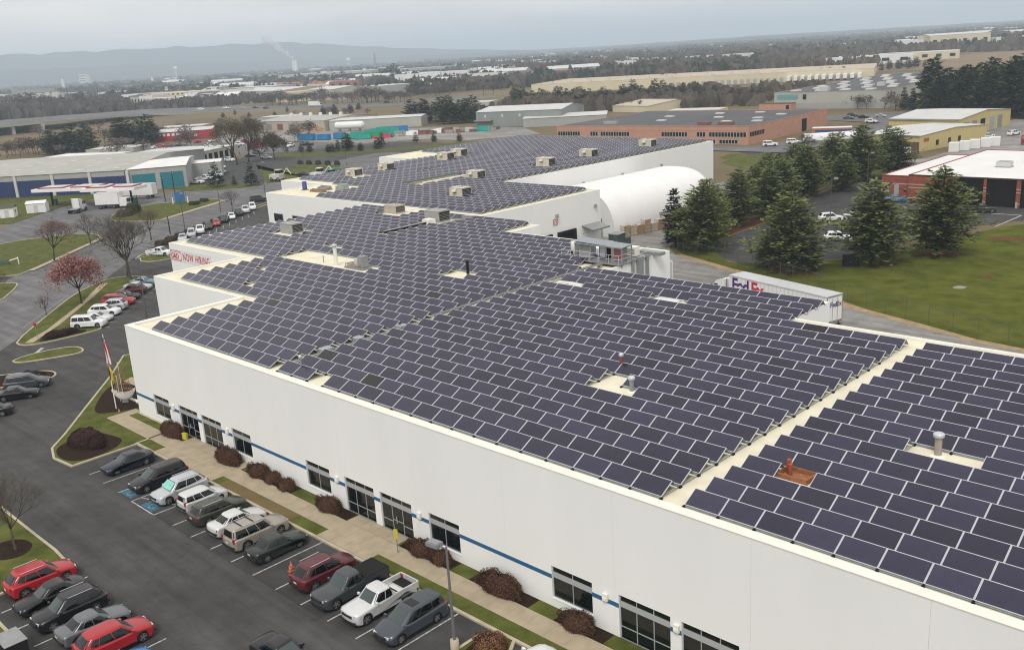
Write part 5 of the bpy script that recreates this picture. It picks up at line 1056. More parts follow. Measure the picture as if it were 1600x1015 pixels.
belt(EV_BACK, 'e', 'evergreen_tree', 'distant evergreen standing among far buildings', 'far evergreens', 1.2)
belt(EV_LEFT, 'e', 'evergreen_tree', 'dark evergreen in the clumps behind the blue-door building', 'evergreens behind the blue-door building', 1.1)
belt(CON_S, 'e', 'small_spruce', 'small cone-shaped evergreen along the far drive', 'small evergreens on the far drive', 1.2)
belt(BARE_MID, 'b', 'bare_tree', 'leafless brown tree before the long grey and cream buildings', 'leafless trees at the far buildings', 1.3, True)
belt(BARE_HW, 'b', 'bare_tree', 'leafless grey tree beyond the highway', 'leafless trees along the highway', 1.35, True)
belt(BARE_L, 'b', 'bare_tree', 'leafless tree in the scrub at the left edge', 'leafless trees at the left edge', 1.3)
# clipped barberry mounds in front of the facade
SH = [shrub(81, 1.75, .75, 1.2, 3600, .07), shrub(82, 1.25, .7, .95, 2600, .07), shrub(83, .85, .62, .8, 1800, .07)]
for a, c in SH: setm(a, M_BARBD); setm(c, M_BARB)
def shrub_at(i, x, y, lab, s=1., m=None, z=.11, name='barberry_shrub', rz=0, group='barberry shrubs along the facade'):
    t = thing(name, lab, 'shrub', (x, y, z), rz, group); t.scale = s if isinstance(s, tuple) else (s,)*3; inst('inner_core', SH[i][0], t); inst('foliage', SH[i][1], t, mats={0: m} if m else None)
for a in [(0, 8.3, -.85, 'clipped barberry between the first window and the first door'), (0, 18.1, -.85, 'clipped barberry below the second window'), (1, 22.6, -.75, 'wide barberry mound, left of three touching mounds'), (2, 24.6, -.7, 'middle of three touching barberry mounds'), (2, 26.6, -.75, 'right end of three touching barberry mounds'), (1, 32.2, -.8, 'barberry mound left of the glazed entrance'), (1, 42.6, -.75, 'low barberry right of the open door'), (2, 44.4, -.7, 'low barberry below the fourth window'), (0, 49.8, -.8, 'long barberry with dry leaves opposite the charcoal minivan'), (1, 55.9, -.75, 'barberry mound at the fifth window'), (0, 67.5, -.8, 'barberry mound beyond the frame edge')][:-1]: shrub_at(*a)
shrub_at(0, 3.3, -6.6, 'dark wide barberry in the kerbed corner bed', (1.15, 1.9, .9), M_BARBD); shrub_at(2, 5.2, -6.4, 'small dark barberry beside the wide one in the corner bed', 1.1, M_BARBD)
shrub_at(1, 53.5, -5.3, 'orange brown dry bush on the planted island', (.75, 1.3, .95), M_ORNG)
shrub_at(1, -36.6, 6.6, 'dark barberry hedge in front of the nearest side car park SUV', (.9, 3.4, .75), M_BARBD, rz=.15)
shrub_at(1, -21.8, -2.4, 'dark low hedge on the mulch island at the left edge', (.8, 2.2, .6), M_BARBD, rz=-.5)
for i in range(9): shrub_at(1, -85.5-2.15*i, 44.8+3.1*i, ['first', 'second', 'third', 'fourth', 'fifth', 'sixth', 'seventh', 'eighth', 'last'][i]+' brown hedge segment from the lone white pickup behind the street-side row', (.95, 2.0, 1.1), M_BUSHB, rz=.55, group='hedge behind the street-side row', name='hedge')
for (x, y, s_, lab) in [(-134.5, 62, (1.6, 2.4, 2.4), 'tall green bush on the triangular verge'), (-131.5, 76, (1.2, 1.8, .8), 'low green bush near the tip of the verge'), (-134, 80, (1.2, 1.4, .8), 'low green bush at the far tip of the verge'), (-131.5, 58.5, (1.4, 3, 1.6), 'brown grassy bush on the triangular verge')]: shrub_at(1, x, y, lab, s_, M_BUSHB if 'brown' in lab else M_HEDGE, group='bushes on the verge', name='green_bush')
shrub_at(1, -15.5, 9.3, 'dark green shrub against the side wall by the flags', (1.4, 1.6, 2.2), M_HEDGE, name='green_bush'); shrub_at(2, -12, 8.5, 'small green shrub near the side wall', 1.2, M_HEDGE, name='green_bush')
for i in range(5): shrub_at(2, -182+4*i, 140.6+.8*i, ['first', 'second', 'third', 'fourth', 'last'][i]+' round shrub from the street on the far drive island', (1.3, 1.3, 1.6), M_DPINE, group='round shrubs in the far drive', name='round_shrub')
# ---------------------------------------------------------------- other buildings
M_BRICK = mat('red_brick', (.27, .075, .045), .85, .16, 1.2, bump=.1); M_STONE = mat('pale_band', (.42, .38, .34), .8, .1, 2)
M_SALMON = mat('salmon_brick', (.46, .255, .18), .85, .08, .3); M_DROOF = mat('dark_roof', (.085, .085, .09), .9, .2, .06, detail=8); M_WROOF = mat('white_membrane', (.70, .70, .69), .7, .06, .15)
M_GWALL = mat('grey_cladding', (.24, .26, .25), .7, .08, .5, sc3=(6, 6, .2)); M_LGREY = mat('light_grey_cladding', (.34, .35, .34), .7, .08, .5, sc3=(6, 6, .2)); M_GROOF = mat('grey_metal_roof', (.36, .36, .33), .6, .1, .2); M_LROOF = mat('pale_metal_roof', (.52, .53, .52), .6, .08, .2)
M_YEL = mat('yellow_cladding', (.52, .43, .20), .75, .06, .5, sc3=(6, 6, .2)); M_CREAM = mat('cream_wall', (.60, .54, .38), .8, .06, .1); M_CRROOF = mat('tan_roof', (.46, .38, .29), .85, .1, .05); M_TEAL = mat('teal_door', (.02, .17, .21), .6, .12, .6, sc3=(1, 1, 8)); M_BDOOR = mat('blue_door', (.018, .035, .11), .6, .2, .6, sc3=(1, 1, 8)); M_TAN = mat('tan_wall', (.42, .37, .30), .8, .08, .2); M_PALEG = mat('pale_grey_wall', (.40, .40, .36), .8, .06, .2)
M_SKYL = mat('roof_skylight', (.62, .62, .60), .5, .08, 1)
def quad_bldg(name, lab, cat, A, B, depth, z0, z1, mw, mr, ridge=0., over=.25, flip=1):
    """rectangular building: front wall from A to B, going back `depth`; local frame x along the front, y inwards"""
    A, B = Vector(A), Vector(B); L = (B-A).length; t = thing(name, lab, cat, (A.x, A.y, z0), math.atan2(B.y-A.y, B.x-A.x)); h = z1-z0; D = depth
    for nm, f in (('wall', [(0, 0, -.5), (L, 0, -.5), (L, 0, h), (0, 0, h)]), ('wall', [(L, D, -.5), (0, D, -.5), (0, D, h), (L, D, h)])): b = MB(); b.face(f); b.build(nm, mw, t)
    for x, o in ((0, 1), (L, -1)):
        f = [(x, 0, -.5), (x, 0, h), (x, D/2, h+ridge), (x, D, h), (x, D, -.5)] if ridge else [(x, 0, -.5), (x, 0, h), (x, D, h), (x, D, -.5)]
        b = MB(); b.face(f if o == 1 else f[::-1]); b.build('wall', mw, t)
    b = MB(); o = over
    if ridge: b.face([(-o, -o, h+.02), (L+o, -o, h+.02), (L+o, D/2, h+ridge+.04), (-o, D/2, h+ridge+.04)]); b.face([(-o, D/2, h+ridge+.04), (L+o, D/2, h+ridge+.04), (L+o, D+o, h+.02), (-o, D+o, h+.02)])
    else: b.box(0, L, 0, D, h-.12, h+.01)
    b.build('roof', mr, t)
    if not ridge:
        b = MB(); b.box(-.03, L+.03, -.03, .2, h-.02, h+.14); b.box(-.03, L+.03, D-.2, D+.03, h-.02, h+.14); b.box(-.03, .2, .2, D-.2, h-.02, h+.138); b.box(L-.2, L+.03, .2, D-.2, h-.02, h+.138); b.build('parapet', mw, t)
    return t, L, h
def windows(t, x0, z0, w, h, n, gap, y=-.03, m=None):
    f = MB(); W = n*(w+gap); f.box(x0-.1, x0+W, y, y+.028, z0-.1, z0+h+.1); wn = f.build('window', M_MULL, t)
    for i in range(n): boxpart('pane', m or M_DGLASS, wn, x0+i*(w+gap), x0+i*(w+gap)+w, y-.02, y-.001, z0, z0+h)
# white fabric dome in the truck court
dm = thing('fabric_dome', 'white fabric storage dome beside the rear warehouse', 'storage dome', (-24.4, 93.5, ZB))
M_FAB = mat('white_fabric', (.78, .78, .77), .6, .03, .3); DL, DW, DH = 31.5, 9.2, 8.2
def arch(k=1., n=22): return [(DW*k*(1 if math.cos(a) >= 0 else -1)*abs(math.cos(a))**.72, DH*k*abs(math.sin(a))**.85) for a in [PI*i/n for i in range(n+1)]]
b = MB(); b.grid([[(x, y, z) for x, z in arch()] for y in [DL*i/8 for i in range(9)]], 0, True); b.build('fabric_cover', M_FAB, dm)
for y, fl in ((.05, 1), (DL-.05, -1)): b = MB(); P = [(x, y, z) for x, z in arch(.995)]; b.face(P[::-1] if fl > 0 else P); b.build('end_panel', mat('fabric_end', (.66, .67, .66), .7, .04, .4), dm)
for i in range(9): b = MB(); b.grid([[(x, DL*i/8-.07, z) for x, z in arch(1.003)], [(x, DL*i/8+.07, z) for x, z in arch(1.003)]], 0, True); b.build('hoop', M_FAB, dm)
boxpart('door', M_STEEL, dm, 3.6, 6.4, -.1, .04, 0, 3.2)
# things stacked in front of the dome
R = random.Random(9)
for i in range(7):
    x = -14.6+i*.35; y = 95.6+i*1.55; t = thing('wooden_crate', ['first', 'second', 'third', 'fourth', 'fifth', 'sixth', 'last'][i]+' wooden crate from the dock canopy in the row beside the dome', 'crate', (x, y, ZB), 1.35, 'wooden crates beside the dome')
    h_ = R.uniform(1.5, 2.5); mw_ = mat('crate_%d' % (i % 3), [(.34, .25, .15), (.42, .36, .27), (.30, .20, .10)][i % 3], .85, .3, 2)
    for zz in range(4): boxpart('slat', mw_, t, -.7, .7, -.62, -.56, .12+zz*h_/4, .12+(zz+.8)*h_/4)
    for zz in range(4): boxpart('slat', mw_, t, .64, .7, -.55, .6, .12+zz*h_/4, .12+(zz+.8)*h_/4)
    boxpart('core', mat('crate_wrap', (.45, .42, .38), .7, .2, 2), t, -.62, .62, -.54, .6, .12, h_); boxpart('pallet', M_WOOD, t, -.7, .7, -.6, .6, 0, .1)
t = thing('flatbed_trailer', 'black flatbed trailer parked beside the dome', 'trailer', (-14.2, 108.5, ZB), .4); boxpart('deck', M_BLACK, t, -3.5, 3.5, -1.2, 1.2, .9, 1.2); boxpart('load', M_STEEL, t, -3, 3, -1.0, 1.0, 1.2, 2.4); lorry_wheels(t, (-2.4, -1.2), 2.4)
t = thing('waste_compactor', 'dark green compactor at the corner of the rear block', 'compactor', (-9.8, 87.2, ZB), .1); mg = mat('compactor_green', (.06, .09, .08), .6, .2, 2); boxpart('hopper', mg, t, -.9, .9, -1.2, 1.2, .2, 2.4); boxpart('ram_housing', mg, t, -.8, .8, 1.25, 3, .2, 1.4); boxpart('skid', M_STEEL, t, -1, 1, -1.2, 3, 0, .2); boxpart('hopper_rim', M_STEEL, t, -1, 1, -1.3, 1.3, 2.4, 2.5)
# brick garage on the right
t, L, h = quad_bldg('brick_garage', 'red brick garage with white roof and open service bays', 'garage', (13.4, 148), (70, 148), 42, ZB, 4.0, M_BRICK, M_WROOF)
for z in (3.2, 2.6, .6): boxpart('stone_band', M_STONE, t, -.02, L, -.035, -.004, z, z+.16)
boxpart('coping', mat('coping_dark', (.07, .04, .035), .7), t, -.05, L+.05, -.06, .18, 5.0, 5.16)
for x0, x1 in ((9.2, 13.5), (14.4, 19.1), (20.2, 24.8), (26, 30.6)):
    d_ = boxpart('bay_shade_sheet', M_DARK, t, x0, x1, -.045, -.04, .0, 4.75)  # flat dark sheet on the brick stands in for the shaded bay
    for a in ((x0-.16, x0, 0, 4.9), (x1, x1+.16, 0, 4.9), (x0-.16, x1+.16, 4.75, 4.92)): boxpart('bay_frame', M_DARK, d_, a[0], a[1], -.09, -.046, a[2], a[3])
    for xp in (x0-.45, x1+.45): b = MB(); b.tube((xp, -.7, 0), (xp, -.7, 1.15), .1, n=8); b.build('bollard', M_STONE, d_)
for (x, y, sx, lab) in [(17, 20, 2.4, 'dark grey'), (14, 12, 2.2, 'pale')]: pass
hv = thing('air_conditioner', 'dark ribbed air conditioner on the white garage roof', 'air conditioner', (29, 172, 4.0)); boxpart('cabinet', M_HVACG, hv, -1.6, 1.6, -1.2, 1.2, .15, 1.9); boxpart('fan_deck', M_DARK, hv, -1.4, 1.4, -1, 1, 1.9, 1.98); boxpart('kerb_base', M_STEEL, hv, -1.7, 1.7, -1.3, 1.3, 0, .15)
hv = thing('air_conditioner', 'low pale air conditioner on the white garage roof', 'air conditioner', (25.4, 164, 4.0)); boxpart('cabinet', M_LROOF, hv, -1.3, 1.3, -1, 1, .15, 1.1); boxpart('fan_deck', M_STEEL, hv, -1.1, 1.1, -.8, .8, 1.1, 1.15); boxpart('kerb_base', M_STEEL, hv, -1.4, 1.4, -1.1, 1.1, 0, .15)
t, L, h = quad_bldg('brick_annex', 'lower red brick annex at the left end of the garage', 'garage', (7.8, 149), (13.35, 149), 34, ZB, 3.6, M_BRICK, M_WROOF)
boxpart('stone_band', M_STONE, t, -.02, L, -.035, -.004, 3.0, 3.2)
for x in (.6, 2.5): boxpart('window', M_LGREY, t, x, x+.95, -.05, -.01, 1.0, 3.0)
# salmon building
t, L, h = quad_bldg('salmon_building', 'low salmon brick building with dark roof and ribbon windows', 'building', (-143, 223.5), (-69.3, 229.4), 62, -.9, 4.7, M_SALMON, M_DROOF, flip=1)
for x0, n in ((.5, 9), (14.5, 3), (18.8, 11), (43, 9), (56, 3), (60.4, 12)): windows(t, x0, 2.35, .85, 1.35, n, .22)
for x0, n in ((52, 10), (64, 6)): windows(t, x0, .3, .85, 1.1, n, .22)
boxpart('door_shade_sheet', M_DARK, t, L+.005, L+.04, 40, 44, 0, 4.2); boxpart('stone_band', M_SALMON, t, 0, L, -.06, -.001, 4.2, 4.5)  # doorway is a dark sheet painting the shade inside it
b = MB()
for i in range(9): boxpart('pane', M_DGLASS, t, L+.01, L+.03, .8+i*1.15, 1.7+i*1.15, 2.35, 3.7)
for (x, y) in [(30, 18), (46, 30), (38, 46), (57, 14), (62, 27), (64, 41), (24, 34), (52, 50), (67, 16)]: boxpart('skylight', M_SKYL, t, x, x+3.2, y, y+2, 5.62, 5.95)
boxpart('roof_unit', M_HVACG, t, 16, 21, 6, 8, 5.62, 6.6); boxpart('roof_unit', mat('rust_unit', (.2, .09, .07), .8), t, 54, 58, 4, 6, 5.62, 6.6); boxpart('roof_unit', mat('rust_unit', (.2, .09, .07)), t, 61, 66, 4.5, 6.5, 5.62, 6.5)
t = thing('site_shed', 'orange and blue low shed behind the salmon building corner', 'shed', (-58, 262, -.9), .4); boxpart('wall', mat('shed_orange', (.42, .17, .08), .8, .1, 1), t, -6, 6, -2, 2, 0, 2.2); boxpart('roof', M_WROOF, t, -6.1, 6.1, -2.1, 2.1, 2.2, 2.35); boxpart('tarpaulin', mat('tarp_blue', (.03, .06, .2), .6), t, -5, 6, -2.6, -2.05, .6, 1.7)
t = thing('storage_tent', 'long white low storage shelter beside the salmon building', 'shed', (-52, 248, -.9), .75); b = MB(); b.grid([[(x, 2*math.cos(a), 2.2*math.sin(a)) for a in [PI*i/8 for i in range(9)]] for x in (-8, 8)]); b.build('cover', M_WROOF, t); boxpart('end_wall', M_LROOF, t, 7.9, 8, -1.6, 1.6, 0, 1.6)
# yellow sheds
t, L, h = quad_bldg('yellow_shed', 'low yellow metal office with pale roof and brown base', 'shed', (-30.8, 226), (-14.5, 223.2), 34, ZB, 3.2, M_YEL, M_LROOF, ridge=.8)
boxpart('brick_base', mat('brown_brick', (.12, .07, .05), .85), t, -.02, L+.02, -.06, -.003, 0, 2.6); boxpart('emblem', mat('emblem_red', (.35, .1, .05), .7), t, L+.004, L+.03, 2, 4.6, 2.4, 3.4); boxpart('fascia', M_STEEL, t, -.2, L+.3, -.3, -.05, 4.05, 4.3)
for y in (8, 14, 19): boxpart('window', M_DGLASS, t, L+.004, L+.04, y, y+1.4, 1.0, 2.4)
t, L, h = quad_bldg('yellow_shed', 'tall yellow metal shed with roller doors behind the low office', 'shed', (-39, 261), (-17.5, 259.8), 38, ZB, 4.2, M_YEL, M_LROOF, ridge=1.3)
for y, m_ in ((3, M_STEEL), (9, M_STEEL), (15, M_DARK), (22, M_LGREY), (28, M_STEEL)): boxpart('roller_door', m_, t, L+.004, L+.05, y, y+3.4, 0, 4.0)
boxpart('fascia', M_STEEL, t, -.3, L+.3, -.33, -.27, 4.9, 5.3)
for i in range(14): 
    x, y = -8+R.uniform(-2, 26), 300+R.uniform(-8, 8); s_ = thing('wrapped_stack', 'white wrapped pallet stack in the yard beyond the yellow shed', 'pallet stack', (x, y, ZB), 0, 'white wrapped stacks'); hh = R.choice((1.4, 2.6, 3.6)); boxpart('wrapped_load', M_WROOF, s_, -1, 1, -1, 1, .12, hh); boxpart('pallet', M_WOOD, s_, -1, 1, -1, 1, 0, .11)
for i, (x, y) in enumerate([(-6.5, 226), (-5.2, 230), (-4, 234), (-2.6, 238), (-1.2, 241)]): s_ = thing('wrapped_stack', 'white wrapped stack in the row beside the low yellow office', 'pallet stack', (x, y, ZB), .3, 'white stacks by the office'); boxpart('wrapped_load', M_WROOF, s_, -1.2, 1.2, -1.4, 1.4, .12, 2.4); boxpart('pallet', M_WOOD, s_, -1.2, 1.2, -1.4, 1.4, 0, .11)
for (x, y, a, lab) in [(24, 215, .1, 'dark red steel rack at the right edge of the yard'), (6, 246, .5, 'red steel frame beside the white stacks')]: 
    s_ = thing('steel_rack', lab, 'rack', (x, y, ZB), a); mr_ = mat('rack_red', (.28, .05, .06), .7, .2, 1); L_ = 9 if x > 20 else 2.4
    for z in (.3, 1.2, 2.2): boxpart('beam', mr_, s_, -L_, L_, -1, -.8, z, z+.35)
    for xx in (-L_, 0, L_-.2): boxpart('post', mr_, s_, xx, xx+.2, -1.21, -1.01, 0, 2.6)
    boxpart('load', mr_, s_, -L_+.3, L_-.3, -.75, 1, .3, 1.6)
s_ = thing('round_sign', 'round red sign on a pole in the right yard', 'sign', (11, 235, ZB)); b = MB(); b.tube((0, 0, 0), (0, 0, 5.5), .12); b.build('pole', M_BLACK, s_); b = MB(); b.lathe([(.001, -.12), (1.2, -.12), (1.2, .12), (.001, .12)], (0, 0, 5.6), 'Y', 16); b.build('sign_disc', mat('round_red', (.33, .06, .07), .6), s_)
s_ = thing('wall_sign', 'small white sign board near the low yellow office', 'sign', (-15, 217, ZB)); boxpart('sign_board', M_WROOF, s_, -.9, .9, -.08, .08, .2, 2.0); boxpart('plinth', M_STONE, s_, -1, 1, -.2, .2, 0, .2)
# long grey-roofed building
t, L, h = quad_bldg('grey_roof_building', 'long pale building with dark roof dotted with skylights', 'warehouse', (-130.4, 354.3), (-82.5, 358.7), 150, 0, 6.6, M_PALEG, M_DROOF)
for i in range(4):
    for j in range(9): boxpart('skylight', M_SKYL, t, 4+i*11+(j % 2)*4, 7.6+i*11+(j % 2)*4, 8+j*15, 12+j*15, 6.62, 7.1)
boxpart('roof_unit', M_LROOF, t, 18, 22, 5, 8, 6.62, 8.6); boxpart('roof_unit', M_LROOF, t, 33, 36, 34, 37, 6.62, 8.2)
windows(t, 1.2, 3.6, 1.5, 2.2, 6, .1, m=mat('pale_teal_glass', (.14, .32, .30), .3, .1, 1)); windows(t, 13, 3.6, 1.6, 2.2, 1, .1); boxpart('base_course', M_LGREY, t, 0, L, -.05, -.002, 0, 2.2); boxpart('door', M_STEEL, t, L+.004, L+.04, 20, 22, 3.0, 4.4)
s_ = thing('brick_annex', 'small salmon annex in front of the grey-roofed building', 'building', (-122, 342, -.3), .1); boxpart('wall', M_SALMON, s_, -7, 7, -3, 3, 0, 3.4); boxpart('roof', M_DROOF, s_, -7.1, 7.1, -3.1, 3.1, 3.4, 3.55); boxpart('door_shade_sheet', M_DARK, s_, 5, 6.4, -3.05, -3.001, .4, 2.8)  # dark sheet on the wall as the shaded doorway
# very long cream warehouse
t, L, h = quad_bldg('cream_warehouse', 'very long cream warehouse with tan roof across the middle distance', 'warehouse', (-412, 500), (-191.5, 593), 88, 0, 6.4, M_CREAM, M_CRROOF)
for i in range(22): boxpart('roof_unit', M_LROOF, t, 12+i*10, 14.5+i*10, 6+(i % 3)*14, 9+(i % 3)*14, 6.42, 7.8)
for i in range(30): boxpart('dock_door', M_LGREY, t, 100+i*4.4, 102.6+i*4.4, -.05, -.003, 0, 3.0)
for i in range(15, 26): 
    c_ = thing('box_trailer', 'white trailer docked along the long cream warehouse', 'trailer', (-300+i*4.1, 541.5+i*1.73, 0), .4+PI/2, 'trailers at the cream warehouse'); boxpart('box_body', M_VANW, c_, -6, 6, -1.2, 1.2, 1.1, 3.9); boxpart('chassis', M_BLACK, c_, -6, 6, -1, 1, .5, 1.05)
# grey sheds and small cream shed
t, L, h = quad_bldg('grey_shed', 'tall grey metal shed with low pitched roof beside the evergreen clump', 'shed', (-221, 258.5), (-185, 274), 34, 0, 6.6, M_GWALL, M_LROOF, ridge=1.4)
boxpart('lean_to', M_STEEL, t, 0, 8, -3, -.02, 2.9, 3.2); boxpart('door_shade_sheet', M_DARK, t, 24, 28, -.05, -.004, 0, 3.6); boxpart('door', mat('door_tan', (.35, .24, .2), .7), t, 2, 7, -.05, -.004, 0, 2.6)  # dark sheet paints the doorway's shade on the closed wall
for x in (4, 12, 20): boxpart('window', M_LROOF, t, x, x+.8, -.05, -.004, 4.2, 5.4)
t, L, h = quad_bldg('grey_shed', 'lower pale grey shed in front of the salmon building', 'shed', (-196, 262), (-168, 283), 24, 0, 3.6, M_LGREY, M_LROOF, ridge=.8)
t, L, h = quad_bldg('cream_shed', 'small cream gabled shed among brown trees', 'shed', (-208, 338), (-184, 334), 40, 0, 3.0, M_CREAM, mat('tan_metal_roof', (.45, .41, .32), .7, .08, .3), ridge=1.6)
# tan warehouse, tanker, red store, grey store
t, L, h = quad_bldg('tan_warehouse', 'pale tan warehouse with grey roof left of the coloured skips', 'warehouse', (-346, 226), (-300, 234), 38, 0, 5.0, M_TAN, M_GROOF, ridge=1.2)
for x in (6, 14, 22, 31): boxpart('loading_door', M_STEEL if x != 14 else mat('door_brown', (.2, .08, .06), .8), t, x, x+4, -.05, -.004, .8, 3.8)
boxpart('orange_base', mat('orange_base', (.45, .26, .14), .8, .1, .5), t, 27, 46, -.04, -.004, 0, 1.9)
for i in range(6): boxpart('roof_vent', M_PARA, t, 4+i*7, 5.2+i*7, 18.4, 19.6, 6.1, 7.6)
t, L, h = quad_bldg('grey_shed', 'long pale shed behind the white tanker', 'shed', (-299, 236), (-262, 262), 18, 0, 4.6, M_PALEG, M_LROOF, ridge=.6)
t = thing('storage_tanker', 'white horizontal tank on legs beside the tan warehouse', 'tank', (-283, 236, 0), .5); b = MB(); b.lathe([(.001, -7.4), (1.4, -7), (1.7, -6.4), (1.7, 6.4), (1.4, 7), (.001, 7.4)], (0, 0, 2.8), 'X', 14); b.build('shell', M_VANW, t)
for x in (-5, 0, 5): boxpart('leg', M_STEEL, t, x-.2, x+.2, -1, 1, 0, 1.4)
t, L, h = quad_bldg('red_store', 'low red fronted store with white lettering and pale roof', 'store', (-358, 172), (-340, 197), 26, 0, 4.2, mat('store_red', (.36, .03, .05), .7, .08, .4), M_LROOF, ridge=.8)
for i in range(5): boxpart('letter_mark', M_WROOF, t, 6+i*2.1, 7.3+i*2.1, -.06, -.004, 2.4, 3.6)
boxpart('sign_board', M_WROOF, t, 19, 24, -.06, -.004, 1.6, 2.5)
t, L, h = quad_bldg('grey_store', 'grey store with pillared front behind the blue-door building', 'store', (-252, 112), (-224, 128), 26, 0, 4.2, M_PALEG, M_LROOF)
for i in range(6): boxpart('door_shade_sheet', M_DARK, t, L+.004, L+.04, 2+i*3.6, 4.2+i*3.6, 0, 3.2)  # dark sheets stand in for shade between the pillars
t, L, h = quad_bldg('grey_store', 'low white flat-roofed store behind the blue-door building', 'store', (-290, 96), (-262, 110), 18, 0, 3.6, M_PALEG, M_WROOF)
# blue and teal door buildings
t, L, h = quad_bldg('roller_door_shed', 'grey workshop with dark blue roller doors and long skylit roof', 'workshop', (-228, 38), (-177.2, 80.0), 58, 0, 6.1, M_LGREY, M_GROOF, ridge=1.8)
for i in range(6): boxpart('roller_door', M_BDOOR, t, 1.3+i*11, 11.4+i*11, -.06, -.004, .1, 4.6)
for i in range(7): boxpart('pilaster', M_LROOF, t, .4+i*11, 1.2+i*11, -.3, -.004, 0, 6.0)
for i in range(6):
    for j in range(4): b = MB(); y0, y1 = 3+j*6, 5+j*6; f_ = lambda y: 6.1+.05+1.8*y/29+.03; b.face([(6+i*11, y0, f_(y0)), (7.8+i*11, y0, f_(y0)), (7.8+i*11, y1, f_(y1)), (6+i*11, y1, f_(y1))]); b.build('skylight', mat('fibre_skylight', (.50, .49, .38), .6, .1, 1), t)
t, L, h = quad_bldg('roller_door_shed', 'grey workshop with two teal roller doors and white roof', 'workshop', (-176.9, 80.9), (-168.6, 94.0), 30, 0, 6.1, M_LGREY, M_WROOF, ridge=.9)
for x0 in (.9, 8.4): boxpart('roller_door', M_TEAL, t, x0, x0+6.2, -.06, -.004, .2, 4.6)
t, L, h = quad_bldg('white_shed', 'small white flat shed beside the teal workshop', 'shed', (-186, 104), (-181, 112), 12, 0, 4.4, M_LGREY, M_WROOF)
# fuel canopy: two flat roofs on posts
cx_, cy_, ca = -163, 64.5, math.atan2(72.4-56.7, -153.9+177.4)
for k_, (dx, dy, w_, d_2, lab) in enumerate([(-4.5, -1.0, 19, 7, 'white flat fuel canopy with red trim, larger one'), (9.2, -4.2, 15, 6, 'white flat fuel canopy with red trim, smaller one at right')]):
    t = thing('fuel_canopy', lab, 'canopy', (cx_+dx*math.cos(ca)-dy*math.sin(ca), cy_+dx*math.sin(ca)+dy*math.cos(ca), 0), ca)
    boxpart('fascia', M_VANW, t, -w_/2, w_/2, -d_2/2, d_2/2, 4.0, 4.75); b = MB()
    for i in range(2): b.box(-w_/2+1.2+i*w_/2, -.8+i*w_/2, -d_2/2+.8, d_2/2-.8, 4.76, 5.0)
    b.build('roof_tray', mat('canopy_red', (.25, .05, .05), .8, .2, 1), t)
    b = MB()
    for i in range(2): b.box(-w_/2+1.8+i*w_/2, -1.4+i*w_/2, -d_2/2+1.4, d_2/2-1.4, 5.0, 5.06)
    b.build('roof_sheet', M_LROOF, t)
    for x in (-w_/2+3, w_/2-3): b = MB(); b.box(x-.18, x+.18, -.18, .18, 0, 4.0); b.build('post', M_BLACK, t)
    for x in (-w_/2+3, w_/2-3): p_ = boxpart('fuel_pump', mat('pump_green', (.05, .12, .1), .6), t, x+.6, x+1.3, -.4, .4, 0, 1.7)
for (x, y, w_, d_2, h_, a, lab) in [(-161.8, 43.4, 3.2, 2.6, 2.3, .9, 'small white shed with dark roof and window on the verge'), (-162.8, 50.6, 4.6, 2.6, 2.3, .9, 'plain white storage shed on the verge')]:
    t = thing('garden_shed', lab, 'shed', (x, y, .1), a); boxpart('wall', M_VANW, t, -w_/2, w_/2, -d_2/2, d_2/2, 0, h_); b = MB(); o = .15
    b.face([(-w_/2-o, -d_2/2-o, h_), (w_/2+o, -d_2/2-o, h_), (w_/2+o, 0, h_+.6), (-w_/2-o, 0, h_+.6)]); b.face([(-w_/2-o, 0, h_+.6), (w_/2+o, 0, h_+.6), (w_/2+o, d_2/2+o, h_), (-w_/2-o, d_2/2+o, h_)]); b.face([(w_/2, -d_2/2, h_), (w_/2, d_2/2, h_), (w_/2, 0, h_+.55)]); b.face([(-w_/2, d_2/2, h_), (-w_/2, -d_2/2, h_), (-w_/2, 0, h_+.55)]); b.build('roof', M_DROOF if 'dark' in lab else M_WROOF, t)
    boxpart('door', M_LROOF, t, -.5, .5, -d_2/2-.03, -d_2/2-.001, .05, 1.9)
    if 'window' in lab: boxpart('window', M_DGLASS, t, w_/2+.001, w_/2+.03, -.3, .3, 1.0, 1.7)
# skips and stacks in the service yard
mt_ = [mat('skip_blue', (.02, .20, .42), .6, .1, .5), mat('skip_teal', (.02, .34, .27), .6, .12, .5), mat('skip_green', (.02, .30, .13), .6, .12, .5)]
def skip(x, y, a, L_, m_, lab, h_=1.9):
    t = thing('skip_container', lab, 'skip', (x, y, 0), a, 'coloured skips in the service yard'); b = MB()
    for a_ in ((-L_/2, L_/2, -1.2, -1.1), (-L_/2, L_/2, 1.1, 1.2), (-L_/2, -L_/2+.1, -1.1, 1.1), (L_/2-.1, L_/2, -1.1, 1.1)): b.box(*a_, .2, h_)
    b.build('side_panel', m_, t); boxpart('floor', m_, t, -L_/2, L_/2, -1.1, 1.1, .2, .4); boxpart('skid', M_BLACK, t, -L_/2, L_/2, -.6, .6, 0, .2)
    for i in range(int(L_/1.2)): boxpart('rib', m_, t, -L_/2+.6+i*1.2, -L_/2+.7+i*1.2, -1.26, -1.2, .2, h_)
skip(-266, 200.6, .25, 8, mt_[0], 'blue skip, longest of the blue ones', 2.6); skip(-257, 203, .25, 6, mt_[0], 'blue skip half hidden by small evergreens', 2.4); skip(-252, 207.6, .3, 5, mt_[0], 'small blue skip left of the green skips', 2.6)
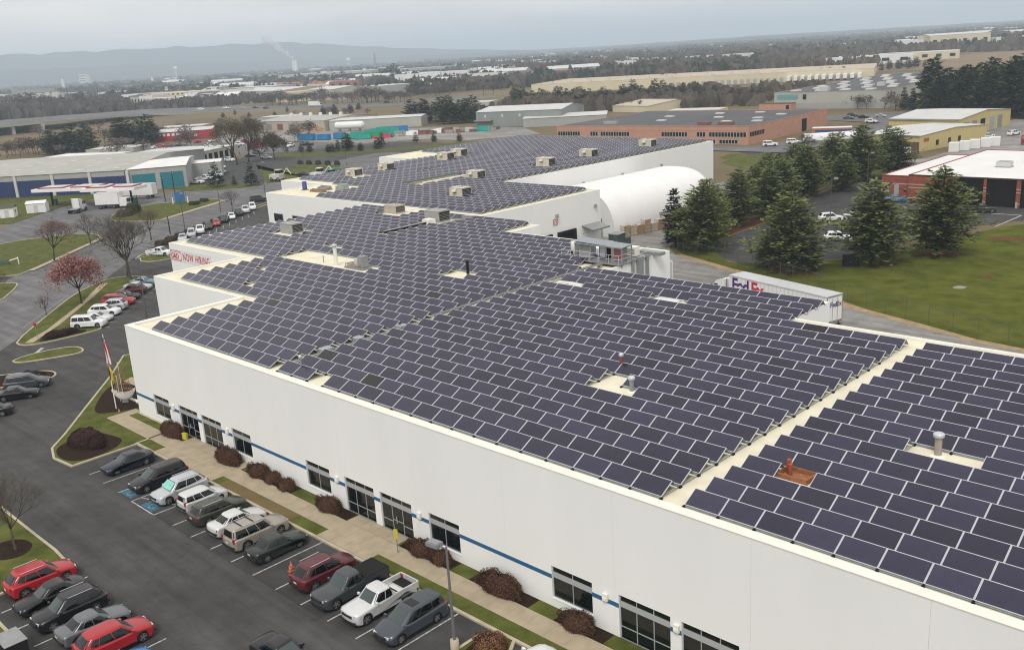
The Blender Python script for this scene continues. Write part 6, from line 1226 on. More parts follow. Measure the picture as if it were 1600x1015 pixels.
for i, (x, y) in enumerate([(-246, 208), (-242, 211), (-238, 209.5), (-235, 213), (-241, 215.5), (-237, 218), (-233, 217), (-246, 213)]): skip(x, y, .5+.1*(i % 3), 6.5, mt_[1+(i*2+i//3) % 2], ['nearest', 'second', 'third', 'fourth', 'fifth', 'sixth', 'seventh', 'rear left'][i]+' green skip of the bunch in the service yard', 2.0+.5*(i % 2))
for i, (x, y) in enumerate([(-247, 222), (-250, 228), (-254, 234), (-245, 229)]): skip(x, y, .9, 8, mt_[1], ['first', 'second', 'third', 'fourth'][i]+' long teal skip at the back of the skip bunch', 2.6)
skip(-248, 238, .8, 6, mt_[0], 'blue skip behind the teal ones', 2.6); skip(-203, 246, .3, 6.2, mt_[1], 'single teal skip near the grey shed', 2.2)
R = random.Random(4)
for i in range(34):
    x = -236+i*1.05+R.uniform(-2, 2); y = 222+i*.85+R.uniform(-4, 4); c_ = R.choice([(.20, .08, .07), (.12, .10, .09), (.3, .28, .26), (.5, .5, .48), (.16, .09, .07)])
    t = thing('material_stack', 'stack of pipes and pallets in the long line in the service yard', 'material stack', (x, y, 0), R.uniform(.4, 1.0), 'stacks in the service yard'); m_ = mat('stack_%d' % (int(c_[0]*100)), c_, .8, .3, 1); hh = R.uniform(.8, 2.4); L_ = R.uniform(2, 5)
    for q_ in range(3): boxpart('bundle', m_, t, -L_/2, L_/2, -.9+q_*.62, -.35+q_*.62, .15, hh*R.uniform(.7, 1))
    boxpart('pallet', M_WOOD, t, -L_/2, L_/2, -.9, .9, 0, .14)
for (x, y, c_, lab) in [(-232, 214.5, (.34, .03, .05), 'red skip at the right of the green skips'), (-228, 228, (.6, .6, .58), 'white tarpaulin heap in the service yard'), (-222, 238, (.6, .6, .58), 'second white tarpaulin heap in the service yard')]:
    t = thing('tarpaulin_heap', lab, 'heap', (x, y, 0), .7); b = MB(); b.grid([[(-4, -1.2, 0), (0, -1.3, 0), (4, -1.2, 0)], [(-4, 0, 1.4), (0, .1, 2.0), (4, 0, 1.5)], [(-4, 1.2, 0), (0, 1.3, 0), (4, 1.2, 0)]]); b.build('cover', mat('tarp_%s' % lab[:3], c_, .7, .15, 1), t); boxpart('pallet', M_WOOD, t, -3.8, 3.8, -1, 1, -.1, .12)
# machines parked beyond the rear block's left edge
for (x, y, a, c_, lab) in [(-133, 118, .5, (.05, .32, .30), 'teal excavator-like machine behind the rear roof edge'), (-140, 119, .5, (.6, .6, .58), 'white work truck behind the rear roof edge'), (-126, 122, .8, (.55, .55, .53), 'pale lift machine at the rear roof edge'), (-150, 112, .3, (.58, .56, .5), 'pale wheeled loader left of the work truck')]:
    t = thing('work_machine', lab, 'machine', (x, y, 0), a); m_ = mat('machine_%d' % (x % 97), c_, .6, .15, 1); boxpart('body', m_, t, -2.5, 1.2, -1.1, 1.1, .7, 2.0); boxpart('cab', m_, t, -.6, .9, -.8, .8, 2.0, 3.3); boxpart('cab_glass', M_CGLASS, t, -.5, .95, -.82, .82, 2.3, 3.1); b = MB(); b.tube((1, .3, 1.4), (3, .3, 3.6), .2, .15, 6); b.tube((3, .3, 3.6), (4.4, .3, 2.0), .15, .12, 6); b.build('arm', m_, t); lorry_wheels(t, (-1.8, .6), 2.3, .6)
# ---------------------------------------------------------------- street furniture and small things
M_POLE = mat('pole_bronze', (.10, .095, .09), .5, .1, 2); M_LHEAD = mat('lamp_head', (.24, .24, .26), .5, .08, 3)
def lamp_post(x, y, z, h, a, lab, arm=1.0, m=None, r=.075, base=True):
    t = thing('lamp_post', lab, 'lamp post', (x, y, z), a, 'lamp posts'); b = MB(); b.tube((0, 0, 0), (0, 0, h), r*1.25, r*.8, 8); b.build('pole', m or M_POLE, t)
    b = MB(); b.tube((0, 0, h-.12), (arm*.5, 0, h-.06), .04, .04, 6); b.build('arm', m or M_POLE, t)
    b = MB(); b.box(arm*.45, arm*1.25, -.27, .27, h-.16, h+.06); b.box(arm*.5, arm*1.2, -.22, .22, h+.06, h+.10); b.build('lamp_head', M_LHEAD, t)
    if base: b = MB(); b.lathe([(.001, .6), (.24, .6), (.26, 0)], n=10); b.build('base', M_KERB, t)
M_GPOLE = mat('pole_grey', (.15, .15, .16), .5, .1, 2)
lamp_post(52.0, -6.5, .1, 6.25, math.radians(187), 'grey lamp post in front of the charcoal minivan', 1.0, M_GPOLE, .075)
lamp_post(-35.6, 17.8, 0, 8, 2.6, 'tall dark lamp post at the corner of the stepped wall', .8, base=False)
lamp_post(11.3, 120.2, ZB, 8.0, .6, 'black lamp post beside the white SUV on the access road', .9); lamp_post(0, 160, ZB, 7.5, .6, 'black lamp post farther up the access road', .9)
for (x, y, h, lab) in [(-108, 70, 8, 'lamp post beside the small bare street tree'), (-98, 56, 7.5, 'lamp post in the middle of the street-side row'), (-130, 95, 8, 'lamp post at the bend of the street'), (-176, 138, 8, 'lamp post in the far drive'), (-160, 143, 8, 'lamp post near the rear roof edge')]: lamp_post(x, y, 0, h, 2.2, lab, .8, base=False)
for (x, y, h, lab) in [(-153, 82, 6.5, 'tall dark sign pole before the teal doors'), (-145.5, 75.5, 6.5, 'dark pole beside the blue sign'), (-127, 60, 5, 'thin brown pole on the verge'), (-96.5, 52, 3.6, 'short dark pole by the hedge row')]:
    t = thing('utility_pole', lab, 'pole', (x, y, 0)); b = MB(); b.tube((0, 0, 0), (0, 0, h), .12, .09, 7); b.build('pole', M_BLACK, t); boxpart('crossbar', M_STEEL, t, -.5, .5, -.06, .06, h-.5, h-.35)
t = thing('street_sign', 'blue panel sign on white posts on the triangular verge', 'sign', (-137.5, 75.5, .1), .9); boxpart('sign_board', mat('sign_blue', (.03, .14, .34), .6, .15, 1), t, -1.2, 1.2, -.1, .1, .8, 2.9); boxpart('lower_board', mat('sign_teal', (.03, .16, .2), .6, .15, 1), t, -1.2, 1.2, -.09, .09, .1, .78)
for x in (-1.9, 1.7): boxpart('post', M_VANW, t, x, x+.25, -.1, .1, 0, 1.5)
t = thing('information_sign', 'low green sign with pale frame on the big grass triangle', 'sign', (-96, 20.7, .1), .55); b = MB(); b.tube((-2.2, 0, 0), (2.2, 0, 1.1), .12); b.tube((2.2, 0, 0), (2.2, 0, 1.3), .1); b.build('frame', M_VANW, t); boxpart('sign_board', mat('sign_green', (.08, .12, .08), .7), t, -2.4, .3, -.15, .15, .1, .9)
def road_sign(x, y, z, a, lab, c_, h=2.1, shape='rect'):
    t = thing('road_sign', lab, 'sign', (x, y, z), a); b = MB(); b.tube((0, 0, 0), (0, 0, h), .035, n=6); b.build('post', M_STEEL, t)
    if shape == 'rect': boxpart('sign_board', c_, t, -.14, .14, -.07, -.04, h-.7, h)
    else: b = MB(); b.lathe([(.001, -.08), (.25, -.08), (.25, -.04), (.001, -.04)], (0, 0, h-.25), 'Y', 8); b.build('sign_board', c_, t)
M_YELS = mat('sign_yellow', (.55, .48, .05), .5, .08, 3)
road_sign(41.3, -2.35+.6, .13, .5, 'bright yellow sign on a post beside the entrance walk', M_YELS, 1.75)
road_sign(-38.0, 4.4, .12, .8, 'red stop sign at the end of the side strip', M_RED, 2.1, 'oct')
t = thing('door_mat', 'yellow wet-floor board beside the first door', 'board', (10.4, -.75, .13), .3); boxpart('board', M_YELS, t, -.25, .25, -.04, .04, 0, .6); boxpart('board', M_YELS, t, -.25, .25, .1, .18, 0, .58)
def cone(x, y, lab):
    t = thing('traffic_cone', lab, 'traffic cone', (x, y, 0)); t.scale = (.75, .75, .62); mo = mat('cone_orange', (.55, .09, .03), .6, .1, 3); boxpart('base', mo, t, -.2, .2, -.2, .2, .005, .05); b = MB(); b.lathe([(.15, .05), (.03, .72), (.001, .73)], n=10); b.build('cone', mo, t); b = MB(); b.lathe([(.115, .3), (.082, .45)], n=10); b.build('white_collar', M_LINE, t)
cone(37.0, -7.2, 'orange traffic cone in the empty bay beside the maroon crossover, left of two'); cone(37.35, -7.5, 'orange traffic cone in the empty bay beside the maroon crossover, right of two'); cone(-1.9, -1.2, 'small orange cone at the corner of the front walk')
# black bin on the lawn, black rail at the left edge
t = thing('waste_bin', 'black waste container beside the middle lawn pine', 'bin', (28.0, 92.6, ZB), .6); boxpart('body', M_BLACK, t, -1, 1, -.7, .7, .1, 1.25); b = MB(); b.face([(-1.05, -.75, 1.27), (1.05, -.75, 1.27), (1.05, .75, 1.5), (-1.05, .75, 1.5)]); b.face([(-1.05, .75, 1.25), (1.05, .75, 1.25), (1.05, -.75, 1.24), (-1.05, -.75, 1.24)]); b.build('lid', M_BLACK, t)
for s_ in (-1, 1): boxpart('caster', M_STEEL, t, s_*.8-.1, s_*.8+.1, -.5, -.3, 0, .1)
t = thing('waste_bin', 'dark container at the bottom left kerb', 'bin', (32.6, -22.9, .1), 0); boxpart('body', M_BLACK, t, -.9, .9, -.6, .6, .0, 1.1); boxpart('rim', M_STEEL, t, -.93, .93, -.63, .63, 1.1, 1.13)
# flags and the boat-shaped ornament
t = thing('flagpole', 'tall white flagpole with a drooping striped flag and a yellow state flag', 'flagpole', (-3.0, -1.0, .1), 0)
b = MB(); b.tube((0, 0, 0), (-.12, .05, 7.6), .06, .035, 8); b.build('pole', M_PARA, t)
MFR, MFW, MFB = mat('flag_red', (.38, .02, .04), .8, .1, 3), mat('flag_white', (.66, .64, .64), .8, .05, 3), mat('flag_blue', (.02, .03, .10), .8, .1, 3); MFY, MFK = mat('flag_yellow', (.55, .36, .03), .8, .12, 3), mat('flag_black', (.02, .02, .02), .8)
def drape(t, z0, z1, cols, ncol, lab, w0=.16, w1=.42):
    """limp flag: folds hang from the hoist; stripes follow the cloth"""
    n = 14; bs = {}
    for j in range(ncol):
        u0, u1 = j/ncol, (j+1)/ncol; b = MB(); rows_ = []
        for i in range(n+1):
            v = i/n; z = z1-(z1-z0)*v; wv = w0+(w1-w0)*v**.7; row = []
            for u in (u0, (u0+u1)/2, u1):
                row.append((-.1+wv*u+.05*math.sin(9*v+u*5), .09*math.sin(u*13+v*3)*(.4+v), z-.35*u*(1-v)))
            rows_.append(row)
        b.grid(rows_, 0, True); b.build(lab, cols[j % len(cols)], t)
drape(t, 4.7, 7.3, [MFR, MFW], 7, 'flag_stripe', .5, .95); b = MB(); b.grid([[(-.14, -.10, 7.35), (.06, -.12, 7.3)], [(-.12, -.1, 6.9), (.12, -.13, 6.85)], [(-.1, -.08, 6.5), (.12, -.12, 6.45)]]); b.build('flag_canton', MFB, t)
drape(t, 3.0, 4.8, [MFY, MFK, MFY, MFY], 5, 'state_flag_panel', .4, .75)
t = thing('boat_ornament', 'white boat-shaped ornament with tan rope rigging in the mulch bed', 'ornament', (-4.0, .4, .12), math.radians(47)); t.scale = (.6, .42, 1.1)
b = MB(); b.grid([[(-1.9+3.8*i/10, s_*.55*math.sin(PI*min(1, .12+.88*i/10*.98))**.6, .75+.35*abs(i/5-1)**2+.0) for i in range(11)] for s_ in (-1, 1)]); 
rows_ = []
for k in range(7):
    a = PI*k/6; rows_.append([(-1.9+3.8*i/10, .6*math.cos(a)*math.sin(PI*(.04+.92*i/10))**.6, .95+.4*abs(i/5-1)**2-.75*math.sin(a)*math.sin(PI*(.04+.92*i/10))**.5) for i in range(11)])
b = MB(); b.grid(rows_); b.build('hull', M_PARA, t)
for x in (-1.0, 0.1, 1.1): b = MB(); b.tube((x, 0, .4), (x, 0, 3.7-.4*abs(x)), .05, .025); b.build('mast', M_WOOD, t)
MROPE = mat('rope', (.38, .25, .15), .9, .2, 3)
b = MB()
for i in range(9):
    x = -1.7+i*.42
    for s_ in (-1, 1): b.tube((x, s_*.5, .9), (.1, 0, 3.5), .022, .015, 4)
for z in (1.3, 1.8, 2.3, 2.8):
    k = (3.5-z)/2.6; b.tube((-1.6*k+.1, -.5*k, z), (1.6*k+.1, -.5*k, z), .02, n=4); b.tube((-1.6*k+.1, .5*k, z), (1.6*k+.1, .5*k, z), .02, n=4)
b.build('rigging', MROPE, t)
boxpart('stand', M_STEEL, t, -.5, .5, -.2, .2, 0, .35)
for (x, y, lab) in [(-4.8, .25, 'thin white pole beside the boat ornament, nearer one'), (-7.2, 1.55, 'thin white pole beside the boat ornament, farther one')]: t = thing('white_pole', lab, 'pole', (x, y, .12)); b = MB(); b.tube((0, 0, 0), (0, 0, 2.6 if x > -6 else 3.2), .035, n=6); b.build('pole', M_PARA, t); b = MB(); b.lathe([(.001, .1), (.07, .05), (.07, 0)], (0, 0, 2.6 if x > -6 else 3.2), n=8); b.build('finial', M_FRAME, t)
t = thing('garden_light', 'white floodlight on a short stand by the side wall', 'floodlight', (-9.2, 4.6, .12)); b = MB(); b.tube((0, 0, 0), (.4, 0, 1.7), .03, n=5); b.build('stand', M_FRAME, t); boxpart('lamp_head', M_PARA, t, .25, .75, -.2, .2, 1.65, 1.95)
sheet('footpath', [(-10.9, 3.3), (-.3, 3.6), (-.3, 4.7), (-11.5, 4.5)], .124, M_CONC)
b = MB()
for i in range(9): b.box(-4.4+i*.45, -4.02+i*.45, 1.0+.06*(i % 3), 1.25+.06*(i % 3), .1, .26)
t = b.build('stone_edging', M_PARA); tag(t, 'row of pale edging stones in the mulch bed', 'edging')
# chain-link fence round the truck court
FL = [(-2.4, 92.2), (2.5, 88.3), (9, 85.6), (15, 83.7), (21, 81.9), (28.5, 78.5), (36.5, 73.8), (45, 70.6), (54, 67.4), (70, 64.9), (92, 62.4)]
fc = thing('chain_link_fence', 'tall chain-link fence between the truck court and the lawn', 'fence', (0, 0, ZB)); MWIRE = mat('fence_wire', (.12, .13, .11), .5, .1, 3, metal=.4); H_ = 2.4
for i in range(len(FL)-1):
    p, q = Vector(FL[i]), Vector(FL[i+1]); L_ = (q-p).length; n = max(1, round(L_/3.0)); d_ = (q-p)/n
    for k in range(n):
        a_, c_ = p+d_*k, p+d_*(k+1); b = MB(); b.tube((a_.x, a_.y, 0), (a_.x, a_.y, H_), .035, n=6); b.build('post', MWIRE, fc)
        b = MB(); b.tube((a_.x, a_.y, H_-.03), (c_.x, c_.y, H_-.03), .022, n=5, cap=False); b.build('top_rail', MWIRE, fc)
        b = MB(); nn = 16; e = d_.normalized(); nv = Vector((-e.y, e.x))*.003; l_ = (c_-a_).length
        for sgn in (-1, 1):
            for w_ in range(-13, nn+1):
                s0 = w_*l_/nn; s1 = s0+H_*.62; z0, z1 = .04, H_-.06
                f0 = 0. if s0 >= 0 else -s0/(s1-s0); f1 = 1. if s1 <= l_ else (l_-s0)/(s1-s0)
                if f1 <= f0: continue
                def pt(f): s_ = s0+(s1-s0)*f; s_ = s_ if sgn > 0 else l_-s_; v = a_+e*s_; return (v.x, v.y, z0+(z1-z0)*f)
                A, B = pt(f0), pt(f1); b.face([(A[0], A[1], A[2]-.006), (B[0], B[1], B[2]-.006), (B[0], B[1], B[2]+.006), (A[0], A[1], A[2]+.006)])
        b.build('wire_mesh', MWIRE, fc)
# ---------------------------------------------------------------- highway, far town, woods, hills, haze
HN = [(-530, 60, 6), (-545, 120, 6), (-554, 152, 6), (-559, 175, 6), (-562, 204, 6), (-600, 257, 4), (-625, 306, 2), (-610, 340, .1), (-565, 360, .1), (-507, 376, .1), (-449, 395, .1), (-430, 420, .1), (-420, 470, .1)]
HF = [(-640, 60, 6), (-650, 130, 6), (-660, 188, 6), (-660, 213, 6), (-650, 245, 6), (-687, 300, 4), (-735, 360, 2), (-690, 395, .1), (-630, 404, .1), (-563, 417, .1), (-500, 432, .1), (-480, 455, .1), (-470, 490, .1)]
b = MB(); b.grid([HN, HF], 0, True); b.grid([[(x, y, z-1.1) for x, y, z in HN], HN], 1, False); tag(b.build('highway', [M_ROAD, mat('bridge_parapet', (.36, .33, .26), .85, .1, .2)]), kind='structure')
b = MB(); mid = [tuple((Vector(p)+Vector(q))/2+Vector((0, 0, .02))) for p, q in zip(HN, HF)]; b.grid([[(x, y, z) for x, y, z in mid], [(x-4, y+3, z) for x, y, z in mid]], 0, True); tag(b.build('median_strip', M_FIELD), kind='structure')
brg = thing('highway_bridge', 'concrete highway bridge with dark underside at the left edge', 'bridge', (-560, 170, 0))
for i in range(6): boxpart('pier', M_PALEG, brg, -60, -1, -60+i*18, -58+i*18, 0, 4.8)
boxpart('underside_shade', M_DARK, brg, -70, -30, -110, 30, 0, 4.7)  # near-black block stands in for the shade under the deck
for (x, y, k, c_, a, lab) in [(-655, 362, 'suv', 'white', .5, 'white van on the highway, leftmost'), (-632, 372, 'bigsuv', 'white', .5, 'white lorry on the highway beside dark cars'), (-612, 376, 'sedan', 'silver', .4, 'silver car on the highway'), (-598, 378, 'sedan', 'black', .4, 'black car on the highway behind the silver one'), (-571, 371, 'suv', 'black', .3, 'black SUV on the highway left of the box lorry'), (-482, 418, 'suv', 'dgrey', .4, 'dark car on the highway right of the box lorry')]:
    t = car(k, c_, x, y, a, lab, z=.2, detail=False, group='highway traffic', scale=1.3 if c_ == 'white' else 1.1)
t = thing('box_lorry', 'white box lorry driving on the highway', 'truck', (-530, 388, .15), .3); boxpart('box_body', M_VANW, t, -5.5, 3, -1.3, 1.3, 1, 4); boxpart('cab', M_VANW, t, 3.1, 5.4, -1.1, 1.1, .6, 3); boxpart('windscreen', M_CGLASS, t, 5.41, 5.43, -1, 1, 1.7, 2.7); lorry_wheels(t, (-4, 4.2), 2.5)
def far_b(A, B, depth, h, mw, mr, lab, cat='building', ridge=0., nw=0, group=None, name='far_building', rows_=1):
    t, L, hh = quad_bldg(name, lab, cat, A, B, depth, 0, h, mw, mr, ridge)
    if group: t['group'] = group
    for r_ in range(rows_):
        for i in range(nw): boxpart('window', M_DGLASS, t, L*(i+.3)/nw, L*(i+.7)/nw, -.3, -.1, h*(r_+.35)/rows_, h*(r_+.72)/rows_)
    return t
far_b((-952, 455), (-890, 510), 40, 10, M_CREAM, M_LROOF, 'cream hotel block with tall window bays beyond the highway', nw=16, rows_=3)
far_b((-885, 512), (-815, 530), 40, 11, M_LGREY, M_LROOF, 'grey hotel wing with many windows beyond the highway', nw=14, rows_=3)
far_b((-820, 486), (-700, 468), 60, 9, M_TAN, M_LROOF, 'wide tan store with pale roof beyond the highway', ridge=2, nw=18)
far_b((-690, 452), (-655, 444), 40, 8, M_CREAM, M_CRROOF, 'yellowish flat store beyond the highway', nw=3)
far_b((-660, 470), (-610, 462), 40, 9, M_PALEG, M_LROOF, 'pale gabled office beyond the highway trees', ridge=2, nw=9)
far_b((-640, 505), (-590, 500), 36, 9, M_LGREY, M_LROOF, 'grey office block beyond the highway trees', nw=8, rows_=2)
far_b((-610, 540), (-560, 550), 40, 7, M_PALEG, M_LROOF, 'long pale store right of the highway trees', nw=5)
for A, B, d, h, lab in [((-355, 812), (-270, 850), 60, 7, 'white long depot behind the cream warehouse'), ((-316, 880), (-250, 905), 40, 7, 'cream depot with tan roof far behind'), ((-436, 1211), (-390, 1235), 50, 14, 'white low wing of the distant pale factory'), ((-392, 1200), (-335, 1240), 60, 18, 'tall pale gabled hall of the distant factory'), ((-335, 1260), (-290, 1290), 40, 11, 'white end block of the distant factory'), ((-300, 1330), (-180, 1420), 50, 10, 'long white row of buildings at the right horizon')]: far_b(A, B, d, h, M_WROOF if 'white' in lab else M_CREAM, M_LROOF, lab, ridge=2 if 'gabled' in lab else 0, nw=6)
R = random.Random(17)
for A, B in [((-686, 924), (-646, 929)), ((-639, 953), (-615, 975)), ((-605, 985), (-575, 1000)), ((-777, 1080), (-761, 1103)), ((-700, 1010), (-675, 1030)), ((-1022, 1172), (-990, 1180)), ((-560, 1000), (-530, 1020)), ((-640, 890), (-615, 897))]:
    far_b(A, B, 14, 8, M_WROOF, M_GROOF, 'white house in the estate above the cream warehouse', 'house', 4, 4, 'white houses of the estate', 'far_house', 2)
# town spread over the plain on the left
MT = [M_WROOF, M_PALEG, M_TAN, M_CREAM, mat('town_brick', (.24, .13, .10), .85, .1, .1), M_LGREY]; MTR = [M_LROOF, M_GROOF, M_DROOF, M_WROOF, mat('town_red_roof', (.25, .12, .09), .85, .1, .1)]
TOWN = [MB() for _ in range(3)]
protos_t = []
for k in range(10):
    b = MB(); L_, D_, h_ = R.uniform(14, 60), R.uniform(12, 30), R.uniform(5, 10); b.box(-L_/2, L_/2, -D_/2, D_/2, 0, h_, 0, 1)
    if k % 2:
        b.face([(-L_/2, -D_/2, h_), (L_/2, -D_/2, h_), (L_/2, 0, h_+3), (-L_/2, 0, h_+3)], 1); b.face([(-L_/2, 0, h_+3), (L_/2, 0, h_+3), (L_/2, D_/2, h_), (-L_/2, D_/2, h_)], 1); b.face([(L_/2, -D_/2, h_), (L_/2, D_/2, h_), (L_/2, 0, h_+3)], 0); b.face([(-L_/2, D_/2, h_), (-L_/2, -D_/2, h_), (-L_/2, 0, h_+3)], 0)
    for i in range(4): b.box(-L_/2+L_*(i+.3)/4, -L_/2+L_*(i+.7)/4, -D_/2-.2, -D_/2-.02, h_*.3, h_*.7, 2)
    me = b.mesh('far_building'); me.materials.append(MT[k % 6]); me.materials.append(MTR[k % 5]); me.materials.append(M_DGLASS); protos_t.append(me)
def heading(deg, d): a = math.radians(deg); return CX+d*math.sin(a), CY+d*math.cos(a)
n = 0
while n < 290:
    a = R.uniform(-72, -38) if R.random() < .8 else R.uniform(-40, -16); d = 1010*math.exp(R.random()**1.2*1.35)
    if a > -40: d = 1500*math.exp(R.random()*1.1)
    x, y = heading(a, d); o = inst('far_building', protos_t[n % 10], None, (x, y, -.2), R.uniform(.2, 1.1)); n += 1
    tag(o, 'small pale building in the distant town', 'building', 'distant town buildings')
t = thing('grain_silos', 'row of pale concrete silos with dark head house on the left skyline', 'silo', (-1164, 420, 0), .9)
for i in range(6): b = MB(); b.lathe([(5, 0), (5, 17), (.01, 17.5)], (-22+i*9, 0, 0), n=12); b.build('silo', M_PALEG if i > 2 else M_LGREY, t)
boxpart('head_house', M_HVACG, t, -26, 24, -4, 4, 17.5, 22); boxpart('elevator_leg', M_PALEG, t, 30, 33, -2, 2, 0, 16)
for (x, y, r_, lab) in [(-1283, 447, 15, 'white cone-shaped salt dome at the left edge, larger one'), (-1360, 453, 13, 'white cone-shaped salt dome at the left edge, smaller one')]: t = thing('salt_dome', lab, 'dome', (x, y, 0)); b = MB(); b.lathe([(r_, 0), (r_, 2), (r_*.45, 6.5), (.01, 8)], n=16); b.build('cover', M_WROOF, t); boxpart('door_shade_sheet', M_DARK, t, r_*.85, r_+.2, -2, 2, 0, 2)  # dome doorway's shade is a dark block
def mast(x, y, h, r_, lab, name='chimney', m=None, top=None): 
    t = thing(name, lab, name.replace('_', ' '), (x, y, 0)); b = MB(); b.tube((0, 0, 0), (0, 0, h), r_*1.3, r_, 8); b.build('shaft', m or M_WROOF, t)
    if top: b = MB(); b.lathe([(.01, h+top*.9), (top*.7, h+top*.6), (top, h), (top*.7, h-top*.5), (r_, h-top*.8)], n=12); b.build('tank', M_WROOF, t)
    else: b = MB(); b.lathe([(r_*1.1, h-2), (r_*1.15, h+.5), (r_*.8, h+.5)], n=8); b.build('cap', M_STEEL, t)
mast(-3256, 2178, 54, 4, 'tall white smoking stack on the horizon, left of two'); mast(-3160, 2125, 50, 5, 'wide white stack on the horizon, right of two'); mast(-3081, 1206, 35, 4, 'pale church spire in the left town', 'spire'); mast(-2751, 1341, 23, 3.5, 'small pale spire in the town', 'spire'); mast(-1150, 582, 13, 2, 'slim pale tower beside the hotel', 'tower'); mast(-2036, 1629, 46, 2.2, 'thin dark mast on the horizon', 'mast', M_STEEL); mast(-616, 593, 28, .35, 'slim pale mast above the highway trees', 'mast', M_PALEG); mast(-4366, 3271, 38, 3, 'white water tower right of the smoking stacks', 'water_tower', top=14); mast(-4700, 2420, 50, 3, 'distant white water tower on the left horizon', 'water_tower', top=13)
t = thing('tall_block', 'pale multi-storey block far off on the left horizon', 'building', (-4300, 1780, 0), .5); t.scale = (.75, .75, .75); boxpart('wall', M_WROOF, t, -25, 25, -15, 15, 0, 62); boxpart('wing', M_PALEG, t, 25, 50, -14, 14, 0, 34)
for k in range(4): boxpart('window', M_DGLASS, t, -22, 22, -15.5, -15.05, 8+k*14, 14+k*14)
far_b((-1500, 980), (-1300, 1040), 90, 14, M_PALEG, M_LROOF, 'large pale green factory before the smoking stacks', nw=10); far_b((-1240, 1040), (-1160, 1090), 60, 13, M_LGREY, M_LROOF, 'second pale factory right of the first', nw=6); far_b((-860, 735), (-770, 775), 50, 12, M_WROOF, M_LROOF, 'bright white factory with tower blocks beyond the highway', nw=5); far_b((-740, 715), (-690, 760), 40, 9, mat('pale_green_wall', (.38, .48, .44), .7, .05, .2), M_LROOF, 'pale green flat building beyond the highway', nw=5)
# more of the plain beyond the street: car park, hedgerow trees, small stores
R = random.Random(23)
sheet('car_park', [(-232, 160), (-222, 196), (-270, 190), (-330, 178), (-338, 150), (-290, 138)], .01, M_ROAD)
for i in range(26):
    x, y = -236-R.random()*88, 152+R.random()*34; k = R.choice(('sedan', 'suv', 'pickup')); c_ = R.choice(('white', 'silver', 'black', 'grey', 'red', 'dblue', 'white'))
    t = thing('parked_car', 'small parked car in the car park before the red store', 'car', (x, y, .02), R.choice((.4, 1.97)), 'cars before the red store'); t.scale = (.9,)*3; d_ = protos(k); inst('body', d_['body'], t, mats={0: PM[c_]}); inst('cabin', d_['cabin'], t, mats={0: PM[c_]}); inst('wheel_well', d_['well'], t)
    for nm, me in d_['win']: inst(nm, me, t)
belt([(-300+R.uniform(-60, 40), 150+R.uniform(-30, 70), R.uniform(5, 9)) for _ in range(22)], 'b', 'bare_tree', 'leafless tree around the car park before the red store', 'leafless trees round the red store', 1.2)
belt([(-420+R.uniform(-90, 90), 230+R.uniform(-60, 90), R.uniform(4, 8)) for _ in range(26)], 'b', 'bare_tree', 'leafless tree on the brown slope below the highway', 'leafless trees on the slope', 1.3)
belt([(-470+R.uniform(-60, 60), 300+R.uniform(-50, 60), R.uniform(3, 6)) for _ in range(10)], 'e', 'evergreen_tree', 'small evergreen on the brown slope below the highway', 'evergreens on the slope', 1.2)
for A, B, d, h, mw, lab in [((-405, 190), (-380, 214), 16, 4, M_TAN, 'small tan store right of the red store'), ((-300, 120), (-284, 132), 14, 4, M_PALEG, 'small pale store behind the white flat store'), ((-380, 246), (-360, 256), 16, 5, M_LGREY, 'small grey store left of the tan warehouse'), ((-150, 300), (-128, 306), 12, 3.5, M_CREAM, 'small cream store behind the salmon building'), ((-330, 330), (-300, 345), 18, 5, M_PALEG, 'pale shed behind the evergreen clump')]: far_b(A, B, d, h, mw, M_LROOF, lab, 'store', nw=4)
# steam from the stack
b = MB(); R = random.Random(2)
for i in range(22):
    k = i/21; c_ = Vector((-3256-60*k*1.2, 2178-70*k, 58+78*k)); rr = (5+10*k)*R.uniform(.7, 1.25)
    b.lathe([(.01, -rr), (rr*.7, -rr*.7), (rr, 0), (rr*.7, rr*.7), (.01, rr)], c_+Vector((R.uniform(-6, 6), R.uniform(-6, 6), 0)), n=10)
ms = bpy.data.materials.new('steam'); ms.use_nodes = True; t_ = ms.node_tree; t_.nodes.clear(); o_ = t_.nodes.new('ShaderNodeOutputMaterial'); v_ = t_.nodes.new('ShaderNodeVolumePrincipled'); v_.inputs['Density'].default_value = .07; v_.inputs['Color'].default_value = (.995, .995, .995, 1); t_.links.new(v_.outputs[0], o_.inputs['Volume'])
tag(b.build('smoke', ms), 'white steam drifting from the tall stack', 'smoke', kind='stuff')
# woods too far and too many to count
def woods(name, m, n, amin, amax, dmin, dmax, seed, hmin, hmax, lab, patch=1., avoid=True):
    R = random.Random(seed); b = MB()
    for i in range(n):
        a = R.uniform(amin, amax); d = dmin*(dmax/dmin)**R.random(); x, y = heading(a, d)
        s_ = 1+d/2600*patch; h_ = R.uniform(hmin, hmax)*(1+.12*s_); w_ = 5.0*s_*R.uniform(.7, 1.5)
        tx_ = Vector((math.cos(math.radians(a)), -math.sin(math.radians(a)), 0))
        for k in range(9 if d < 2500 else 6):
            p = Vector((x, y, -.3))+Vector((R.gauss(0, w_*.6), R.gauss(0, w_*.6), 0)); az = R.uniform(0, 6.28); e = Vector((math.cos(az), math.sin(az), 0))
            hh = h_*R.uniform(.55, 1.05); ww = w_*R.uniform(.35, .7)
            b.face([p-e*ww*.4, p+e*ww*.4, p+e*ww*.95+Vector((0, 0, hh*.55)), p+e*ww*.35+Vector((0, 0, hh)), p-e*ww*.5+Vector((0, 0, hh*.92)), p-e*ww+Vector((0, 0, hh*.5))])
    tag(b.build(name, m), lab, 'woods', kind='stuff')
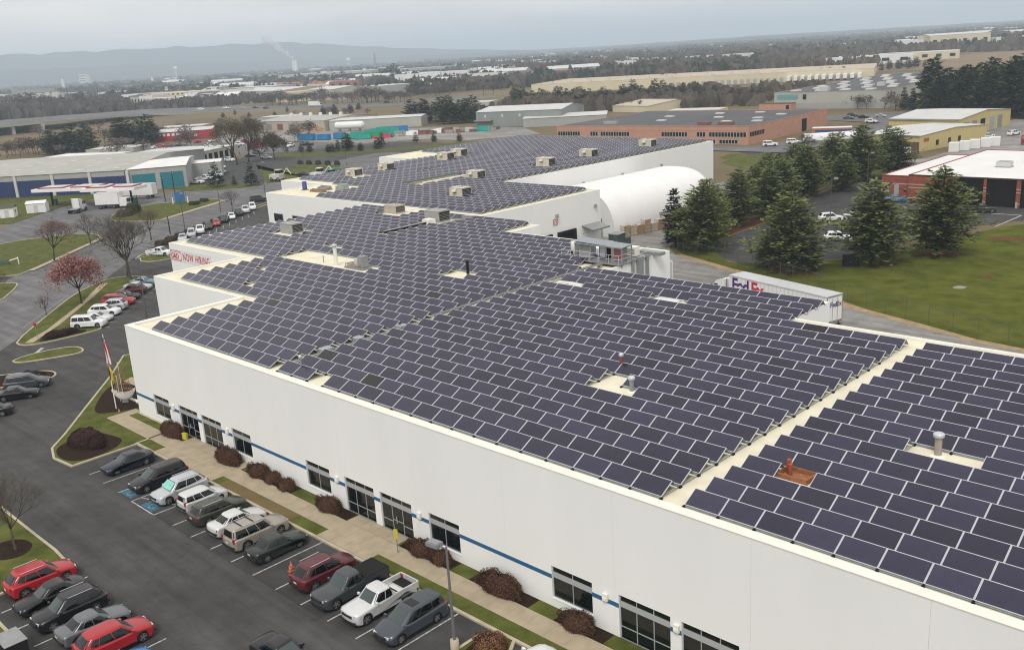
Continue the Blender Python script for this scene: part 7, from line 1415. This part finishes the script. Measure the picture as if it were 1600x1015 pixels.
M_FB = leafmat('far_bare_wood', (.088, .070, .054), (.14, .112, .085), .35); M_FB2 = leafmat('far_grey_wood', (.08, .068, .06), (.12, .10, .09), .35); M_FE = leafmat('far_evergreen_wood', (.018, .026, .016), (.042, .05, .026), .4)
woods('bare_woods', M_FB, 3600, -46, -10, 1150, 5600, 1, 8, 13, 'brown leafless woods reaching to the right horizon')
woods('bare_woods', M_FB2, 3400, -80, -44, 1250, 5600, 2, 7, 11, 'grey leafless woods scattered through the town plain')
woods('evergreen_woods', M_FE, 1100, -80, -10, 1200, 5600, 3, 9, 14, 'dark evergreen patches among the far woods')
woods('bare_woods', M_FB, 700, -50, -24, 860, 1250, 4, 7, 10, 'brown scrub woods behind the cream warehouse', .3)
woods('bare_woods', M_FB2, 600, -76, -66, 950, 1350, 6, 8, 12, 'grey woods left of the hotel beyond the highway', .3)
woods('evergreen_woods', M_FE, 160, -52, -30, 850, 1250, 5, 8, 12, 'dark evergreens among the scrub behind the cream warehouse', .3)
b = MB(); b.face([(-330, 700, .03), (-190, 690, .03), (-60, 760, .03), (60, 980, .03), (-240, 1120, .03), (-330, 860, .03)]); tag(b.build('brown_field', mat('brown_field', (.17, .115, .065), .95, scale=.01, col2=(.22, .16, .10), detail=8)), kind='structure')
woods('bare_woods', M_FB, 150, -45, -26, 470, 600, 14, 4, 7, 'brown scrub between the salmon and the cream building', .1)
woods('bare_woods', M_FB2, 260, -68, -50, 905, 1010, 15, 6, 9, 'grey scrub along the far side of the highway', .1)
# hills on the horizon
def ridge(name, d, prof, depth, m, seed, foot=2500):
    R = random.Random(seed); rows_ = [[], [], [], []]
    A = [p[0] for p in prof]
    N = 160
    for i in range(N+1):
        a = A[0]+(A[-1]-A[0])*i/N; k = 0
        while k < len(A)-2 and A[k+1] < a: k += 1
        f = (a-A[k])/(A[k+1]-A[k]); h_ = prof[k][1]*(1-f)+prof[k+1][1]*f
        h_ = max(1., h_*(1+.03*math.sin(a*2.3+seed)+.02*math.sin(a*5.1)+.008*R.uniform(-1, 1)))
        for r_, (dd, hh) in zip(rows_, ((-foot, -5), (-foot*.45, h_*.42), (0, h_), (depth, -5))): x, y = heading(a, d+dd); r_.append((x, y, hh))
    b = MB(); b.grid(rows_, 0, True); tag(b.build(name, m), kind='structure')
M_HILL = mat('wooded_hill', (.05, .055, .05), .95, .25, .0012, detail=10)
ridge('hills', 7600, [(-110, 235), (-78, 222), (-71.2, 214), (-64, 206), (-58.4, 198), (-56.5, 193), (-54, 155), (-51, 112), (-47, 66), (-43, 30), (-30, 12), (0, 8)], 1500, M_HILL, 1, 1300)
ridge('hills', 6300, [(-110, 120), (-78, 108), (-71, 96), (-62, 80), (-55, 52), (-48, 34), (-40, 24), (-30, 30), (-22, 26), (-10, 20), (10, 8)], 800, M_HILL, 2, 900)
ridge('hills', 5400, [(-60, 5), (-44, 12), (-36, 22), (-29, 26), (-22, 21), (-16, 17), (-5, 15), (10, 8)], 700, M_HILL, 3, 900)
# air: pale haze filling the whole plain
b = MB(); b.box(-18900, 9900, -3900, 18900, -3.4, 300)
mh = bpy.data.materials.new('haze'); mh.use_nodes = True; t_ = mh.node_tree; t_.nodes.clear(); o_ = t_.nodes.new('ShaderNodeOutputMaterial'); v_ = t_.nodes.new('ShaderNodeVolumePrincipled')
v_.inputs['Density'].default_value = 2.1e-4; v_.inputs['Color'].default_value = (.72, .86, 1.0, 1); v_.inputs['Anisotropy'].default_value = .0
t_.links.new(v_.outputs[0], o_.inputs['Volume'])
tag(b.build('haze', mh), kind='stuff')
